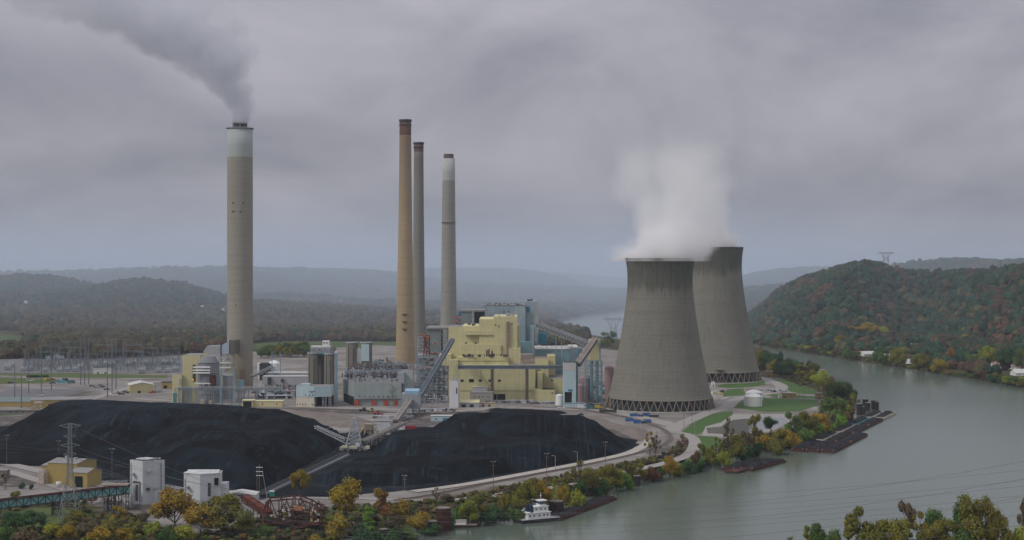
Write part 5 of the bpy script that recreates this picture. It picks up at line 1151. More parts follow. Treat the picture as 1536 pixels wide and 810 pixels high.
for i in range(110):
    x = r.uniform(X(402), X(480)); y = r.uniform(-3, 6); z = r.uniform(Z(784), Z(757)); L_ = r.uniform(2, 6); an = r.choice((0, 0, 1, 2, 3))
    dd = [(L_, 0, 0), (0, 0, L_ * .6), (L_, 0, L_ * .5), (L_, 0, -L_ * .5)][an]; m.bar((x, y, z), (x + dd[0], y + dd[1], min(z + dd[2], Z(752))), r.uniform(.25, .5))
ru.add("bracing", RUST, m); m = M()
for i in range(16):
    x = r.uniform(X(404), X(476)); z = r.uniform(Z(783), Z(762)); m.box(x, x + r.uniform(1, 3), -2, 3, z, z + r.uniform(.8, 2))
ru.add("winch_gear", mk("dusty_red_brown", (.22, .12, .09), var=.3), m); ru.add("cab", mk("faded_orange", (.40, .17, .10), var=.2), M().box(X(443), X(455), -5, -1, Z(764), Z(758))); m = M()
for i in range(14):
    x = r.uniform(X(403), X(480)); z = r.uniform(Z(790), Z(765)); m.box(x, x + r.uniform(.6, 1.4), -4.5, -3.6, z, z + r.uniform(.6, 1.6))
ru.add("pale_fittings", mk("faded_cream", (.5, .48, .42), var=.2), m); ru.add("yellow_panel", mk("machine_yellow", (.5, .42, .1)), M().box(X(466), X(470), -3, 0, Z(783), Z(767)).box(X(477), X(485), -5, -3, Z(806), Z(797)))
ru.add("hopper_floor", DARK, M().box(X(402), X(480), -3, 6, Z(792), Z(784.5)))
incline("chute_conveyor", "rust-red enclosed chute sloping from the white drive house to the derelict unloader", (xat(366, 862), 864, 13), (xat(404, 850), 850, 6.0), 5, 3.5, (.5,), rail=RUST, cover=mk("rust_red_sheet", (.13, .045, .032), var=.25))

# ------------------------------------------------------------------ lattice pylons
def pylon(px, D, row_top, label, hb=6.0, arms=((.52, 11), (.72, 13), (.97, 14)), z0=0, mat=GALV, n=9, w=.45, base=11., name="transmission_pylon"):
    t = T(name, label, "pylon", px, D, z=z0); h = t.Z(row_top)
    t.add("mast", mat, M().mast(0, h * .5, base, hb * .45, 5, w).mast(h * .5, h, hb * .45, 1.4, n, w * .8))
    m = M()
    for f_, hw in arms:
        z = h * f_
        for sx in (-1, 1):
            for y in (-.7, .7): m.bar((0, y, z - 1.6), (sx * hw, 0, z), w * .7); m.bar((0, y, z + 1.2), (sx * hw, 0, z), w * .7)
            for q in (.25, .5, .75): m.bar((sx * hw * q, 0, z - 1.6 * (1 - q)), (sx * hw * q, 0, z + 1.2 * (1 - q)), w * .5)
    t.add("cross_arm", mat, m); m = M()
    for f_, hw in arms:
        for sx in (-1, 1): m.tube((sx * hw, 0, h * f_), (sx * hw, 0, h * f_ - 2.2), .18, 6)
    t.add("insulator", DARK, m); return t, h
PYM = mk("pylon_steel", (.22, .24, .24), rough=.6, var=.15, metal=.3)
PYL, hP = pylon(105, 862, 636, "tall steel lattice pylon in front of the ochre shed, straddling the truss conveyor", arms=((.985, 6.2), (.88, 3.4), (.79, 5.4), (.70, 3.6)), mat=PYM, base=12, hb=6.0, w=.30)
PYL.add("wide_brace", PYM, M().lattice(-7.5, 7.5, -5, 5, 0, hP * .17, 1, .4)) if False else None
def vpylon(px, D, row_top, row_base, label, wpx=25, k2=1.0):
    z0 = zat(row_base, D); t = T("transmission_pylon", label, "pylon", px, D, z=z0 if z0 > 3 else gz(xat(px, D), D)); h = t.Z(row_top); hw = wpx * t.k / 2; m = M()
    for sx in (-1, 1):
        m.bar((sx * hw * .38, 0, 0), (sx * hw * .25, 0, h * .5), .9); m.bar((sx * hw * .25, 0, h * .5), (sx * hw * .55, 0, h * .85), .9); m.bar((sx * hw * .25, 0, h * .5), (sx * hw * .12, 0, h * .85), .7); m.bar((sx * hw * .5, 0, h * .85), (sx * hw * .62, 0, h), .7); m.bar((sx * hw * .38, 0, 0), (sx * hw * .1, 0, h * .5), .5)
        for q in (.15, .3, .45): m.bar((-hw * .36, 0, h * q), (hw * .33, 0, h * (q + .12)), .4); m.bar((hw * .36, 0, h * q), (-hw * .33, 0, h * (q + .12)), .4)
    t.add("tower_legs", PYM, m); m = M(); 
    for y in (-1, 1): m.bar((-hw, y, h * .85), (hw, y, h * .85), .7); m.bar((-hw * .8, y, h * .91), (hw * .8, y, h * .91), .5)
    for i in range(10): x = -hw + 2 * hw * i / 10; m.bar((x, 0, h * .85), (x + hw * .2, 0, h * .9), .4)
    t.add("cross_beam", PYM, m); return t
vpylon(920, 2900, 474, 512, "twin-legged pylon on the riverbank left of the nearer cooling tower", 32)
vpylon(1329, 3120, 377, 396, "wide twin-legged pylon standing on the wooded hill's crest", 25)
vpylon(1488, 3700, 392, 420, "faint pylon in the saddle near the picture's right edge, before the dark back ridge", 14)

# ------------------------------------------------------------------ mooring cells, barges, boats
def cell(px, row, wpx, row_top, label, pole=None, mat=RUSTD, cap=CONCD):
    t = T("mooring_cell", label, "mooring cell", px, row=row, z=-6, group="round sheet-pile mooring cells along the river"); r_ = wpx * t.k / 2; h = t.Z(row_top); m = M(); n = 28
    t.add("piling", mat, M().lathe([(r_, -3), (r_, h)], n)); m = M()
    for i in range(n):
        a_ = 2 * math.pi * i / n; m.bar((r_ * math.cos(a_), r_ * math.sin(a_), -1), (r_ * math.cos(a_), r_ * math.sin(a_), h), .22)
    t.add("pile_locks", mat, m); t.add("cap", cap, M().cyl(0, 0, h, h + .35, r_ * .96, r_ * .96, n))
    if pole: t.add("lamp_pole", GALV, M().tube((0, 0, h), (0, 0, t.Z(pole)), .16).bar((0, 0, t.Z(pole)), (1.2, 0, t.Z(pole) + .2), .2))
    return t
cells = [(665, 797, 22, 762, None, RUST), (649, 799, 14, 782, None, RUSTD), (575, 815, 12, 794, None, RUSTD), (714, 787, 14, 774, 757, RUSTD), (834, 771, 22, 752, 728, RUSTD), (885, 742, 12, 731, None, RUSTD), (955, 729, 11, 714, None, RUSTD), (1018, 713, 11, 698, 684, RUSTD),
         (1076, 697, 11, 684, 672, RUSTD), (1128, 683, 10, 674, 662, RUSTD), (1178.5, 672, 17, 657, None, RUSTD), (1209, 660, 9.5, 645.5, None, RUSTD), (1233, 649, 9.5, 635, None, RUSTD), (1254.5, 639, 9, 626, None, RUSTD), (1275.5, 630, 9, 617.5, None, RUSTD),
         (1289, 622, 8, 606, None, RUSTD), (1294, 622, 8, 610, None, RUSTD), (1298, 614, 8, 599, None, RUSTD), (1301.5, 616, 8, 604, None, RUSTD), (1311, 613, 8, 600.5, None, RUSTD), (1315, 615, 6, 603, None, RUSTD)]
desc = ["stout rust-red cell with a concrete collar, left of the small dock barge", "low dark cell hard against the stout rust-red one", "small dark cell at the bottom edge near the rusty unloader", "dark cell with a lamp pole beside the small dock barge", "big black cell directly behind the towboat", "small cell at the inner end of the single red barge",
        "lone cell off the brushy bank, right of the single red barge", "cell with a white pole, halfway between the lone barge and the paired barges", "cell with a pole just left of the paired coal barges", "cell with a pole touching the paired coal barges", "widest dark cell at the near end of the big barge fleet",
        "dark cell beside the fleet, next after the widest one", "dark cell beside the fleet, second after the widest one", "dark cell beside the fleet, third after the widest one", "dark cell beside the fleet, fourth after the widest one",
        "near left cell of the cluster at the fleet's far end", "darker low cell in the cluster at the fleet's far end", "tallest bluish cell at the back of the far cluster", "middle right cell of the far cluster", "dark cell of the pair standing right of the far cluster", "slim cell of the pair standing right of the far cluster"]
for (px_, row_, w_, rt_, pl, mt_), ds in zip(cells, desc): cell(px_, row_, w_, rt_, ds, pl, mt_)
bargeproto = None
def barge(x, y, ang, L_, w, label, hull=REDH, group="coal barges moored along the bank", heap=2.4, seed=0, coal=True):
    """open hopper barge: x, y is the middle"""
    t = thing("coal_barge", label, "barge", (x, y, -6), ang, group); m = M(); h = 1.7; ht = .8
    m.prism([(-L_ / 2, -w / 2 + .8), (-L_ / 2 + 1, -w / 2), (L_ / 2 - 4, -w / 2), (L_ / 2, -w / 2 + 2), (L_ / 2, w / 2 - 2), (L_ / 2 - 4, w / 2), (-L_ / 2 + 1, w / 2), (-L_ / 2, w / 2 - .8)], -1, h); m.build("hull", hull, t)
    m = M(); 
    for sy_ in (-1, 1): m.box(-L_ / 2 + 2.5, L_ / 2 - 5, sy_ * (w / 2 - 1.1) - .15, sy_ * (w / 2 - 1.1) + .15, h, h + ht)
    for sx in (-L_ / 2 + 2.5, L_ / 2 - 5): m.box(sx - .15, sx + .15, -w / 2 + 1.1, w / 2 - 1.1, h, h + ht)
    m.build("coaming", hull, t); m = M()
    for sx in (-1, 1):
        for sy_ in (-1, 1): m.cyl(sx * (L_ / 2 - 1.5), sy_ * (w / 2 - 1.4), h, h + .8, .25, .3, 8)
    m.build("bitts", GALV, t)
    if coal:
        rr = random.Random(seed); nx, ny = 34, 9; x0, x1 = -L_ / 2 + 2.7, L_ / 2 - 5.2; y0, y1 = -w / 2 + 1.25, w / 2 - 1.25; vs = []; ph = rr.uniform(0, 6)
        for i in range(nx + 1):
            for j in range(ny + 1):
                u, v = i / nx, j / ny; e = min(1, min(u, 1 - u) * 9) * (1 - (2 * v - 1) ** 2) ** .8
                vs.append((x0 + (x1 - x0) * u, y0 + (y1 - y0) * v, h + .4 + heap * e * (.75 + .35 * math.sin(u * 17 + ph)) + (rr.uniform(-.12, .12) if e > .05 else 0)))
        M().add(vs, [(i * (ny + 1) + j, (i + 1) * (ny + 1) + j, (i + 1) * (ny + 1) + j + 1, i * (ny + 1) + j + 1) for i in range(nx) for j in range(ny)]).build("coal_load", COALB, t)
    return t
# the big fleet: three files
B0 = Vector(W(1252, 675, -3.4)); B1 = Vector(W(1303.5, 648.5, -3.4)); u = (B1 - B0).normalized(); wv = Vector((-u.y, u.x)); LB = (B1 - B0).length / 2; an = math.atan2(u.y, u.x); WB = 12.2
hull_of = {(0, 1): BEIGEH, (0, 3): GREENH, (0, 4): BEIGEH, (1, 4): BEIGEH, (0, 2): BEIGEH}
cn = ["red outer", "middle", "inner"]; names = {2: "file beside the cells", 1: "middle file", 0: "riverward file"}
for c in range(3):
    nb = 2 if c == 0 else 5
    for i in range(nb):
        cpt = B0 + u * (LB * (i + .5)) + wv * (WB * (c + .5)) + u * (0 if c == 0 else -2)
        key = (0, i) if c == 2 else ((1, i) if c == 1 else None); hm = hull_of.get(key, REDH); cname = {"beige_hull_paint": "beige", "green_hull_paint": "pale green", "red_hull_paint": "red"}[hm.name]
        barge(cpt.x, cpt.y, an, LB - .8, WB - .5, f"{cname} coal barge, {ordw(i)} from the near end in the fleet's {names[c]}", hm, seed=c * 10 + i)
P0 = Vector(W(1130, 702, -3.4)); P1 = Vector(W(1182, 687.5, -3.4)); u2 = (P1 - P0).normalized(); w2v = Vector((-u2.y, u2.x)); L2 = (P1 - P0).length; an2 = math.atan2(u2.y, u2.x)
for c, nm in enumerate(("river-side one of the two side-by-side red coal barges short of the big fleet", "bank-side one of the two side-by-side red coal barges short of the big fleet")):
    q = P0 + u2 * (L2 / 2 - c * 6) + w2v * (12 * (c + .5)); barge(q.x, q.y, an2, L2, 11.6, nm, seed=40 + c, heap=2.6)
q = P0 + w2v * 10 - u2 * 9; t = thing("work_float", "small dark work float tied to the end of the two paired barges", "float", (q.x, q.y, -6), an2); M().box(-9, 8, -5, 5, .6, 1.6).build("deck", RUST, t); m = M()
for x in (-8, -4, 0, 4): m.box(x - .5, x + .5, -5, 5, -1, .6)
m.build("pontoon", DARK, t)
P0 = Vector(W(840, 775, -3.4)); P1 = Vector(W(927, 742.5, -3.4)); u3 = (P1 - P0).normalized(); L3 = (P1 - P0).length; q = (P0 + P1) / 2 + Vector((-u3.y, u3.x)) * 5
barge(q.x, q.y, math.atan2(u3.y, u3.x), L3, 11, "lone red coal barge moored ahead of the towboat", seed=60, heap=1.2)
# towboat pair
def towboat(px, row, ang, label, L_=21., s=1.0, deckm=WHTC):
    t = T("towboat", label, "towboat", px, row=row, z=-6, rz=ang); w = 7.6 * s; L_ *= s
    hull = [(-L_ / 2, -w / 2), (L_ / 2 - 3, -w / 2), (L_ / 2, -w / 2 + 1.5), (L_ / 2, w / 2 - 1.5), (L_ / 2 - 3, w / 2), (-L_ / 2, w / 2)]
    t.add("hull", mk("black_hull", (.02, .022, .025), rough=.5), M().prism(hull, -.8, 1.5 * s)); t.add("deck", mk("pale_deck", (.42, .44, .44), var=.1), M().prism([(x * .97, y * .95) for x, y in hull], 1.5 * s, 1.62 * s))
    t.add("main_deckhouse", deckm, M().box(-L_ * .34, L_ * .22, -w * .36, w * .36, 1.6 * s, 4.3 * s)); t.add("upper_deckhouse", deckm, M().box(-L_ * .18, L_ * .18, -w * .30, w * .30, 4.4 * s, 6.9 * s)); t.add("wheelhouse", deckm, M().prism([(-L_ * .02, -w * .24), (L_ * .13, -w * .24), (L_ * .16, 0), (L_ * .13, w * .24), (-L_ * .02, w * .24)], 7.0 * s, 9.4 * s))
    t.add("wheelhouse_window", GLASS, M().prism([(-L_ * .022, -w * .245), (L_ * .132, -w * .245), (L_ * .163, 0), (L_ * .132, w * .245), (-L_ * .022, w * .245)], 8.0 * s, 9.0 * s)); t.add("roof", deckm, M().box(-L_ * .04, L_ * .17, -w * .28, w * .28, 9.4 * s, 9.6 * s).box(-L_ * .2, L_ * .2, -w * .33, w * .33, 6.9 * s, 7.02 * s).box(-L_ * .36, L_ * .24, -w * .4, w * .4, 4.3 * s, 4.42 * s))
    for x in (-L_ * .28, -L_ * .18, -L_ * .05, L_ * .06, L_ * .15): t.add("window", GLASS, M().box(x - .5, x + .5, -w * .36 - .06, -w * .36 + .2, 2.6 * s, 3.5 * s))
    for x in (-L_ * .12, 0, L_ * .1): t.add("window", GLASS, M().box(x - .45, x + .45, -w * .30 - .06, -w * .30 + .2, 5.4 * s, 6.2 * s))
    for sy_ in (-1, 1): t.add("funnel", mk("blue_black", (.02, .035, .06)), M().cyl(-L_ * .22, sy_ * w * .2, 4.4 * s, 8.2 * s, .75 * s, .65 * s, 14))
    t.add("mast", WHTC, M().tube((L_ * .05, 0, 9.5 * s), (L_ * .05, 0, 13 * s), .14, 8).bar((L_ * .05, -1.4, 11.6 * s), (L_ * .05, 1.4, 11.6 * s), .16)); t.add("push_knee", DARK, M().box(L_ / 2 - .3, L_ / 2 + .5, -w * .3, -w * .16, .5, 3.2 * s).box(L_ / 2 - .3, L_ / 2 + .5, w * .16, w * .3, .5, 3.2 * s))
    m = M(); 
    for y in (-w * .47, w * .47):
        for i in range(15): x = -L_ * .47 + L_ * .86 * i / 14; m.bar((x, y, 1.6 * s), (x, y, 2.6 * s), .08)
        m.bar((-L_ * .47, y, 2.6 * s), (L_ * .39, y, 2.6 * s), .1)
    t.add("rail", WHTC, m); return t
towboat(808, 781.5, math.radians(28), "white towboat with blue-black funnels in the centre foreground", 21, 1.3)
towboat(795, 771.5, math.radians(30), "smaller white and blue workboat moored behind the white towboat", 17, .95, mk("pale_blue_paint", (.42, .52, .62), var=.08))
db = T("dock_barge", "small brown dock barge with a white cabin under the yellow trees", "dock barge", 693, row=790, z=-6); db.add("hull", RUSTD, M().box(-9, 9, -3.5, 3.5, -.5, 1.4)); db.add("deck", ROOFP, M().box(-8.8, 8.8, -3.3, 3.3, 1.4, 1.5)); db.add("cabin", WHTC, M().box(-3.5, 2.5, -2, 1.5, 1.5, 3.9)); db.add("roof", ROOFW, M().box(-3.8, 2.8, -2.3, 1.8, 3.9, 4.1)); db.add("gangway", GALV, M().bar((-9, 0, 2), (-15, 9, 5), .9, .3))
gw = thing("gangway", "pale walkway ramp sloping from the bank to the workboat", "gangway", (xat(768, 935), 935, -6)); m = M(); a = Vector((-12, 22, 8)); b = Vector((12, -6, 3)); m.bar(a, b, 1.6, .3)
for s1 in (-.7, .7): m.bar(a + Vector((s1, s1, 1)), b + Vector((s1, s1, 1)), .15)
m.build("deck", GALV, gw); M().bar((0, 8, -2), (0, 8, 5), .5).bar((8, -1, -2), (8, -1, 3), .5).build("support", DARK, gw)

# ------------------------------------------------------------------ railway
RL = [(590, 751), (640, 744), (700, 732), (760, 720), (860, 701), (940, 684), (985, 672), (1003, 662), (1004, 653), (990, 642), (950, 629), (900, 619), (860, 613), (800, 611)]
rw = thing("railway_track", "single railway track curving round the right coal heap along the riverside", "railway", (0, 0, 0))
def child_ribbon(nm, pts, w, mat, z, off=0., parent=None, thick=0.):
    P = smooth_line(PW(pts), 8); C0 = offset_line(P, off); A_ = offset_line(C0, w / 2); B_ = offset_line(C0, -w / 2); n = len(P); m = M()
    m.add([(x, y, z) for x, y in A_] + [(x, y, z) for x, y in B_] + [(x, y, z - thick) for x, y in A_] + [(x, y, z - thick) for x, y in B_],
          [(n + i, i, i + 1, n + i + 1)[::-1] for i in range(n - 1)] + [(i, i + 1, 2 * n + i + 1, 2 * n + i) for i in range(n - 1)] + [(n + i, n + i + 1, 3 * n + i + 1, 3 * n + i) for i in range(n - 1)])
    return m.build(nm, mat, parent)
child_ribbon("ballast", RL, 5.5, BALL, .30, 0, rw, .4)
for s_ in (-.75, .75): child_ribbon("rail", RL, .35, RAILM, .55, s_, rw, .3)
rw2 = thing("railway_track", "second railway track closer to the plant, behind the spoil banks", "railway", (0, 0, 0)); RL2 = [(380, 613), (450, 614), (560, 617), (640, 621), (720, 617), (800, 614)]
child_ribbon("ballast", RL2, 5, BALL, .30, 0, rw2, .4)
for s_ in (-.75, .75): child_ribbon("rail", RL2, .35, RAILM, .55, s_, rw2, .3)
# pipeline berm between the coal and the road
ribbon("berm_path", [(620, 738), (700, 727), (800, 709), (880, 694), (940, 681), (968, 668), (975, 660)], 9, mk("pale_gravel", (.38, .35, .31), var=.15), 3)

# ------------------------------------------------------------------ poles
def pole(px, row, row_top, label, kind="utility", mat=WOODP, group=None, w=.22, z=0):
    t = T({"utility": "utility_pole", "lamp": "street_lamp", "mono": "steel_monopole"}[kind], label, {"utility": "utility pole", "lamp": "lamp post", "mono": "steel pole"}[kind], px, row=row, group=group, z=z); h = t.Z(row_top)
    t.add("post", mat, M().tube((0, 0, -.5), (0, 0, h), w, 8, w * .6))
    if kind == "utility":
        t.add("cross_arm", mat, M().bar((-1.6, 0, h - .8), (1.6, 0, h - .8), .25).bar((-1.3, 0, h - 3), (1.3, 0, h - 3), .22)); t.add("insulators", WHTC, M().cyl(-1.5, 0, h - .7, h - .2, .12, .1, 6).cyl(1.5, 0, h - .7, h - .2, .12, .1, 6).cyl(.5, 0, h - .7, h - .2, .12, .1, 6))
    elif kind == "lamp":
        t.add("arm", mat, M().bar((0, 0, h), (-1.8, 0, h + .3), .18)); t.add("lamp_head", GALV, M().box(-2.6, -1.6, -.25, .25, h + .1, h + .4))
    else: t.add("cap", mat, M().box(-.5, .5, -.5, .5, h - .3, h + .2))
    return t
for px_, rb_, rt_, lb in ((740, 736, 691, "wooden utility pole on the riverside road below the middle of the right heap"), (607, 736, 712, "wooden utility pole at the right heap's left front corner"), (820, 718, 679, "wooden utility pole with transformer beside the right heap"), (908, 694, 662, "wooden utility pole near the right heap's right end"),
                      (10, 697, 652, "wooden utility pole at the left edge before the left heap"), (88, 688, 660, "wooden utility pole rising behind the ochre shed"), (168, 720, 672, "wooden utility pole between the ochre shed and the white tower"), (290, 712, 683, "wooden utility pole rising behind the second white tower"), (666, 748, 734, "short wooden pole in the brush left of the riverside road"),
                      (985, 672, 647, "wooden utility pole by the railway curve")):
    pole(px_, rb_, rt_, lb, mat=WOODP, group="wooden utility poles")
hp = T("utility_pole", "double wooden pole with white cross-arms before the left heap's right foot", "utility pole", 389, row=757, group="wooden utility poles"); h = hp.Z(696); hp.add("post", WOODP, M().tube((0, 0, 0), (0, 0, h), .25, 8, .18)); hp.add("post", GALV, M().tube((4.2, 6, 0), (1.6, 2, h * .82), .15, 8, .12)); hp.add("post", WOODP, M().tube((-1.6, 1, 0), (-1.6, 1, h * .9), .18, 8, .15))
hp.add("cross_arm", WHTC, M().bar((-2, 0, h - 2), (2, 0, h - 2), .35).bar((-2, 0, h - 4.6), (2, 0, h - 4.6), .35).bar((-2, 0, h - 7), (2, 0, h - 7), .35))
for i, (px_, rb_, rt_) in enumerate(((833, 706, 684), (866, 699, 678))): pole(px_, rb_, rt_, ["left one of two curved lamp posts in front of the right heap", "right one of two curved lamp posts in front of the right heap"][i], "lamp", GALV, "curved lamp posts")
ml = [(961, 651, 613, "tallest white mast, beside the blue containers"), (942, 621, 600, "thin mast left of the blue containers"), (956, 625, 602, "thin mast just behind the blue containers"), (1026, 645, 603, "thin mast at the left end of the triangular lawn"), (1038, 638, 604, "thin mast beside the triangular lawn's left end"), (1042, 655, 630, "short mast at the foot of the triangular lawn"), (1064, 621, 603, "thin mast right of the nearer cooling tower's legs"), (1074, 618, 596, "thin mast on the path to the round tanks"),
      (1187, 588, 568, "thin dark mast on the far lawn, left of three"), (1193, 594, 570, "thin dark mast on the far lawn, middle of three"), (1206, 606, 578, "tall dark mast on the tank lawn"), (1199, 598, 580, "thin dark mast right of the long pump house"), (1213, 590, 574, "thin dark mast nearest the riverside trees"), (921, 608, 590, "thin mast by the black trailer"), (879, 622, 600, "thin mast on the gravel right of the coal heap's crest")]
for px_, rb_, rt_, lb in ml: pole(px_, rb_, rt_, lb, "mono", GALV if px_ in (961, 1042) else DARK, "thin lighting masts", .14)

# ------------------------------------------------------------------ switchyard
SWM = mk("switchyard_steel", (.13, .155, .17), rough=.6, var=.15)
mp = [(22, 603, 548), (43, 590, 551), (62, 586, 509), (77, 584, 530), (121, 577, 505), (127, 577, 506), (133, 576, 506), (161, 597, 503), (168, 590, 508), (174, 583, 512), (32, 612, 560)]
for i, (px_, rb_, rt_) in enumerate(mp): pole(px_, rb_, rt_, f"tall blue-grey steel pole before the switchyard, {ordw(i if i < 10 else 10)} " + ("from the left by order along the lot" if i < 10 else "and lowest, by the ochre warehouse"), "mono", SWM, "tall steel poles of the switchyard", .65)
def gantry(w, h):
    t = thing("switchyard_gantry", "", "gantry", (0, 0, 0)); m = M()
    for x in (-w / 2, w / 2): m.mast(0, h, 2.4, .8, 5, .28) if False else m.bar((x - 1, 0, 0), (x, 0, h), .35).bar((x + 1, 0, 0), (x, 0, h), .35).bar((x, 0, h), (x, 0, h + 5), .25)
    m.build("post", SWM, t); m = M()
    for z in (h - 1, h): m.bar((-w / 2, 0, z), (w / 2, 0, z), .3)
    for i in range(8): xa = -w / 2 + w * i / 8; m.bar((xa, 0, h - 1 if i % 2 else h), (xa + w / 8, 0, h if i % 2 else h - 1), .2)
    m.build("beam", SWM, t); m = M()
    for i in range(6): x = -w / 2 + w * (i + .5) / 6; m.tube((x, 0, h - 1), (x, 0, h - 3.2), .2, 6)
    m.build("insulator", DARK, t); return t
r = random.Random(17); gl_ = []; proto = gantry(20, 15)
for ri, (row_, x0, x1, n, sc1) in enumerate(((548, 60, 262, 8, 1.25), (539, 60, 270, 8, 1.35), (531, 70, 262, 7, 1.2), (525, 40, 270, 8, 1.3), (556, 35, 262, 8, .8))):
    for i in range(n):
        t = proto if not gl_ else copy_tree(proto); px_ = x0 + (x1 - x0) * (i + r.uniform(.1, .6)) / n; D = dist(row_ + r.uniform(-1.5, 1.5)); t.location = (xat(px_, D), D, 0); s_ = sc1 * r.uniform(.85, 1.15); t.scale = (s_, s_, s_)
        t["group"] = "steel gantries of the switchyard"; t["label"] = f"grey steel gantry with hanging insulators, {ordw(i)} from the left in the switchyard's {['middle', 'third', 'fourth', 'farthest', 'nearest'][ri]} row"; gl_.append(t)
def transformer():
    t = thing("power_transformer", "", "transformer", (0, 0, 0)); M().box(-3.5, 3.5, -2, 2, .4, 5).build("tank", mk("transformer_grey", (.36, .41, .42), var=.1), t); m = M()
    for i in range(5): m.box(-3 + i * 1.4, -2.3 + i * 1.4, -3.2, -2.1, 1, 4.4)
    m.build("radiator", GALV, t); m = M()
    for x in (-2, 0, 2): m.tube((x, 0, 5), (x * 1.25, 0, 8.2), .35, 8, .18)
    m.build("bushing", mk("porcelain", (.45, .47, .48)), t); M().cyl(0, 1.2, 5.2, 6.6, .8, .8, 10).build("conservator", GALV, t); return t
proto = transformer(); tl = []
for i, (px_, row_) in enumerate(((12, 555), (17, 551), (35, 557), (46, 556), (68, 558), (90, 558), (101, 557), (113, 558), (120, 554), (72, 541), (85, 540), (93, 540), (145, 551), (160, 550), (170, 549), (192, 549), (201, 547), (213, 560), (219, 548), (229, 547), (238, 559), (246, 547), (255, 546), (264, 557), (268, 548), (252, 559))):
    t = proto if not tl else copy_tree(proto); D = dist(row_); t.location = (xat(px_, D), D, 0); s_ = r.uniform(.9, 1.35); t.scale = (s_, s_, s_); tl.append((px_, t))
for i, (_, t) in enumerate(sorted(tl, key=lambda q: q[0])): t["group"] = "transformers of the switchyard"; t["label"] = f"boxy pale transformer with bushings in the switchyard, {ordw(i)} from the left"
# switchyard clutter: post insulators, one thing each is beyond counting at this size
m = M()
for i in range(2200):
    px_ = r.uniform(35, 270); row_ = r.uniform(522, 558); D = dist(row_); x = xat(px_, D); h = r.uniform(3, 8); m.bar((x, D, 0), (x, D, h), .28); 
    if r.random() < .35: m.bar((x - 2.5, D, h), (x + 2.5, D, h), .22)
    if r.random() < .25: m.box(x - .6, x + .6, D - .6, D + .6, 1.5, 3.2)
    if r.random() < .06: m.bar((x, D, h), (x, D, h + r.uniform(8, 20)), .22)
o = m.build("switchgear", SWM); tag(o, "dense thicket of small grey switchgear posts and busbars", "switchgear", kind="stuff")
sheet("switchyard_gravel", [(-60, 561), (-60, 535), (60, 524), (120, 520), (270, 519), (275, 559), (200, 560), (100, 560), (0, 560)], mk("yard_gravel", (.15, .15, .15), var=.2), 2)
ct = shed("control_house", "low white control house at the switchyard's front fence", "control house", 153, 561, 26, 554, 8, WHT, ROOFW, ridge=.3, doors=((-6, 2, 2.5), (5, 2, 2.5)))
hg = None and T("hedge", "short row of dark evergreen shrubs on the grass before the switchyard", "hedge", 58, row=566)

# ------------------------------------------------------------------ buildings on the left
shed("warehouse", "long ochre warehouse with grey roof left of the big coal heap", "warehouse", 92, 613, 88, 600, 36, YEL2, ROOFG, rz=math.radians(14), ridge=1, doors=((-15, 5, 5), (22, 4, 4)), wins=((4, 4), (12, 4)))
shed("warehouse", "low ochre warehouse with green-grey roof at the left edge", "warehouse", 12, 610, 96, 603, 60, YEL2, mk("green_grey_roof", (.16, .20, .19), var=.1), ridge=.5, doors=((-20, 4, 4),))
shed("warehouse", "pale yellow gabled shed with a white roof between the car rows", "warehouse", 213, 590, 36, 578, 34, mk("pale_yellow_wall", (.46, .42, .24), var=.07, panel=5), ROOFW, rz=math.radians(18), ridge=3.2, along='y', doors=((-4, 3, 3),))
shed("warehouse", "small ochre shed with dark roof left of the absorber building", "warehouse", 252, 583, 20, 574, 16, YEL2, DARK, ridge=1, doors=((-4, 4, 4),))
shed("guard_house", "low dark-roofed building in the coal dust at the left edge", "building", 25, 622, 60, 617, 10, CONCD, DARK, ridge=.4, wins=((-10, 2), (0, 2), (10, 2)))
shed("long_shed", "long low tan shed at the far left by the grass verge", "shed", 30, 606, 80, 602, 12, YEL2, ROOFG, ridge=.3) if False else None
fr = T("loading_frame", "cream steel loading frame with a sloping chute beside the ochre warehouse", "frame", 56, row=621); cs = mk("cream_steel2", (.45, .38, .30)); fr.add("frame", cs, M().lattice(-3, 4, 0, 6, 0, 12, 3, .6)); fr.add("chute", cs, M().bar((-3, 1, 8), (-13, -3, 1), 1.4, 1)); fr.add("deck", cs, M().box(-3.5, 4.5, -.5, 6.5, 10.5, 11.2))
ex = T("excavator", "yellow excavator with raised arm on the black ground left of the heap", "excavator", 66, row=632); ym = mk("machine_yellow", (.5, .4, .1)); ex.add("body", mk("excavator_yellow", (.50, .30, .05), rough=.5), M().box(-2.4, 2.2, -1.5, 1.5, 1.4, 3.2)); ex.add("cab", GLASS, M().box(.2, 1.9, -1.4, .2, 3.2, 4.6)); ex.add("arm", MATS["excavator_yellow"], M().bar((1.5, 0, 2.6), (6.5, 0, 8.5), .7).bar((6.5, 0, 8.5), (9, 0, 9.2), .55)); ex.add("bucket", DARK, M().bar((9, 0, 9.2), (9.5, 0, 7), .4).box(8.8, 10.2, -.6, .6, 6, 7.2))
for sy_ in (-1.5, 1.0): ex.add("track", TYRE, M().box(-2.6, 2.6, sy_, sy_ + .6, 0, 1.2))
r = random.Random(9); sp = T("scrap_heap", "heap of red scrap metal beside the yellow excavator", "scrap heap", 47, row=640); m = M()
for i in range(60): a_ = (r.gauss(0, 6), r.gauss(0, 4), r.uniform(.2, 2.2)); m.bar(a_, (a_[0] + r.uniform(-4, 4), a_[1] + r.uniform(-3, 3), a_[2] + r.uniform(-1, 1)), r.uniform(.3, .8))
sp.add("beams", mk("scrap_red", (.30, .06, .04), var=.3), m); m = M()
for i in range(20): a_ = (r.gauss(6, 6), r.gauss(0, 4), r.uniform(.2, 1.2)); m.box(a_[0], a_[0] + r.uniform(.6, 2), a_[1], a_[1] + 1, 0, a_[2])
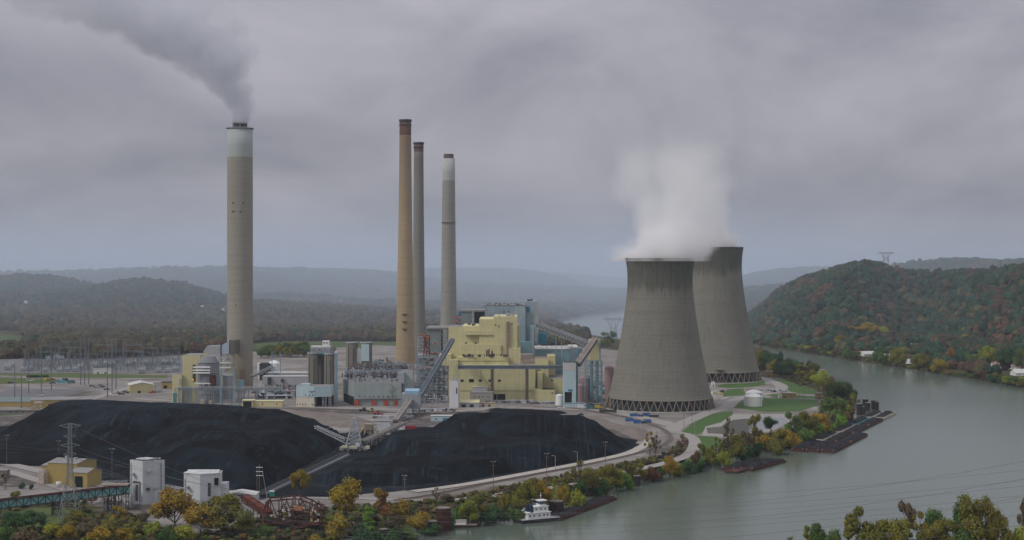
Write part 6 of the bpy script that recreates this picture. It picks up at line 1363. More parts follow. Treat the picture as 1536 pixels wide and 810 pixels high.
sp.add("crates", DARK, m)

# ------------------------------------------------------------------ vehicles
def car_proto(kind="car"):
    t = thing("parked_car" if kind == "car" else ("pickup_truck" if kind == "pickup" else "van"), "", "car", (0, 0, 0)); L_ = {"car": 4.6, "pickup": 5.6, "van": 6.5}[kind]; w = 1.85; m = M()
    def hullp(pr, y0, y1):
        n = len(pr); m = M(); m.add([(x, y0, z) for x, z in pr] + [(x, y1, z) for x, z in pr], [tuple(range(n)), tuple(range(n, 2 * n))[::-1]] + [(i + n, (i + 1) % n + n, (i + 1) % n, i) for i in range(n)]); return m
    if kind == "car": body = [(-2.3, .35), (2.3, .35), (2.3, .8), (2.1, 1.0), (1.1, 1.05), (-1.6, 1.1), (-2.25, 1.0), (-2.3, .7)]; glass = [(1.1, 1.05), (.4, 1.5), (-1.0, 1.52), (-1.8, 1.08)]
    elif kind == "pickup": body = [(-2.8, .5), (2.8, .5), (2.8, 1.1), (1.7, 1.25), (.9, 1.3), (-.8, 1.3), (-2.8, 1.2)]; glass = [(1.3, 1.28), (.8, 1.9), (-.6, 1.92), (-.9, 1.28)]
    else: body = [(-3.2, .5), (3.2, .5), (3.2, 1.3), (2.6, 1.7), (2.2, 2.6), (-3.2, 2.7)]; glass = [(2.62, 1.7), (2.24, 2.5), (1.2, 2.5), (1.2, 1.7)]
    hullp(body, -w / 2, w / 2).build("body", PAINT, t); hullp(glass, -w / 2 + (.12 if kind != "van" else -.03), w / 2 - (.12 if kind != "van" else -.03)).build("window", GLASS, t)
    if kind != "van": M().box(glass[2][0] + .05, glass[1][0] - .05, -w / 2 + .14, w / 2 - .14, glass[1][1] - .02, glass[1][1] + .04).build("roof", PAINT, t)
    for x in (-L_ * .31, L_ * .31):
        for y in (-w / 2 - .02, w / 2 - .2): M().tube((x, y, .34), (x, y + .22, .34), .34, 12).build("wheel", TYRE, t)
    return t
protos = {k: car_proto(k) for k in ("car", "pickup", "van")}; used = set()
def car(kind, px, row, col, ang, label, s=1.15, group="cars parked in the plant's lots"):
    t = protos[kind]
    if kind in used: t = copy_tree(t)
    used.add(kind); D = dist(row); t.location = (xat(px, D), D, .1); t.rotation_euler = (0, 0, math.radians(ang)); t.scale = (s, s, s); t["label"] = label; t["group"] = group; t["category"] = {"car": "car", "pickup": "pickup truck", "van": "van"}[kind]
    for c in kids(t):
        if c.name.split('.')[0] in ("body", "roof"): c.color = (*col, 1)
        else: c.color = (1, 1, 1, 1)
    return t
CC = {"white": (.62, .62, .62), "maroon": (.10, .015, .02), "red": (.33, .03, .03), "dark blue": (.02, .04, .10), "black": (.015, .015, .018), "cyan": (.05, .30, .42), "teal": (.04, .14, .15), "silver": (.3, .31, .32), "grey": (.1, .105, .11), "green": (.02, .06, .03), "blue": (.02, .12, .38), "yellow": (.5, .36, .04)}
clist = [("car", 16, 575, "maroon"), ("pickup", 46, 572, "white"), ("van", 71, 571, "yellow"), ("car", 79, 570, "red"), ("pickup", 79, 576, "dark blue"), ("van", 92, 575, "cyan"), ("van", 98, 572, "black"), ("van", 107, 575, "teal"), ("car", 138, 580, "grey"), ("car", 154, 581, "black"), ("car", 160, 585, "dark blue"), ("pickup", 170, 594, "white"), ("car", 182, 592, "maroon"),
         ("car", 194, 590, "maroon"), ("pickup", 229, 590, "red"), ("car", 236, 585, "white"), ("car", 232, 583, "silver"), ("pickup", 241, 588, "white"), ("car", 216, 588, "black"), ("car", 66, 615, "white"), ("car", 74, 614, "silver"), ("pickup", 120, 608, "white"), ("car", 116, 613, "silver"), ("pickup", 90, 611, "green"), ("car", 145, 582, "silver"), ("car", 150, 579, "grey"), ("car", 62, 590, "silver"), ("car", 188, 589, "grey"), ("car", 60, 594, "white"), ("car", 176, 590, "silver")]
cnt = {}
for kd, px_, row_, cn_ in sorted(clist, key=lambda q: q[1]):
    i = cnt.get((kd, cn_), 0); cnt[(kd, cn_)] = i + 1
    tot = sum(1 for q in clist if q[0] == kd and q[3] == cn_); nm = {"car": "car", "pickup": "pickup", "van": "box van"}[kd]
    car(kd, px_, row_, CC[cn_], R.choice((0, 180, 10, 75, -15)), f"{cn_} {nm} in the lots left of the plant" + (f", {ordw(i)} {cn_} {nm} from the left" if tot > 1 else ""), 1.5)
car("pickup", 842, 613.5, CC["white"], 5, "white pickup parked by the pale blue trailer row", 1.3, None); car("van", 873, 613, CC["white"], 0, "white van right of the pale blue trailer row", 1.5, None); car("van", 886, 614, CC["teal"], 8, "teal-grey box van left of the black trailer", 1.4, None); car("van", 898, 613, CC["yellow"], 0, "pale yellow truck behind the black trailer", 1.3, None)
car("pickup", 871, 623, CC["black"], 20, "black pickup alone on the gravel right of the heap's crest", 1.1, None)
car("car", 621, 758, CC["red"], 8, "bright red car on the riverside track, right one of two", 1.2, "red cars by the river"); car("car", 608, 759, CC["red"], 170, "bright red car half hidden by trees, left one of two", 1.2, "red cars by the river")
car("pickup", 887, 609, CC["dark blue"], 0, "dark blue pickup near the pink tanks", 1.4, None); car("car", 895, 607, CC["white"], 0, "white car near the pink tanks", 1.4, None)
for i, (px_, row_, an_, lb) in enumerate(((950.5, 625, 12, "blue container, left one of the rear row before the cooling tower"), (969.5, 624, 15, "blue container, right one of the rear row before the cooling tower"), (944, 632, -3, "blue container, leftmost of the front row before the cooling tower"), (956, 635, 4, "blue container, middle of the front row before the cooling tower"), (971, 634, 0, "blue container, rightmost of the front row before the cooling tower"))):
    t = T("container", lb, "container", px_, row=row_, rz=math.radians(an_), group="blue containers before the cooling tower"); t.add("box", BLUEP, M().box(-3.6, 3.6, -1.2, 1.2, .2, 3.0)); t.add("door", mk("blue_door", (.02, .08, .22)), M().box(3.6, 3.66, -1.1, 1.1, .3, 2.9)); t.add("frame", DARK, M().box(-3.7, 3.7, -1.25, 1.25, 0, .2).box(-3.65, 3.65, -1.22, 1.22, 3.0, 3.08))
for px_, row_, lb in ((961, 625, "dark dumpster between the two rear blue containers"), (980.5, 625.5, "long dark dumpster right of the blue containers"), (966, 635, "dark dumpster tucked in the front row of blue containers")):
    t = T("dumpster", lb, "dumpster", px_, row=row_); m = M(); ww = 4.5 if px_ == 980.5 else 2.2; m.add([(-ww, -1.2, 0), (ww, -1.2, 0), (ww, 1.2, 0), (-ww, 1.2, 0), (-ww - .5, -1.4, 2.2), (ww + .5, -1.4, 2.2), (ww + .5, 1.4, 2.2), (-ww - .5, 1.4, 2.2)], [(0, 3, 2, 1), (4, 5, 6, 7), (0, 1, 5, 4), (1, 2, 6, 5), (2, 3, 7, 6), (3, 0, 4, 7)]); t.add("bin", DARK, m); t.add("rim", STEELB, M().box(-ww - .55, ww + .55, -1.45, 1.45, 2.2, 2.35))
tr = T("semi_trailer", "long black trailer parked at the foot of the nearer cooling tower", "trailer", 912, row=620); tr.add("box", DARK, M().box(-8.5, 8.5, -1.4, 1.4, 1.2, 3.7)); tr.add("tractor", mk("black_cab", (.015, .015, .02), rough=.5), M().box(5.5, 8.8, -1.3, 1.3, 3.7, 6.2)); 
for x in (-6.5, -5, -3.5, 6, 7.5): tr.add("wheel", TYRE, M().tube((x, -1.45, .55), (x, -1.1, .55), .55, 12))
pp = T("pump_manifold", "row of dark pumps and valves in the gravel loop behind the round tanks", "pumps", 1146, row=588); m = M(); r = random.Random(3)
for i in range(26): x = r.uniform(-22, 26); y = r.uniform(-8, 6); m.cyl(x, y, 0, r.uniform(1, 2.6), r.uniform(.5, 1.2), None, 8); m.box(x - 1.5, x + 1.5, y - .3, y + .3, .4, .9)
pp.add("pumps", DARK, m); pp.add("pipe", GALV, M().tube((-24, 0, .8), (26, 2, .8), .4).tube((-20, -5, .8), (24, -4, .8), .4)); pp.add("control_box", mk("tan_wall", (.4, .3, .2)), M().box(-22, -18, 2, 6, 0, 5))
pg = T("generator_skid", "yellow and black generator skids right of the nearer cooling tower's legs", "generator", 1078, row=592); pg.add("housing", mk("machine_yellow", (.4, .35, .12)), M().box(-6, -2, -2, 2, .3, 3.4).box(1, 5, -2, 2, .3, 2.6)); pg.add("tank", DARK, M().tube((2, 0, 4), (6, 0, 4.2), 1.4, 12)); pg.add("panel", WHTC, M().box(-10, -7, -2, 1, 0, 3))
gp = T("portable_toilet", "small green cabin beside the yard conveyor's lower end", "portable toilet", 408, row=744); gp.add("cabin", mk("green_plastic", (.02, .22, .14)), M().box(-1.5, 1.5, -1, 1, 0, 2.8)); gp.add("roof", WHTC, M().box(-1.6, 1.6, -1.1, 1.1, 2.8, 3.3))
# clutter of yard equipment right of the pink tanks
for i, (px_, row_, w_, h_, mt_, lb) in enumerate(((897, 590, 8, 5, WHT, "white equipment cabin right of the large pink tank"), (905, 586, 10, 4, WHTC, "white trailer near the cooling tower's left foot"), (907, 592, 7, 6, TEALW, "teal cabin near the cooling tower's left foot"), (890, 597, 9, 5, GREYM, "grey equipment shed below the pink tanks"), (900, 578, 12, 6, GREYM, "grey roofed store behind the white cabins"), (898, 597, 8, 3, AQUA, "low blue skid beside the grey equipment shed"))):
    t = T("equipment_cabin", lb, "cabin", px_, row=row_); s_ = w_ * t.k / 2; t.add("wall", mt_, M().box(-s_, s_, 0, 5, 0, h_)); t.add("roof", ROOFW, M().box(-s_ - .2, s_ + .2, -.2, 5.2, h_, h_ + .25)); t.add("door", DKOPEN, M().box(-.8, .8, -.08, .2, 0, 2.2))

# ------------------------------------------------------------------ houses over the river
def house(px, row, w, wall, roofm, label, rz=0, h=3.6, group="houses on the far shore", D=None):
    D0_ = D; D = D or dist(row, 3); z = gz(xat(px, D), D)
    for _ in range(0 if D0_ else 4): D = dist(row, min(z, 30)); z = gz(xat(px, D), D)
    x = xat(px, D); t = thing("house", label, "house", (x, D, z - .3), rz, group); d_ = w * .7
    M().gable(-w / 2, w / 2, -d_ / 2, d_ / 2, 0, h, h + d_ * .3).build("wall", wall, t); M().roof(-w / 2, w / 2, -d_ / 2, d_ / 2, h, h + d_ * .3, t=.3, o=.7).build("roof", roofm, t)
    for q in (-.3, .28): M().box(w * q - .8, w * q + .8, -d_ / 2 - .1, -d_ / 2 + .2, 1.2, 2.6).build("window", GLASS, t)
    M().box(-.5, .5, -d_ / 2 - .1, -d_ / 2 + .2, 0, 2.1).build("door", DARK, t); M().box(w * .2, w * .2 + .8, .5, 1.3, h, h + d_ * .3 + 1.4).build("chimney", CONCD, t); return t
hl = [(1287, 533, 14, "w", "r"), (1301, 534, 18, "w", "w"), (1351, 519, 10, "w", "w"), (1371, 520, 9, "w", "w"), (1332, 537, 12, "g", "w"), (1368, 545, 13, "w", "w"), (1366, 539, 12, "g", "g"), (1390, 545, 10, "w", "w"), (1436, 537, 10, "w", "w"), (1453, 540, 20, "w", "g"), (1462, 546, 14, "w", "p"), (1452, 552, 13, "w", "r"), (1428, 549, 10, "w", "w"), (1497, 549, 15, "w", "p"), (1492, 556, 12, "w", "w"), (1476, 555, 9, "w", "w"), (1519, 553, 16, "w", "p"), (1532, 563, 20, "w", "w"), (1449, 521, 12, "w", "w"), (1531, 551, 16, "r", "p"), (1513, 548, 11, "w", "w"), (1122, 520, 12, "w", "g"), (1126, 515, 10, "w", "w")]
mats_h = {"w": WHTC, "g": GREYM, "r": mk("brick_red_roof", (.30, .09, .07), var=.2), "p": mk("pink_brown_roof", (.30, .20, .18), var=.15)}; nmh = {"w": "white", "g": "grey", "r": "red", "p": "pinkish"}
cnt = {}
for px_, row_, w_, a_, b_ in sorted(hl): 
    key = (a_, b_); i = cnt.get(key, 0); cnt[key] = i + 1; tot = sum(1 for q in hl if (q[3], q[4]) == key)
    house(px_, row_, w_ * 1.2, mats_h[a_], {"w": ROOFW, "g": ROOFG}.get(b_, mats_h[b_]), f"{nmh[a_]} house with {nmh[b_]} roof among the far-shore trees" + (f", {ordw(i)} such from the left" if tot > 1 else ""), R.uniform(-.5, .5))
fh = [(40, 484, 2.6), (55, 486, 2.5), (302, 478, 3.), (335, 484, 2.8), (342, 487, 2.6), (412, 478, 2.6), (430, 476, 3), (455, 479, 2.8), (448, 477, 2.6), (305, 484, 2.4)]
for i, (px_, row_, s_) in enumerate(sorted(fh)): D = dist(row_, 8); house(px_, row_, 11, WHTC, ROOFW, f"tiny pale house in the wooded valley behind the plant, {ordw(i)} from the left", R.uniform(-.5, .5), h=4, group="houses in the valley behind the plant", D=D)
# ------------------------------------------------------------------ trees
def leaf_mat(name, obj=True, col=None):
    g = G(name)
    if obj:
        oi = g.N.new("ShaderNodeObjectInfo"); c = oi.outputs["Color"]
    else: c = g.attr("col", 'INSTANCER', "Color")
    n = g.noise(5.5 if obj else 1.2, 3, .6); n2 = g.noise(2.2, 2)
    k = g.mth('ADD', g.mth('MULTIPLY_ADD', n, 1.5, .25), 0.0)
    v = g.N.new("ShaderNodeVectorMath"); v.operation = 'SCALE'; g.L.new(c, v.inputs[0]); g.L.new(k, v.inputs[3])
    hs = g.N.new("ShaderNodeHueSaturation"); g.L.new(v.outputs[0], hs.inputs["Color"]); g.L.new(g.mth('MULTIPLY_ADD', n2, .10, .45), hs.inputs["Hue"])
    g.put(hs.outputs[0], g.b.inputs["Base Color"]); g.b.inputs["Roughness"].default_value = .8; g.b.inputs["Specular IOR Level"].default_value = .15
    return g.m
LEAF = leaf_mat("tree_leaves"); BARK = mk("bark", (.075, .06, .048), var=.25, scale=2.)
def crown_lobes(kind, r):
    L_ = []
    if kind == "round":
        for i in range(11):
            a = r.uniform(0, 6.28); z = r.uniform(.36, .84); rr = .25 * math.sqrt(max(.05, 1 - ((z - .58) / .38) ** 2)) * r.uniform(.5, 1.1); L_.append((rr * math.cos(a), rr * math.sin(a), z, r.uniform(.14, .22)))
    elif kind == "wide":
        for i in range(14):
            a = r.uniform(0, 6.28); z = r.uniform(.35, .8); rr = .36 * math.sqrt(max(.05, 1 - ((z - .52) / .4) ** 2)) * r.uniform(.5, 1.1); L_.append((rr * math.cos(a), rr * math.sin(a), z, r.uniform(.12, .2)))
    elif kind == "tall":
        for i in range(12):
            z = .2 + .7 * i / 11; a = r.uniform(0, 6.28); rr = .12 * (1.1 - z) * r.uniform(.3, 1.2) + .03; L_.append((rr * math.cos(a), rr * math.sin(a), z, r.uniform(.07, .13) * (1.2 - .5 * z)))
    elif kind == "airy":
        for i in range(11):
            a = r.uniform(0, 6.28); z = r.uniform(.42, .92); rr = r.uniform(.08, .33) * (1.25 - z * .6); L_.append((rr * math.cos(a), rr * math.sin(a), z, r.uniform(.06, .12)))
    elif kind == "bush":
        for i in range(9):
            a = r.uniform(0, 6.28); z = r.uniform(.2, .65); rr = r.uniform(.1, .5); L_.append((rr * math.cos(a), rr * math.sin(a), z, r.uniform(.2, .32)))
    elif kind == "bare":
        for i in range(16):
            a = r.uniform(0, 6.28); z = r.uniform(.45, .98); rr = r.uniform(.05, .30) * (1.3 - .5 * z); L_.append((rr * math.cos(a), rr * math.sin(a), z, r.uniform(.05, .09)))
    return L_
def make_tree_meshes(kind, seed):
    r = random.Random(seed); lob = crown_lobes(kind, r); m = M(); nq = {"round": 5200, "wide": 6800, "tall": 3000, "airy": 2800, "bush": 2900, "bare": 400}[kind]; tot = sum(q[3] ** 2 for q in lob)
    ls = {"bush": .038, "tall": .019}.get(kind, .0205)
    for (cx, cy_, cz, rad) in lob:
        for i in range(int(nq * rad ** 2 / tot)):
            u = r.uniform(-1, 1); a = r.uniform(0, 6.283); s_ = math.sqrt(1 - u * u); q = rad * r.uniform(.55, 1.08) * (1 + .18 * math.sin(7 * a + 5 * u + cx * 40))
            c = Vector((cx + q * s_ * math.cos(a), cy_ + q * s_ * math.sin(a), cz + q * u * .85)); nrm = Vector((s_ * math.cos(a), s_ * math.sin(a), u + .5)).normalized(); nrm = (nrm + Vector((r.uniform(-.7, .7), r.uniform(-.7, .7), r.uniform(-.5, .7)))).normalized()
            x = nrm.orthogonal().normalized(); y = nrm.cross(x); th = r.uniform(0, 6.28); x, y = x * math.cos(th) + y * math.sin(th), y * math.cos(th) - x * math.sin(th); w = ls * r.uniform(.6, 1.25)
            m.add([tuple(c - x * w - y * w * .5), tuple(c + x * w * .4 - y * w), tuple(c + x * w + y * w * .5), tuple(c - x * w * .4 + y * w)], [(0, 1, 2, 3)])
    tr = M(); tw = .022 if kind != "bush" else .02; H1 = {"tall": .85, "bush": .25}.get(kind, .55); pts = [Vector((0, 0, -.03))]; 
    for i in range(1, 6): pts.append(Vector((r.uniform(-.012, .012) * i, r.uniform(-.012, .012) * i, H1 * i / 5)))
    for i in range(5): tr.tube(pts[i], pts[i + 1], tw * (1 - .15 * i), 7, tw * (1 - .15 * (i + 1)))
    for (cx, cy_, cz, rad) in lob:
        z0 = max(.12, min(H1, cz - .2 - rad * .5)); b = pts[min(4, int(z0 / H1 * 5))]; e = Vector((cx, cy_, cz)); mid = b.lerp(e, .5) + Vector((0, 0, -.02)); tr.tube(b, mid, tw * .45, 5, tw * .3); tr.tube(mid, e, tw * .3, 5, tw * .12)
        if kind in ("bare", "airy"):
            for q in range(9 if kind == "bare" else 4):
                e2 = e + Vector((r.uniform(-.1, .1), r.uniform(-.1, .1), r.uniform(-.02, .13))); tr.tube(mid.lerp(e, r.random()), e2, tw * .13, 4, tw * .06)
    a = m.build("crown", LEAF); b = tr.build("trunk", BARK); ma, mb = a.data, b.data; bpy.data.objects.remove(a); bpy.data.objects.remove(b); return ma, mb
TM = {}
for kd, ns in (("round", 4), ("wide", 4), ("tall", 2), ("airy", 3), ("bush", 3), ("bare", 3)): TM[kd] = [make_tree_meshes(kd, 100 * i + hash_ if False else 37 * i + len(kd) * 11) for i, hash_ in enumerate(range(ns))]
PAL = {"golden": (.26, .185, .018), "orange": (.22, .12, .028), "olive": (.15, .145, .022), "yellow-green": (.22, .24, .025), "bright green": (.12, .24, .025), "dark green": (.035, .085, .026), "green": (.075, .135, .03), "rust-red": (.13, .065, .034), "crimson": (.20, .025, .04), "brown": (.11, .085, .045), "pale brown": (.16, .12, .085)}
KW = {"round": "round-crowned", "wide": "broad", "tall": "narrow upright", "airy": "thin-crowned", "bush": "low bushy", "bare": "nearly bare"}
TREES = []
tcount = [0]
def tree(px, D, h, w, col, kind, label=None, group="trees", z=None, area=None):
    x = xat(px, D); z = gz(x, D) if z is None else z; z = max(z, -6.2); r = random.Random(int(px * 31 + D)); ma, mb = r.choice(TM[kind])
    nm = "shrub" if kind == "bush" else "tree"; t = thing(nm, "", nm, (x, D, z), r.uniform(0, 6.28), group); c0 = PAL[col]; f = r.uniform(.8, 1.2)
    c = bpy.data.objects.new("crown", ma); COL.objects.link(c); link_parent(c, t); c.color = (c0[0] * f * r.uniform(.9, 1.1), c0[1] * f, c0[2] * f, 1)
    b = bpy.data.objects.new("trunk", mb); COL.objects.link(b); link_parent(b, t)
    wf = {"round": .80, "wide": 1.0, "tall": .38, "airy": .75, "bush": 1.3, "bare": .72}[kind]; sxy = w / wf * 1.12
    t.scale = (sxy, sxy, h); TREES.append((px, D, t, col, kind, area or group)); 
    if label: t["label"] = label; t["fixed"] = 1
    return t
def tpx(px, row, row_top, wpx, col, kind, label=None, group="trees", area=None, z=-3.0):
    D = dist(row, z); k = D / F; return tree(px, D, (row - row_top) * k, wpx * k, col, kind, label, group, None, area)
G1 = "trees of the lower left corner"; G2 = "trees along the plant's riverbank"; G3 = "trees on the wooded point by the lawn"; G4 = "trees on the far shore"; G5 = "trees at the lower right corner"
# lower left and bottom
for a in ((262, 800, 734, 62, "golden", "wide", "large golden tree directly in front of the second white tower"), (335, 812, 742, 62, "olive", "wide", "large olive-green tree in front of the low white drive house"), (300, 815, 768, 45, "golden", "round", None), (365, 815, 772, 34, "olive", "round", None), (449, 752, 705, 29, "golden", "wide", "single round olive-gold tree at the lower end of the diagonal yard conveyor"),
          (518, 792, 722, 46, "golden", "round", "bright golden-orange tree right of the derelict unloader"), (505, 812, 760, 36, "golden", "round", None), (553, 800, 748, 24, "bright green", "tall", "bright green upright tree between the golden tree and the brown one"), (577, 795, 722, 38, "orange", "airy", "tall thin orange-brown tree left of the rust-red mooring cell"), (600, 792, 738, 34, "golden", "round", None), (625, 795, 758, 34, "golden", "round", None),
          (540, 812, 772, 40, "dark green", "bush", None), (580, 806, 780, 50, "dark green", "bush", None), (612, 800, 780, 40, "green", "bush", None), (643, 795, 774, 34, "dark green", "bush", None), (590, 800, 758, 30, "brown", "airy", None), (535, 800, 760, 24, "pale brown", "bare", None),
          (20, 808, 774, 36, "dark green", "round", None), (52, 806, 770, 40, "dark green", "wide", None), (84, 815, 788, 30, "yellow-green", "bush", None), (112, 806, 772, 34, "olive", "round", None), (75, 812, 790, 26, "bright green", "bush", None), (100, 818, 790, 26, "golden", "bush", None), (130, 812, 786, 34, "brown", "bush", None), (180, 800, 764, 26, "golden", "airy", None), (160, 812, 782, 30, "olive", "bush", None),
          (205, 812, 784, 30, "olive", "bush", None), (232, 812, 786, 26, "yellow-green", "bush", None), (10, 820, 792, 30, "green", "bush", None), (145, 822, 796, 36, "golden", "bush", None), (190, 822, 796, 30, "golden", "bush", None), (40, 826, 798, 40, "brown", "bush", None), (275, 822, 790, 36, "yellow-green", "bush", None), (250, 826, 792, 30, "green", "bush", None),
          (32, 740, 729, 10, "dark green", "bush", "small dark shrub on the bare ground left of the ochre shed"), (46, 741, 732, 8, "dark green", "bush", "smaller dark shrub right beside the first on the bare ground"), (8, 742, 720, 14, "brown", "bare", None), (138, 765, 750, 14, "rust-red", "airy", None), (485, 800, 776, 26, "yellow-green", "bush", None), (470, 815, 790, 24, "golden", "bush", None),
          (655, 765, 738, 14, "brown", "bare", None), (673, 760, 745, 20, "brown", "bush", None), (395, 815, 792, 24, "green", "bush", None), (25, 752, 742, 16, "olive", "bush", None), (215, 790, 774, 18, "brown", "bush", None), (60, 790, 776, 22, "brown", "bush", None)):
    tpx(*a[:6], label=a[6], group=G1)
# riverbank from the small dock barge to the paired barges
bank = [(670, 787, 762, 22, "dark green", "bush"), (690, 780, 752, 22, "green", "bush"), (703, 782, 745, 30, "yellow-green", "round"), (722, 778, 738, 26, "olive", "airy"), (738, 778, 752, 24, "dark green", "bush"), (757, 772, 736, 18, "olive", "round"), (750, 776, 757, 24, "dark green", "bush"), (790, 768, 712, 34, "olive", "wide"), (816, 765, 718, 22, "golden", "round"), (775, 772, 740, 24, "olive", "round"), (770, 775, 755, 24, "green", "bush"),
        (832, 752, 712, 11, "yellow-green", "tall"), (850, 750, 704, 14, "olive", "tall"), (845, 757, 724, 18, "golden", "round"), (863, 756, 730, 24, "yellow-green", "bush"), (872, 742, 688, 28, "brown", "bare"), (885, 738, 698, 26, "olive", "round"), (868, 748, 716, 24, "dark green", "round"), (900, 736, 714, 26, "dark green", "bush"), (912, 732, 694, 24, "olive", "round"), (925, 730, 700, 20, "yellow-green", "round"),
        (906, 735, 722, 12, "rust-red", "bush"), (935, 728, 705, 22, "bright green", "bush"), (940, 722, 688, 24, "brown", "bare"), (950, 720, 692, 20, "olive", "round"), (965, 718, 690, 18, "brown", "airy"), (978, 716, 696, 20, "rust-red", "bush"), (990, 714, 698, 24, "dark green", "bush"), (975, 690, 656, 16, "golden", "airy"), (983, 692, 662, 18, "pale brown", "bare"), (1005, 712, 680, 20, "golden", "round"), (1015, 708, 690, 18, "yellow-green", "bush"),
        (1022, 686, 660, 18, "pale brown", "airy"), (1030, 704, 686, 22, "dark green", "bush"), (1042, 700, 672, 13, "rust-red", "round"), (1054, 695, 660, 16, "rust-red", "airy"), (1052, 702, 686, 22, "dark green", "bush"), (1066, 698, 668, 18, "brown", "round"), (1075, 690, 652, 16, "olive", "airy"), (1086, 694, 672, 20, "yellow-green", "bush"), (1092, 690, 628, 22, "brown", "bare"), (1106, 690, 648, 24, "brown", "round"), (1122, 684, 642, 24, "brown", "airy"),
        (1131, 672, 620, 22, "olive", "airy"), (1118, 688, 666, 26, "dark green", "bush"), (1138, 682, 660, 24, "dark green", "bush"), (1150, 672, 648, 26, "golden", "bush"), (1157, 655, 632, 20, "dark green", "round"), (1170, 668, 640, 22, "olive", "round"), (1165, 676, 655, 26, "olive", "bush"), (1188, 665, 618, 28, "green", "airy"), (1184, 668, 642, 24, "golden", "bush"), (1200, 660, 640, 26, "green", "bush"),
        (1210, 656, 612, 34, "rust-red", "wide"), (1226, 650, 618, 30, "golden", "round"), (1216, 655, 632, 28, "bright green", "bush"), (1240, 645, 626, 24, "olive", "bush"), (1246, 640, 612, 22, "pale brown", "airy"), (1250, 632, 586, 40, "green", "wide"), (1262, 626, 594, 30, "olive", "wide"), (1270, 622, 600, 22, "orange", "bush"), (1280, 612, 583, 18, "brown", "airy"), (1258, 636, 614, 22, "bright green", "bush"), (1235, 650, 640, 24, "dark green", "bush"), (1222, 656, 644, 20, "brown", "bush"),
        (1268, 602, 572, 26, "dark green", "round"), (1255, 604, 576, 26, "green", "round"), (1248, 585, 567, 9, "crimson", "round"), (1240, 594, 570, 20, "olive", "round"), (1228, 588, 560, 24, "yellow-green", "round"), (1215, 580, 556, 22, "olive", "wide"), (1203, 572, 548, 22, "brown", "airy"), (1190, 570, 545, 24, "green", "airy"), (1178, 566, 540, 20, "green", "round"), (1168, 564, 538, 16, "green", "tall"), (1160, 562, 542, 14, "golden", "round"), (1150, 558, 530, 18, "dark green", "round"), (1142, 558, 528, 14, "brown", "round"), (1135, 556, 534, 14, "brown", "tall"),
        (1222, 568, 548, 12, "olive", "round"), (1275, 596, 580, 14, "dark green", "bush"), (1196, 562, 548, 20, "green", "bush"), (1210, 568, 552, 20, "brown", "bush")]
for i, a in enumerate(bank):
    a = (a[0], a[1], a[1] - (a[1] - a[2]) * (1.35 if a[5] == 'bush' else 1.12), a[3] * (1.2 if a[5] == 'bush' else 1.1), ('olive' if a[4] in ('rust-red', 'brown') and i % 2 else a[4]), a[5])
    tpx(*a, group=(G3 if a[1] < 640 and a[0] > 1130 else G2), z=-3 if a[1] > 640 else -1)
# trees across the river (far shore) and beyond the plant
r = random.Random(77)
HSE = [(o.location.x, o.location.y) for o in COL.objects if o.name.startswith("house") and o.parent is None]
for i in range(72):
    px_ = 1140 + (1560 - 1140) * (i + r.uniform(0, 1)) / 72; base = np.interp(px_, [1128, 1180, 1230, 1290, 1345, 1400, 1470, 1536, 1600], [519, 526, 533, 543, 551, 560, 571, 582, 592])
    for lay in range(2 if px_ > 1270 else 1):
        row_ = base - 3.5 - (lay * r.uniform(6, 20)); D = dist(row_, -3 if lay == 0 else 3); hh = r.uniform(11, 19) * (1 if lay else .85); hx = xat(px_, D)
        if any(abs(hx - a) < 13 and -5 < b - D < 260 for a, b in HSE): hh *= .5 if lay == 0 else 0
        if hh == 0: continue
        col = r.choice(["green", "green", "olive", "dark green", "brown", "olive", "dark green", "yellow-green", "rust-red"]); tree(px_ + r.uniform(-3, 3), D, hh, hh * r.uniform(.85, 1.25), col, r.choice(["round", "wide", "wide", "round"]), group=G4)
for px_, row_, rt_, w_, col in ((1345, 558, 524, 28, "olive"), (1325, 552, 528, 18, "green"), (1385, 561, 528, 30, "olive"), (1425, 548, 518, 12, "orange"), (1483, 552, 515, 28, "yellow-green"), (1512, 556, 518, 30, "dark green"), (1448, 520, 504, 14, "yellow-green"), (1272, 542, 520, 14, "green"), (1316, 547, 522, 20, "green"), (1378, 550, 520, 24, "green"), (1410, 560, 530, 24, "golden"), (1531, 560, 520, 22, "green"), (1300, 518, 496, 34, "golden"), (1284, 520, 500, 22, "golden"), (1262, 524, 502, 18, "golden"), (1320, 516, 497, 26, "yellow-green")):
    wl = np.interp(px_, [1128, 1180, 1230, 1290, 1345, 1400, 1470, 1536, 1600], [519, 526, 533, 543, 551, 560, 571, 582, 592]); D = dist(min(row_, wl - 4), 0); tree(px_, D, (row_ - rt_) * D / F, w_ * D / F, col, "wide", group=G4)
for i in range(26):   # dark clump and screen behind the plant
    px_ = 384 + 78 * r.random(); D = dist(r.uniform(531, 538)); tree(px_, D, r.uniform(14, 24), r.uniform(14, 22), r.choice(["dark green", "dark green", "green", "olive"]), "wide", group="dark trees behind the grey galleries", z=0)
for i in range(22):
    px_ = 842 + 110 * r.random(); D = dist(r.uniform(505, 524)); tree(px_, D, r.uniform(10, 20), r.uniform(11, 20), r.choice(["dark green", "green", "olive"]), "wide", group="trees on the bank behind the plant")
for i in range(12): tree(42 + i * 2.6, dist(566.5), 4.5, 5.5, "dark green", "bush", group="dark shrubs on the verge before the switchyard", z=0)
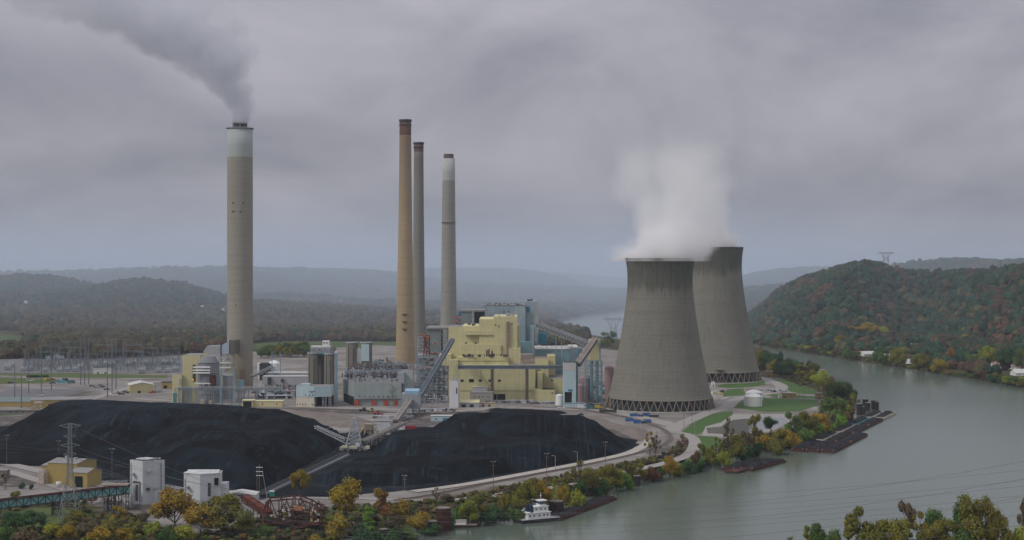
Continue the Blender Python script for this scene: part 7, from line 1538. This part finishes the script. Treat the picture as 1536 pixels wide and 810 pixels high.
# near bank, lower right: tall trees whose feet are below the picture
for px_, row_, rt_, w_, col, kd in ((1186, 842, 800, 26, "brown", "bare"), (1228, 845, 794, 30, "green", "round"), (1214, 842, 798, 22, "yellow-green", "airy"), (1290, 850, 770, 44, "olive", "airy"), (1272, 850, 786, 36, "brown", "airy"), (1250, 850, 800, 30, "green", "bush"), (1330, 850, 786, 60, "olive", "wide"), (1362, 850, 758, 36, "pale brown", "airy"), (1350, 855, 790, 40, "golden", "round"), (1378, 852, 778, 34, "golden", "airy"), (1405, 852, 772, 40, "green", "round"), (1398, 856, 786, 40, "olive", "wide"),
                                     (1440, 852, 768, 30, "dark green", "round"), (1462, 855, 748, 58, "olive", "wide"), (1478, 855, 752, 44, "olive", "wide"), (1495, 855, 776, 40, "brown", "wide"), (1420, 856, 790, 34, "brown", "round"), (1538, 850, 752, 26, "rust-red", "airy"), (1530, 855, 792, 34, "yellow-green", "bush"), (1300, 856, 798, 50, "brown", "bush"), (1445, 858, 796, 50, "green", "bush"), (1512, 858, 800, 30, "brown", "bush")):
    tpx(px_, row_, rt_ + 5, w_ * .9, {"golden": "olive", "brown": "olive", "pale brown": "brown", "rust-red": "brown"}.get(col, col), kd, group=G5, z=-6)
# labels: what sets each tree apart, else its place in the run of such trees
where = {G1: "at the lower left", G2: "on the bushy riverbank", G3: "on the lawns' point", G4: "on the far shore", G5: "at the lower right edge", "dark trees behind the grey galleries": "behind the grey galleries", "trees on the bank behind the plant": "beyond the plant's right end", "dark shrubs on the verge before the switchyard": "on the verge before the switchyard"}
by = {}
for q in TREES: by.setdefault((q[3], q[4], q[5]), []).append(q)
for (col, kind, g_), qs in by.items():
    qs = sorted([q for q in qs if not q[2].get("fixed")], key=lambda q: q[0] / 1.0)
    base = f"{col} {KW[kind]} {'shrub' if kind == 'bush' else 'tree'} {where[g_]}"
    for i, q in enumerate(qs): q[2]["label"] = base if len(qs) == 1 else f"{base}, {ordw(i)} such from the left"
for q in TREES:
    if q[2].get("fixed"): del q[2]["fixed"]

# ------------------------------------------------------------------ woods: far-off masses
def forest_tree_group(name, verts_sub=3, disp=.38):
    ng = bpy.data.node_groups.new(name, 'GeometryNodeTree'); ng.interface.new_socket("Geometry", in_out='INPUT', socket_type='NodeSocketGeometry'); ng.interface.new_socket("Geometry", in_out='OUTPUT', socket_type='NodeSocketGeometry')
    N = ng.nodes; L = ng.links; gi = N.new("NodeGroupInput"); go = N.new("NodeGroupOutput"); g2i = N.new("GeometryNodeGeometryToInstance")
    for v in range(5):
        ic = N.new("GeometryNodeMeshIcoSphere"); ic.inputs["Subdivisions"].default_value = verts_sub; ic.inputs["Radius"].default_value = .5
        pos = N.new("GeometryNodeInputPosition"); nz = N.new("ShaderNodeTexNoise"); nz.inputs["Scale"].default_value = 2.3; nz.inputs["Detail"].default_value = 4; nz.inputs["Roughness"].default_value = .7
        off = N.new("ShaderNodeVectorMath"); off.operation = 'ADD'; off.inputs[1].default_value = (v * 7.3, v * 3.1, v); L.new(pos.outputs[0], off.inputs[0]); L.new(off.outputs[0], nz.inputs["Vector"])
        mm = N.new("ShaderNodeMath"); mm.operation = 'MULTIPLY_ADD'; mm.inputs[1].default_value = disp * 4; mm.inputs[2].default_value = 1 - disp * 2; L.new(nz.outputs[0], mm.inputs[0])
        sc_ = N.new("ShaderNodeVectorMath"); sc_.operation = 'SCALE'; L.new(pos.outputs[0], sc_.inputs[0]); L.new(mm.outputs[0], sc_.inputs[3]); sp = N.new("GeometryNodeSetPosition"); L.new(ic.outputs["Mesh"], sp.inputs["Geometry"]); L.new(sc_.outputs[0], sp.inputs["Position"]); L.new(sp.outputs[0], g2i.inputs[0])
    ii = N.new("GeometryNodeInstanceOnPoints"); ii.inputs["Pick Instance"].default_value = True; L.new(gi.outputs[0], ii.inputs["Points"]); L.new(g2i.outputs[0], ii.inputs["Instance"])
    def na(n, t):
        a = N.new("GeometryNodeInputNamedAttribute"); a.data_type = t; a.inputs["Name"].default_value = n; return a.outputs["Attribute"]
    L.new(na("variant", 'INT'), ii.inputs["Instance Index"]); L.new(na("size", 'FLOAT_VECTOR'), ii.inputs["Scale"]); L.new(na("rot", 'FLOAT_VECTOR'), ii.inputs["Rotation"])
    sm = N.new("GeometryNodeSetMaterial"); sm.inputs["Material"].default_value = bpy.data.materials["woods_leaves"]; L.new(ii.outputs[0], sm.inputs[0]); L.new(sm.outputs[0], go.inputs[0]); return ng
def woods_mat():
    g = G("woods_leaves"); c = g.attr("tint", 'INSTANCER', "Color"); n = g.noise(3.0, 5, .75)
    v = g.N.new("ShaderNodeVectorMath"); v.operation = 'SCALE'; g.L.new(c, v.inputs[0]); g.L.new(g.mth('MULTIPLY_ADD', n, 1.5, .25), v.inputs[3]); g.color(v.outputs[0], .95, .1); g.bump(g.noise(7.0, 4, .8), .9, .12); return g.m
woods_mat()
WG = forest_tree_group("woods_scatter")
def woods(name, X, Y, Z, S, HT, COLR, label):
    n = len(X); me = bpy.data.meshes.new(name); me.vertices.add(n); me.vertices.foreach_set("co", np.stack([X, Y, Z + HT * .42], -1).astype(np.float32).ravel())
    rg = np.random.default_rng(len(X)); me.attributes.new("variant", 'INT', 'POINT').data.foreach_set("value", rg.integers(0, 5, n).astype(np.int32))
    me.attributes.new("size", 'FLOAT_VECTOR', 'POINT').data.foreach_set("vector", np.stack([S, S, HT], -1).astype(np.float32).ravel())
    rt = np.zeros((n, 3), np.float32); rt[:, 2] = rg.uniform(0, 6.28, n); me.attributes.new("rot", 'FLOAT_VECTOR', 'POINT').data.foreach_set("vector", rt.ravel())
    me.attributes.new("tint", 'FLOAT_COLOR', 'POINT').data.foreach_set("color", np.concatenate([COLR, np.ones((n, 1))], 1).astype(np.float32).ravel())
    o = bpy.data.objects.new(name, me); COL.objects.link(o); md = o.modifiers.new("scatter", 'NODES'); md.node_group = WG; tag(o, label, "woods", kind="stuff"); return o
def tint(X, Y, Z, rg, warm=0.):
    n = len(X); a = fbm(X / 90, Y / 90 + 7, 3); b = fbm(X / 50 + 40, Y / 50, 3); base = np.array([.025, .058, .034]); out = (np.repeat(base[None], n, 0) * (1 - warm * (Z < 40))[:, None] + np.array([.10, .068, .036])[None] * (warm * (Z < 40))[:, None]) * rg.uniform(.55, 1.35, (n, 1))
    k = rg.random(n); hs = np.clip(a * 1.4 - .2, 0, 1)
    red = (b > .66) & (k < .5); out[red] = np.array([.085, .050, .032]) * rg.uniform(.6, 1.3, (red.sum(), 1)); br = (k > .78) & ~red; out[br] = np.array([.065, .048, .032]) * rg.uniform(.7, 1.2, (br.sum(), 1))
    ye = (k > .70) & (k < .78) & ~red; out[ye] = np.array([.08, .08, .03]) * rg.uniform(.7, 1.2, (ye.sum(), 1)); dk = (k < .25) & (hs > .45) & ~red; out[dk] = np.array([.02, .042, .024]) * rg.uniform(.8, 1.2, (dk.sum(), 1)); return out
MEAD = np.array(PW([(-70, 503), (0, 500), (28, 502), (44, 507), (26, 520), (-70, 528)], 5)); FLD = np.array(PW([(370, 513), (450, 510), (600, 511), (620, 517), (600, 524), (370, 524)], 4)); YRD = np.array(YARD); HOUSES = [(o.location.x, o.location.y) for o in COL.objects if o.name.startswith("house") and o.parent is None]
def scatter(Dmin, Dmax, tmin, tmax, spacing, seed, keep_fn, zmin=-1.5):
    rg = np.random.default_rng(seed); A_ = (tmax - tmin) * (Dmax ** 2 - Dmin ** 2) / 2; n = int(A_ / spacing ** 2); D = np.sqrt(rg.uniform(Dmin ** 2, Dmax ** 2, n)); t = rg.uniform(tmin, tmax, n); X = D * t; Y = D
    Z, S = height(X, Y); k = (S > 14) & (Z > zmin) & (poly_sd(X, Y, MEAD) > 6) & (poly_sd(X, Y, FLD) > 0) & (poly_sd(X, Y, YRD) > 20) & keep_fn(X, Y, Z, S)
    for hx, hy in HOUSES: k &= ~((np.abs(X - hx) < 15) & (Y - hy < 14) & (Y - hy > -75))
    return X[k], Y[k], Z[k], rg
tr_ = lambda px_: (px_ - CX) / F
# right-hand wooded hill
X, Y, Z, rg = scatter(2050, 4000, tr_(1085), tr_(1620), 9.0, 3, lambda X, Y, Z, S: (X / Y > tr_(1100)) & ((S > 170) | (rg_dummy(X, Y) & (S > 25))) if False else (X / Y > tr_(1092)) & ((Z > 9) | (vnoise(X / 22, Y / 22) > .55)))
woods("woods", X, Y, Z, 9 + 12 * rg.random(len(X)) ** 2, rg.uniform(11, 20, len(X)), tint(X, Y, Z, rg), "autumn woods covering the steep hill across the river")
X, Y, Z, rg = scatter(4000, 7600, tr_(1040), tr_(1640), 17, 4, lambda X, Y, Z, S: X / Y > tr_(1075))
woods("woods", X, Y, Z, rg.uniform(15, 26, len(X)), rg.uniform(14, 24, len(X)), tint(X, Y, Z, rg), "darker woods on the back ridge and the hazy hill beyond the river")
X, Y, Z, rg = scatter(2400, 4600, tr_(-90), tr_(880), 12.5, 5, lambda X, Y, Z, S: (X / Y < tr_(835)) | (S > 20))
woods("woods", X, Y, Z, 11 + 13 * rg.random(len(X)) ** 2, 11 + 11 * rg.random(len(X)), tint(X, Y, Z, rg, .6), "autumn woods filling the valley floor and the near hills behind the plant")
X, Y, Z, rg = scatter(4600, 8200, tr_(-90), tr_(960), 22, 6, lambda X, Y, Z, S: Z > -9)
woods("woods", X, Y, Z, rg.uniform(20, 34, len(X)), rg.uniform(15, 26, len(X)), tint(X, Y, Z, rg), "hazy woods on the far ridges behind the chimneys")
# brush on the banks
rg = np.random.default_rng(8); n = 60000; D = np.sqrt(rg.uniform(740 ** 2, 2000 ** 2, n)); t = rg.uniform(tr_(-30), tr_(1310), n); X = D * t; Y = D; Z, S = height(X, Y); sb_ = poly_sd(X, Y, np.array(BRUSH)); LWN = np.array(PW([(1090, 596), (1230, 575), (1235, 604), (1200, 620), (1100, 618)])); LW2 = np.array(PW([(1035, 650), (1090, 655), (1060, 694), (1018, 700)])); PND = np.array(PW([(1050, 654), (1056, 640), (1100, 620), (1190, 620), (1192, 634), (1150, 650)])); LW3 = np.array(PW([(12, 772), (50, 760), (96, 760), (124, 772), (70, 792), (20, 792)]))
k = (sb_ < -2) & (S > 4) & (Z > -5.2) & (poly_sd(X, Y, LWN) > 3) & (poly_sd(X, Y, LW2) > 2) & (poly_sd(X, Y, PND) > 3) & (poly_sd(X, Y, LW3) > 1) & (fbm(X / 18, Y / 18, 3) > .40); X, Y, Z = X[k], Y[k], Z[k]; n = len(X)
cc = np.array([[.03, .055, .018], [.06, .07, .022], [.085, .07, .03], [.05, .035, .022], [.09, .10, .02], [.10, .06, .022]])[rg.integers(0, 6, n)] * rg.uniform(.6, 1.3, (n, 1))
o = woods("undergrowth", X, Y, Z, rg.uniform(1.6, 4.5, n), rg.uniform(1.2, 3.4, n), cc, "tangled autumn undergrowth on the riverbank and the lower left slope"); o["category"] = "undergrowth"
# ------------------------------------------------------------------ overhead lines across the foreground
def wires(label, spans, rad=.07, name="power_line"):
    t = thing(name, label, "power line", (0, 0, 0))
    for (a, b, sag, nseg) in spans:
        a = Vector(a); b = Vector(b); m = M(); P = []
        for i in range(nseg + 1):
            u = i / nseg; p = a.lerp(b, u); p.z -= sag * 4 * u * (1 - u); P.append(p)
        for p, q in zip(P[:-1], P[1:]): m.bar(p, q, rad)
        m.build("wire", WIRE, t)
    return t
def PT(px, row, D): return (xat(px, D), D, zat(row, D))
arm = lambda f_, sx: (PYL.o.location.x + sx * 5.5, 862, hP * f_ - 2)
sp = []
for i, (f_, sx) in enumerate(((.79, -1), (.79, 1), (.70, -.65), (.70, .65), (.985, 1.1))):
    sp.append((arm(f_, sx), PT(1780 + 40 * i, 640 + i * 17, 560 - i * 14), 34 + 3 * i, 40))
wires("thin wires sagging from the tall pylon's arms across the whole river foreground", sp, .10)
sp = []
for i, (r0_, r1_) in enumerate(((752, 700), (768, 716), (776, 724), (790, 738), (798, 746))):
    sp.append((PT(-120, r0_ - 40, 700), PT(1760, r1_ - 22, 500), 16, 36))
wires("lower bundle of wires crossing the river foreground beneath the others", sp, .07)
sp = [(arm(.79, -1), PT(-200, 600, 700), 6, 10), (arm(.79, -1), PT(-200, 640, 700), 6, 10), (arm(.79, 1), PT(-260, 620, 700), 6, 10)]
wires("short wires running left from the tall pylon out of the picture", sp, .08)
sp = []
for row0, row1 in ((512, 506), (516, 509), (508, 512)): sp.append((PT(20, row0, 2000), PT(300, row1, 1900), 3, 10)); sp.append((PT(60, row0 + 6, 1850), PT(171, row1 - 2, 1850), 2, 8))
wires("wires strung between the tall poles above the switchyard", sp, .14)
for k_, (pa, pb) in enumerate((((740, 693), (820, 681)), ((820, 681), (908, 664)), ((607, 714), (740, 693)))):
    pass

# ------------------------------------------------------------------ air, smoke and steam
def haze_box():
    m = M().box(-11500, 11500, -60, 15800, -12, 620); mat = bpy.data.materials.new("haze_air"); mat.use_nodes = True; nt = mat.node_tree; nt.nodes.clear(); out = nt.nodes.new("ShaderNodeOutputMaterial"); pv = nt.nodes.new("ShaderNodeVolumePrincipled")
    pv.inputs["Color"].default_value = (.80, .86, .95, 1); pv.inputs["Density"].default_value = HAZE; pv.inputs["Anisotropy"].default_value = .2; nt.links.new(pv.outputs[0], out.inputs["Volume"]); o = m.build("haze", mat); tag(o, kind="stuff"); return o
HAZE = 3.6e-5
haze_box()
def mist_bank():
    """thicker mist lying in the valleys beyond the plant; it thins out to nothing well inside its own box"""
    m = M().box(-9000, 9000, 2300, 15500, -30, 420); mat = bpy.data.materials.new("valley_mist"); mat.use_nodes = True; g = G.__new__(G); g.m = mat; g.N, g.L = nodes_of(mat); g.N.clear(); g.tc = g.N.new("ShaderNodeTexCoord"); g.vec = g.tc.outputs["Object"]
    out = g.N.new("ShaderNodeOutputMaterial"); pv = g.N.new("ShaderNodeVolumePrincipled"); pv.inputs["Color"].default_value = (.74, .85, .99, 1); pv.inputs["Anisotropy"].default_value = .1
    sp = g.N.new("ShaderNodeSeparateXYZ"); g.L.new(g.vec, sp.inputs[0]); x, y, z = sp.outputs
    cx = g.mth('MULTIPLY_ADD', y, .02, 0.0); dx = g.mth('ABSOLUTE', g.mth('SUBTRACT', x, cx)); side = g.mth('SUBTRACT', 1.0, g.thr(g.mth('SUBTRACT', x, g.mth('MULTIPLY', y, .19)), 0.0, 1 / 900.0))
    f = g.thr(y, 2350.0, 1 / 1000.0); top = g.mth('SUBTRACT', 1.0, g.thr(z, 150.0, 1 / 220.0)); d = g.mth('MULTIPLY', g.mth('MULTIPLY', f, top), g.mth('MULTIPLY_ADD', side, .5, .5))
    d = g.mth('MULTIPLY', d, g.mth('MULTIPLY_ADD', g.noise(.0009, 2), 1.6, .2)); g.L.new(g.mth('MULTIPLY', d, MIST), pv.inputs["Density"]); g.L.new(pv.outputs[0], out.inputs["Volume"])
    mat.cycles.volume_step_rate = .25; o = m.build("mist", mat); tag(o, kind="stuff"); return o
MIST = 3.3e-4
mist_bank()
def plume(name, label, loc, bx, axis, R0, RK, dens, fade, ztop, nscale, col, seed=0, step=.16, edge=1.4, cat="smoke", rmax=200, hard=2.2, puff=None, warp=1.5, foot=0.0):
    """closed box holding a plume whose centre line is x = axis(z); density falls off from the line and breaks up with noise"""
    m = M().box(*bx); mat = bpy.data.materials.new(name + "_vapour"); mat.use_nodes = True; g = G.__new__(G); g.m = mat; g.N, g.L = nodes_of(mat); g.N.clear(); g.tc = g.N.new("ShaderNodeTexCoord"); g.vec = g.tc.outputs["Object"]
    out = g.N.new("ShaderNodeOutputMaterial"); pv = g.N.new("ShaderNodeVolumePrincipled"); pv.inputs["Color"].default_value = (*col, 1); pv.inputs["Anisotropy"].default_value = 0.0
    # warp the coordinates so that the edge billows
    nn = g.N.new("ShaderNodeTexNoise"); nn.inputs["Scale"].default_value = nscale * .6; nn.inputs["Detail"].default_value = 2; g.L.new(g.vec, nn.inputs["Vector"])
    sub = g.N.new("ShaderNodeVectorMath"); sub.operation = 'SUBTRACT'; g.L.new(nn.outputs["Color"], sub.inputs[0]); sub.inputs[1].default_value = (.5, .5, .5)
    sp = g.N.new("ShaderNodeSeparateXYZ"); g.L.new(g.vec, sp.inputs[0]); z = sp.outputs[2]; zc = g.mth('MAXIMUM', z, 0.0)
    Rr = g.mth('MINIMUM', g.mth('MULTIPLY_ADD', zc, RK, R0), float(rmax))
    wp = g.N.new("ShaderNodeVectorMath"); wp.operation = 'SCALE'; g.L.new(sub.outputs[0], wp.inputs[0]); g.L.new(g.mth('MULTIPLY', Rr, warp), wp.inputs[3])
    sw = g.N.new("ShaderNodeSeparateXYZ"); g.L.new(wp.outputs[0], sw.inputs[0]); low = g.thr(z, 0.0, 1 / (R0 * .8)); x = g.mth('ADD', sp.outputs[0], g.mth('MULTIPLY', sw.outputs[0], low)); y = g.mth('ADD', sp.outputs[1], g.mth('MULTIPLY', sw.outputs[1], low))
    dx, grad = axis(g, x, zc); d = g.mth('SQRT', g.mth('ADD', g.mth('MULTIPLY', dx, dx), g.mth('MULTIPLY', y, y))); q = g.mth('DIVIDE', d, Rr)
    n1 = g.noise(nscale, 6, .62); f = g.mth('ADD', g.mth('SUBTRACT', 1.0, q), g.mth('MULTIPLY', g.mth('SUBTRACT', n1, .52), edge * 1.6)); f = g.mth('MULTIPLY', f, hard)
    cl = g.N.new("ShaderNodeClamp"); g.L.new(f, cl.inputs[0]); f = cl.outputs[0]
    if fade > 0: f = g.mth('MULTIPLY', f, g.mth('EXPONENT', g.mth('MULTIPLY', zc, -1 / fade)))
    if puff: f = g.mth('MULTIPLY', f, g.mth('SUBTRACT', 1.0, g.mth('MULTIPLY', g.thr(z, puff[0], 1 / puff[1]), puff[2])))
    if foot: f = g.mth('MULTIPLY', f, g.mth('MULTIPLY_ADD', g.mth('EXPONENT', g.mth('MULTIPLY', zc, -1 / 22)), foot, 1.0))
    tp = g.N.new("ShaderNodeClamp"); g.L.new(g.mth('DIVIDE', g.mth('SUBTRACT', ztop, z), ztop * .25), tp.inputs[0]); f = g.mth('MULTIPLY', f, tp.outputs[0])
    g.L.new(g.mth('MULTIPLY', f, dens), pv.inputs["Density"]); g.L.new(pv.outputs[0], out.inputs["Volume"])
    mat.cycles.volume_step_rate = step; o = m.build(name, mat, None, loc); tag(o, label, cat, kind="stuff"); return o
def ax_smoke(g, x, z):   # x = -z^2 / 165
    s = g.mth('MULTIPLY', z, .0143); den = g.mth('SQRT', g.mth('ADD', 1.0, g.mth('MULTIPLY', s, s))); return g.mth('DIVIDE', g.mth('ADD', x, g.mth('MULTIPLY', g.mth('MULTIPLY', z, z), .00714)), den), 1
plume("smoke_plume", "grey smoke plume drifting up and left from the tallest chimney", (A.o.location.x, 1822, zA + 6), (-330, 110, -85, 85, -1, 240), ax_smoke, 13, .36, .060, 110, 235, .030, (.80, .82, .86), cat="smoke", edge=1.35, hard=3.2, rmax=75, warp=2.1, foot=1.5)
def ax_steam(g, x, z): return g.mth('SUBTRACT', x, g.mth('MULTIPLY', g.mth('SUBTRACT', 1.0, g.mth('EXPONENT', g.mth('MULTIPLY', z, -1 / 22))), 17.0)), 1
plume("steam_plume", "white steam billowing straight up from the nearer cooling tower", (CT1.o.location.x + 2, 1573, zt1 + 1.5), (-165, 200, -130, 130, -4, 265), ax_steam, 50, .22, .030, 0, 262, .018, (.995, .995, .995), cat="steam", edge=1.15, hard=2.6, puff=(25, 95, .92), warp=2.5, foot=2.5)
def ax_steam2(g, x, z): return g.mth('SUBTRACT', x, g.mth('MULTIPLY', z, -.25)), 1
plume("steam_plume", "thin steam wisp trailing from the farther cooling tower's left rim", (CT2.o.location.x - 2, 1960, zt2 + 1.5), (-90, 80, -70, 70, -9, 150), ax_steam2, 36, .12, .07, 45, 150, .028, (.95, .95, .95), cat="steam", edge=1.3, foot=1.5)
cy.volume_step_rate = 1.0; cy.volume_max_steps = 200
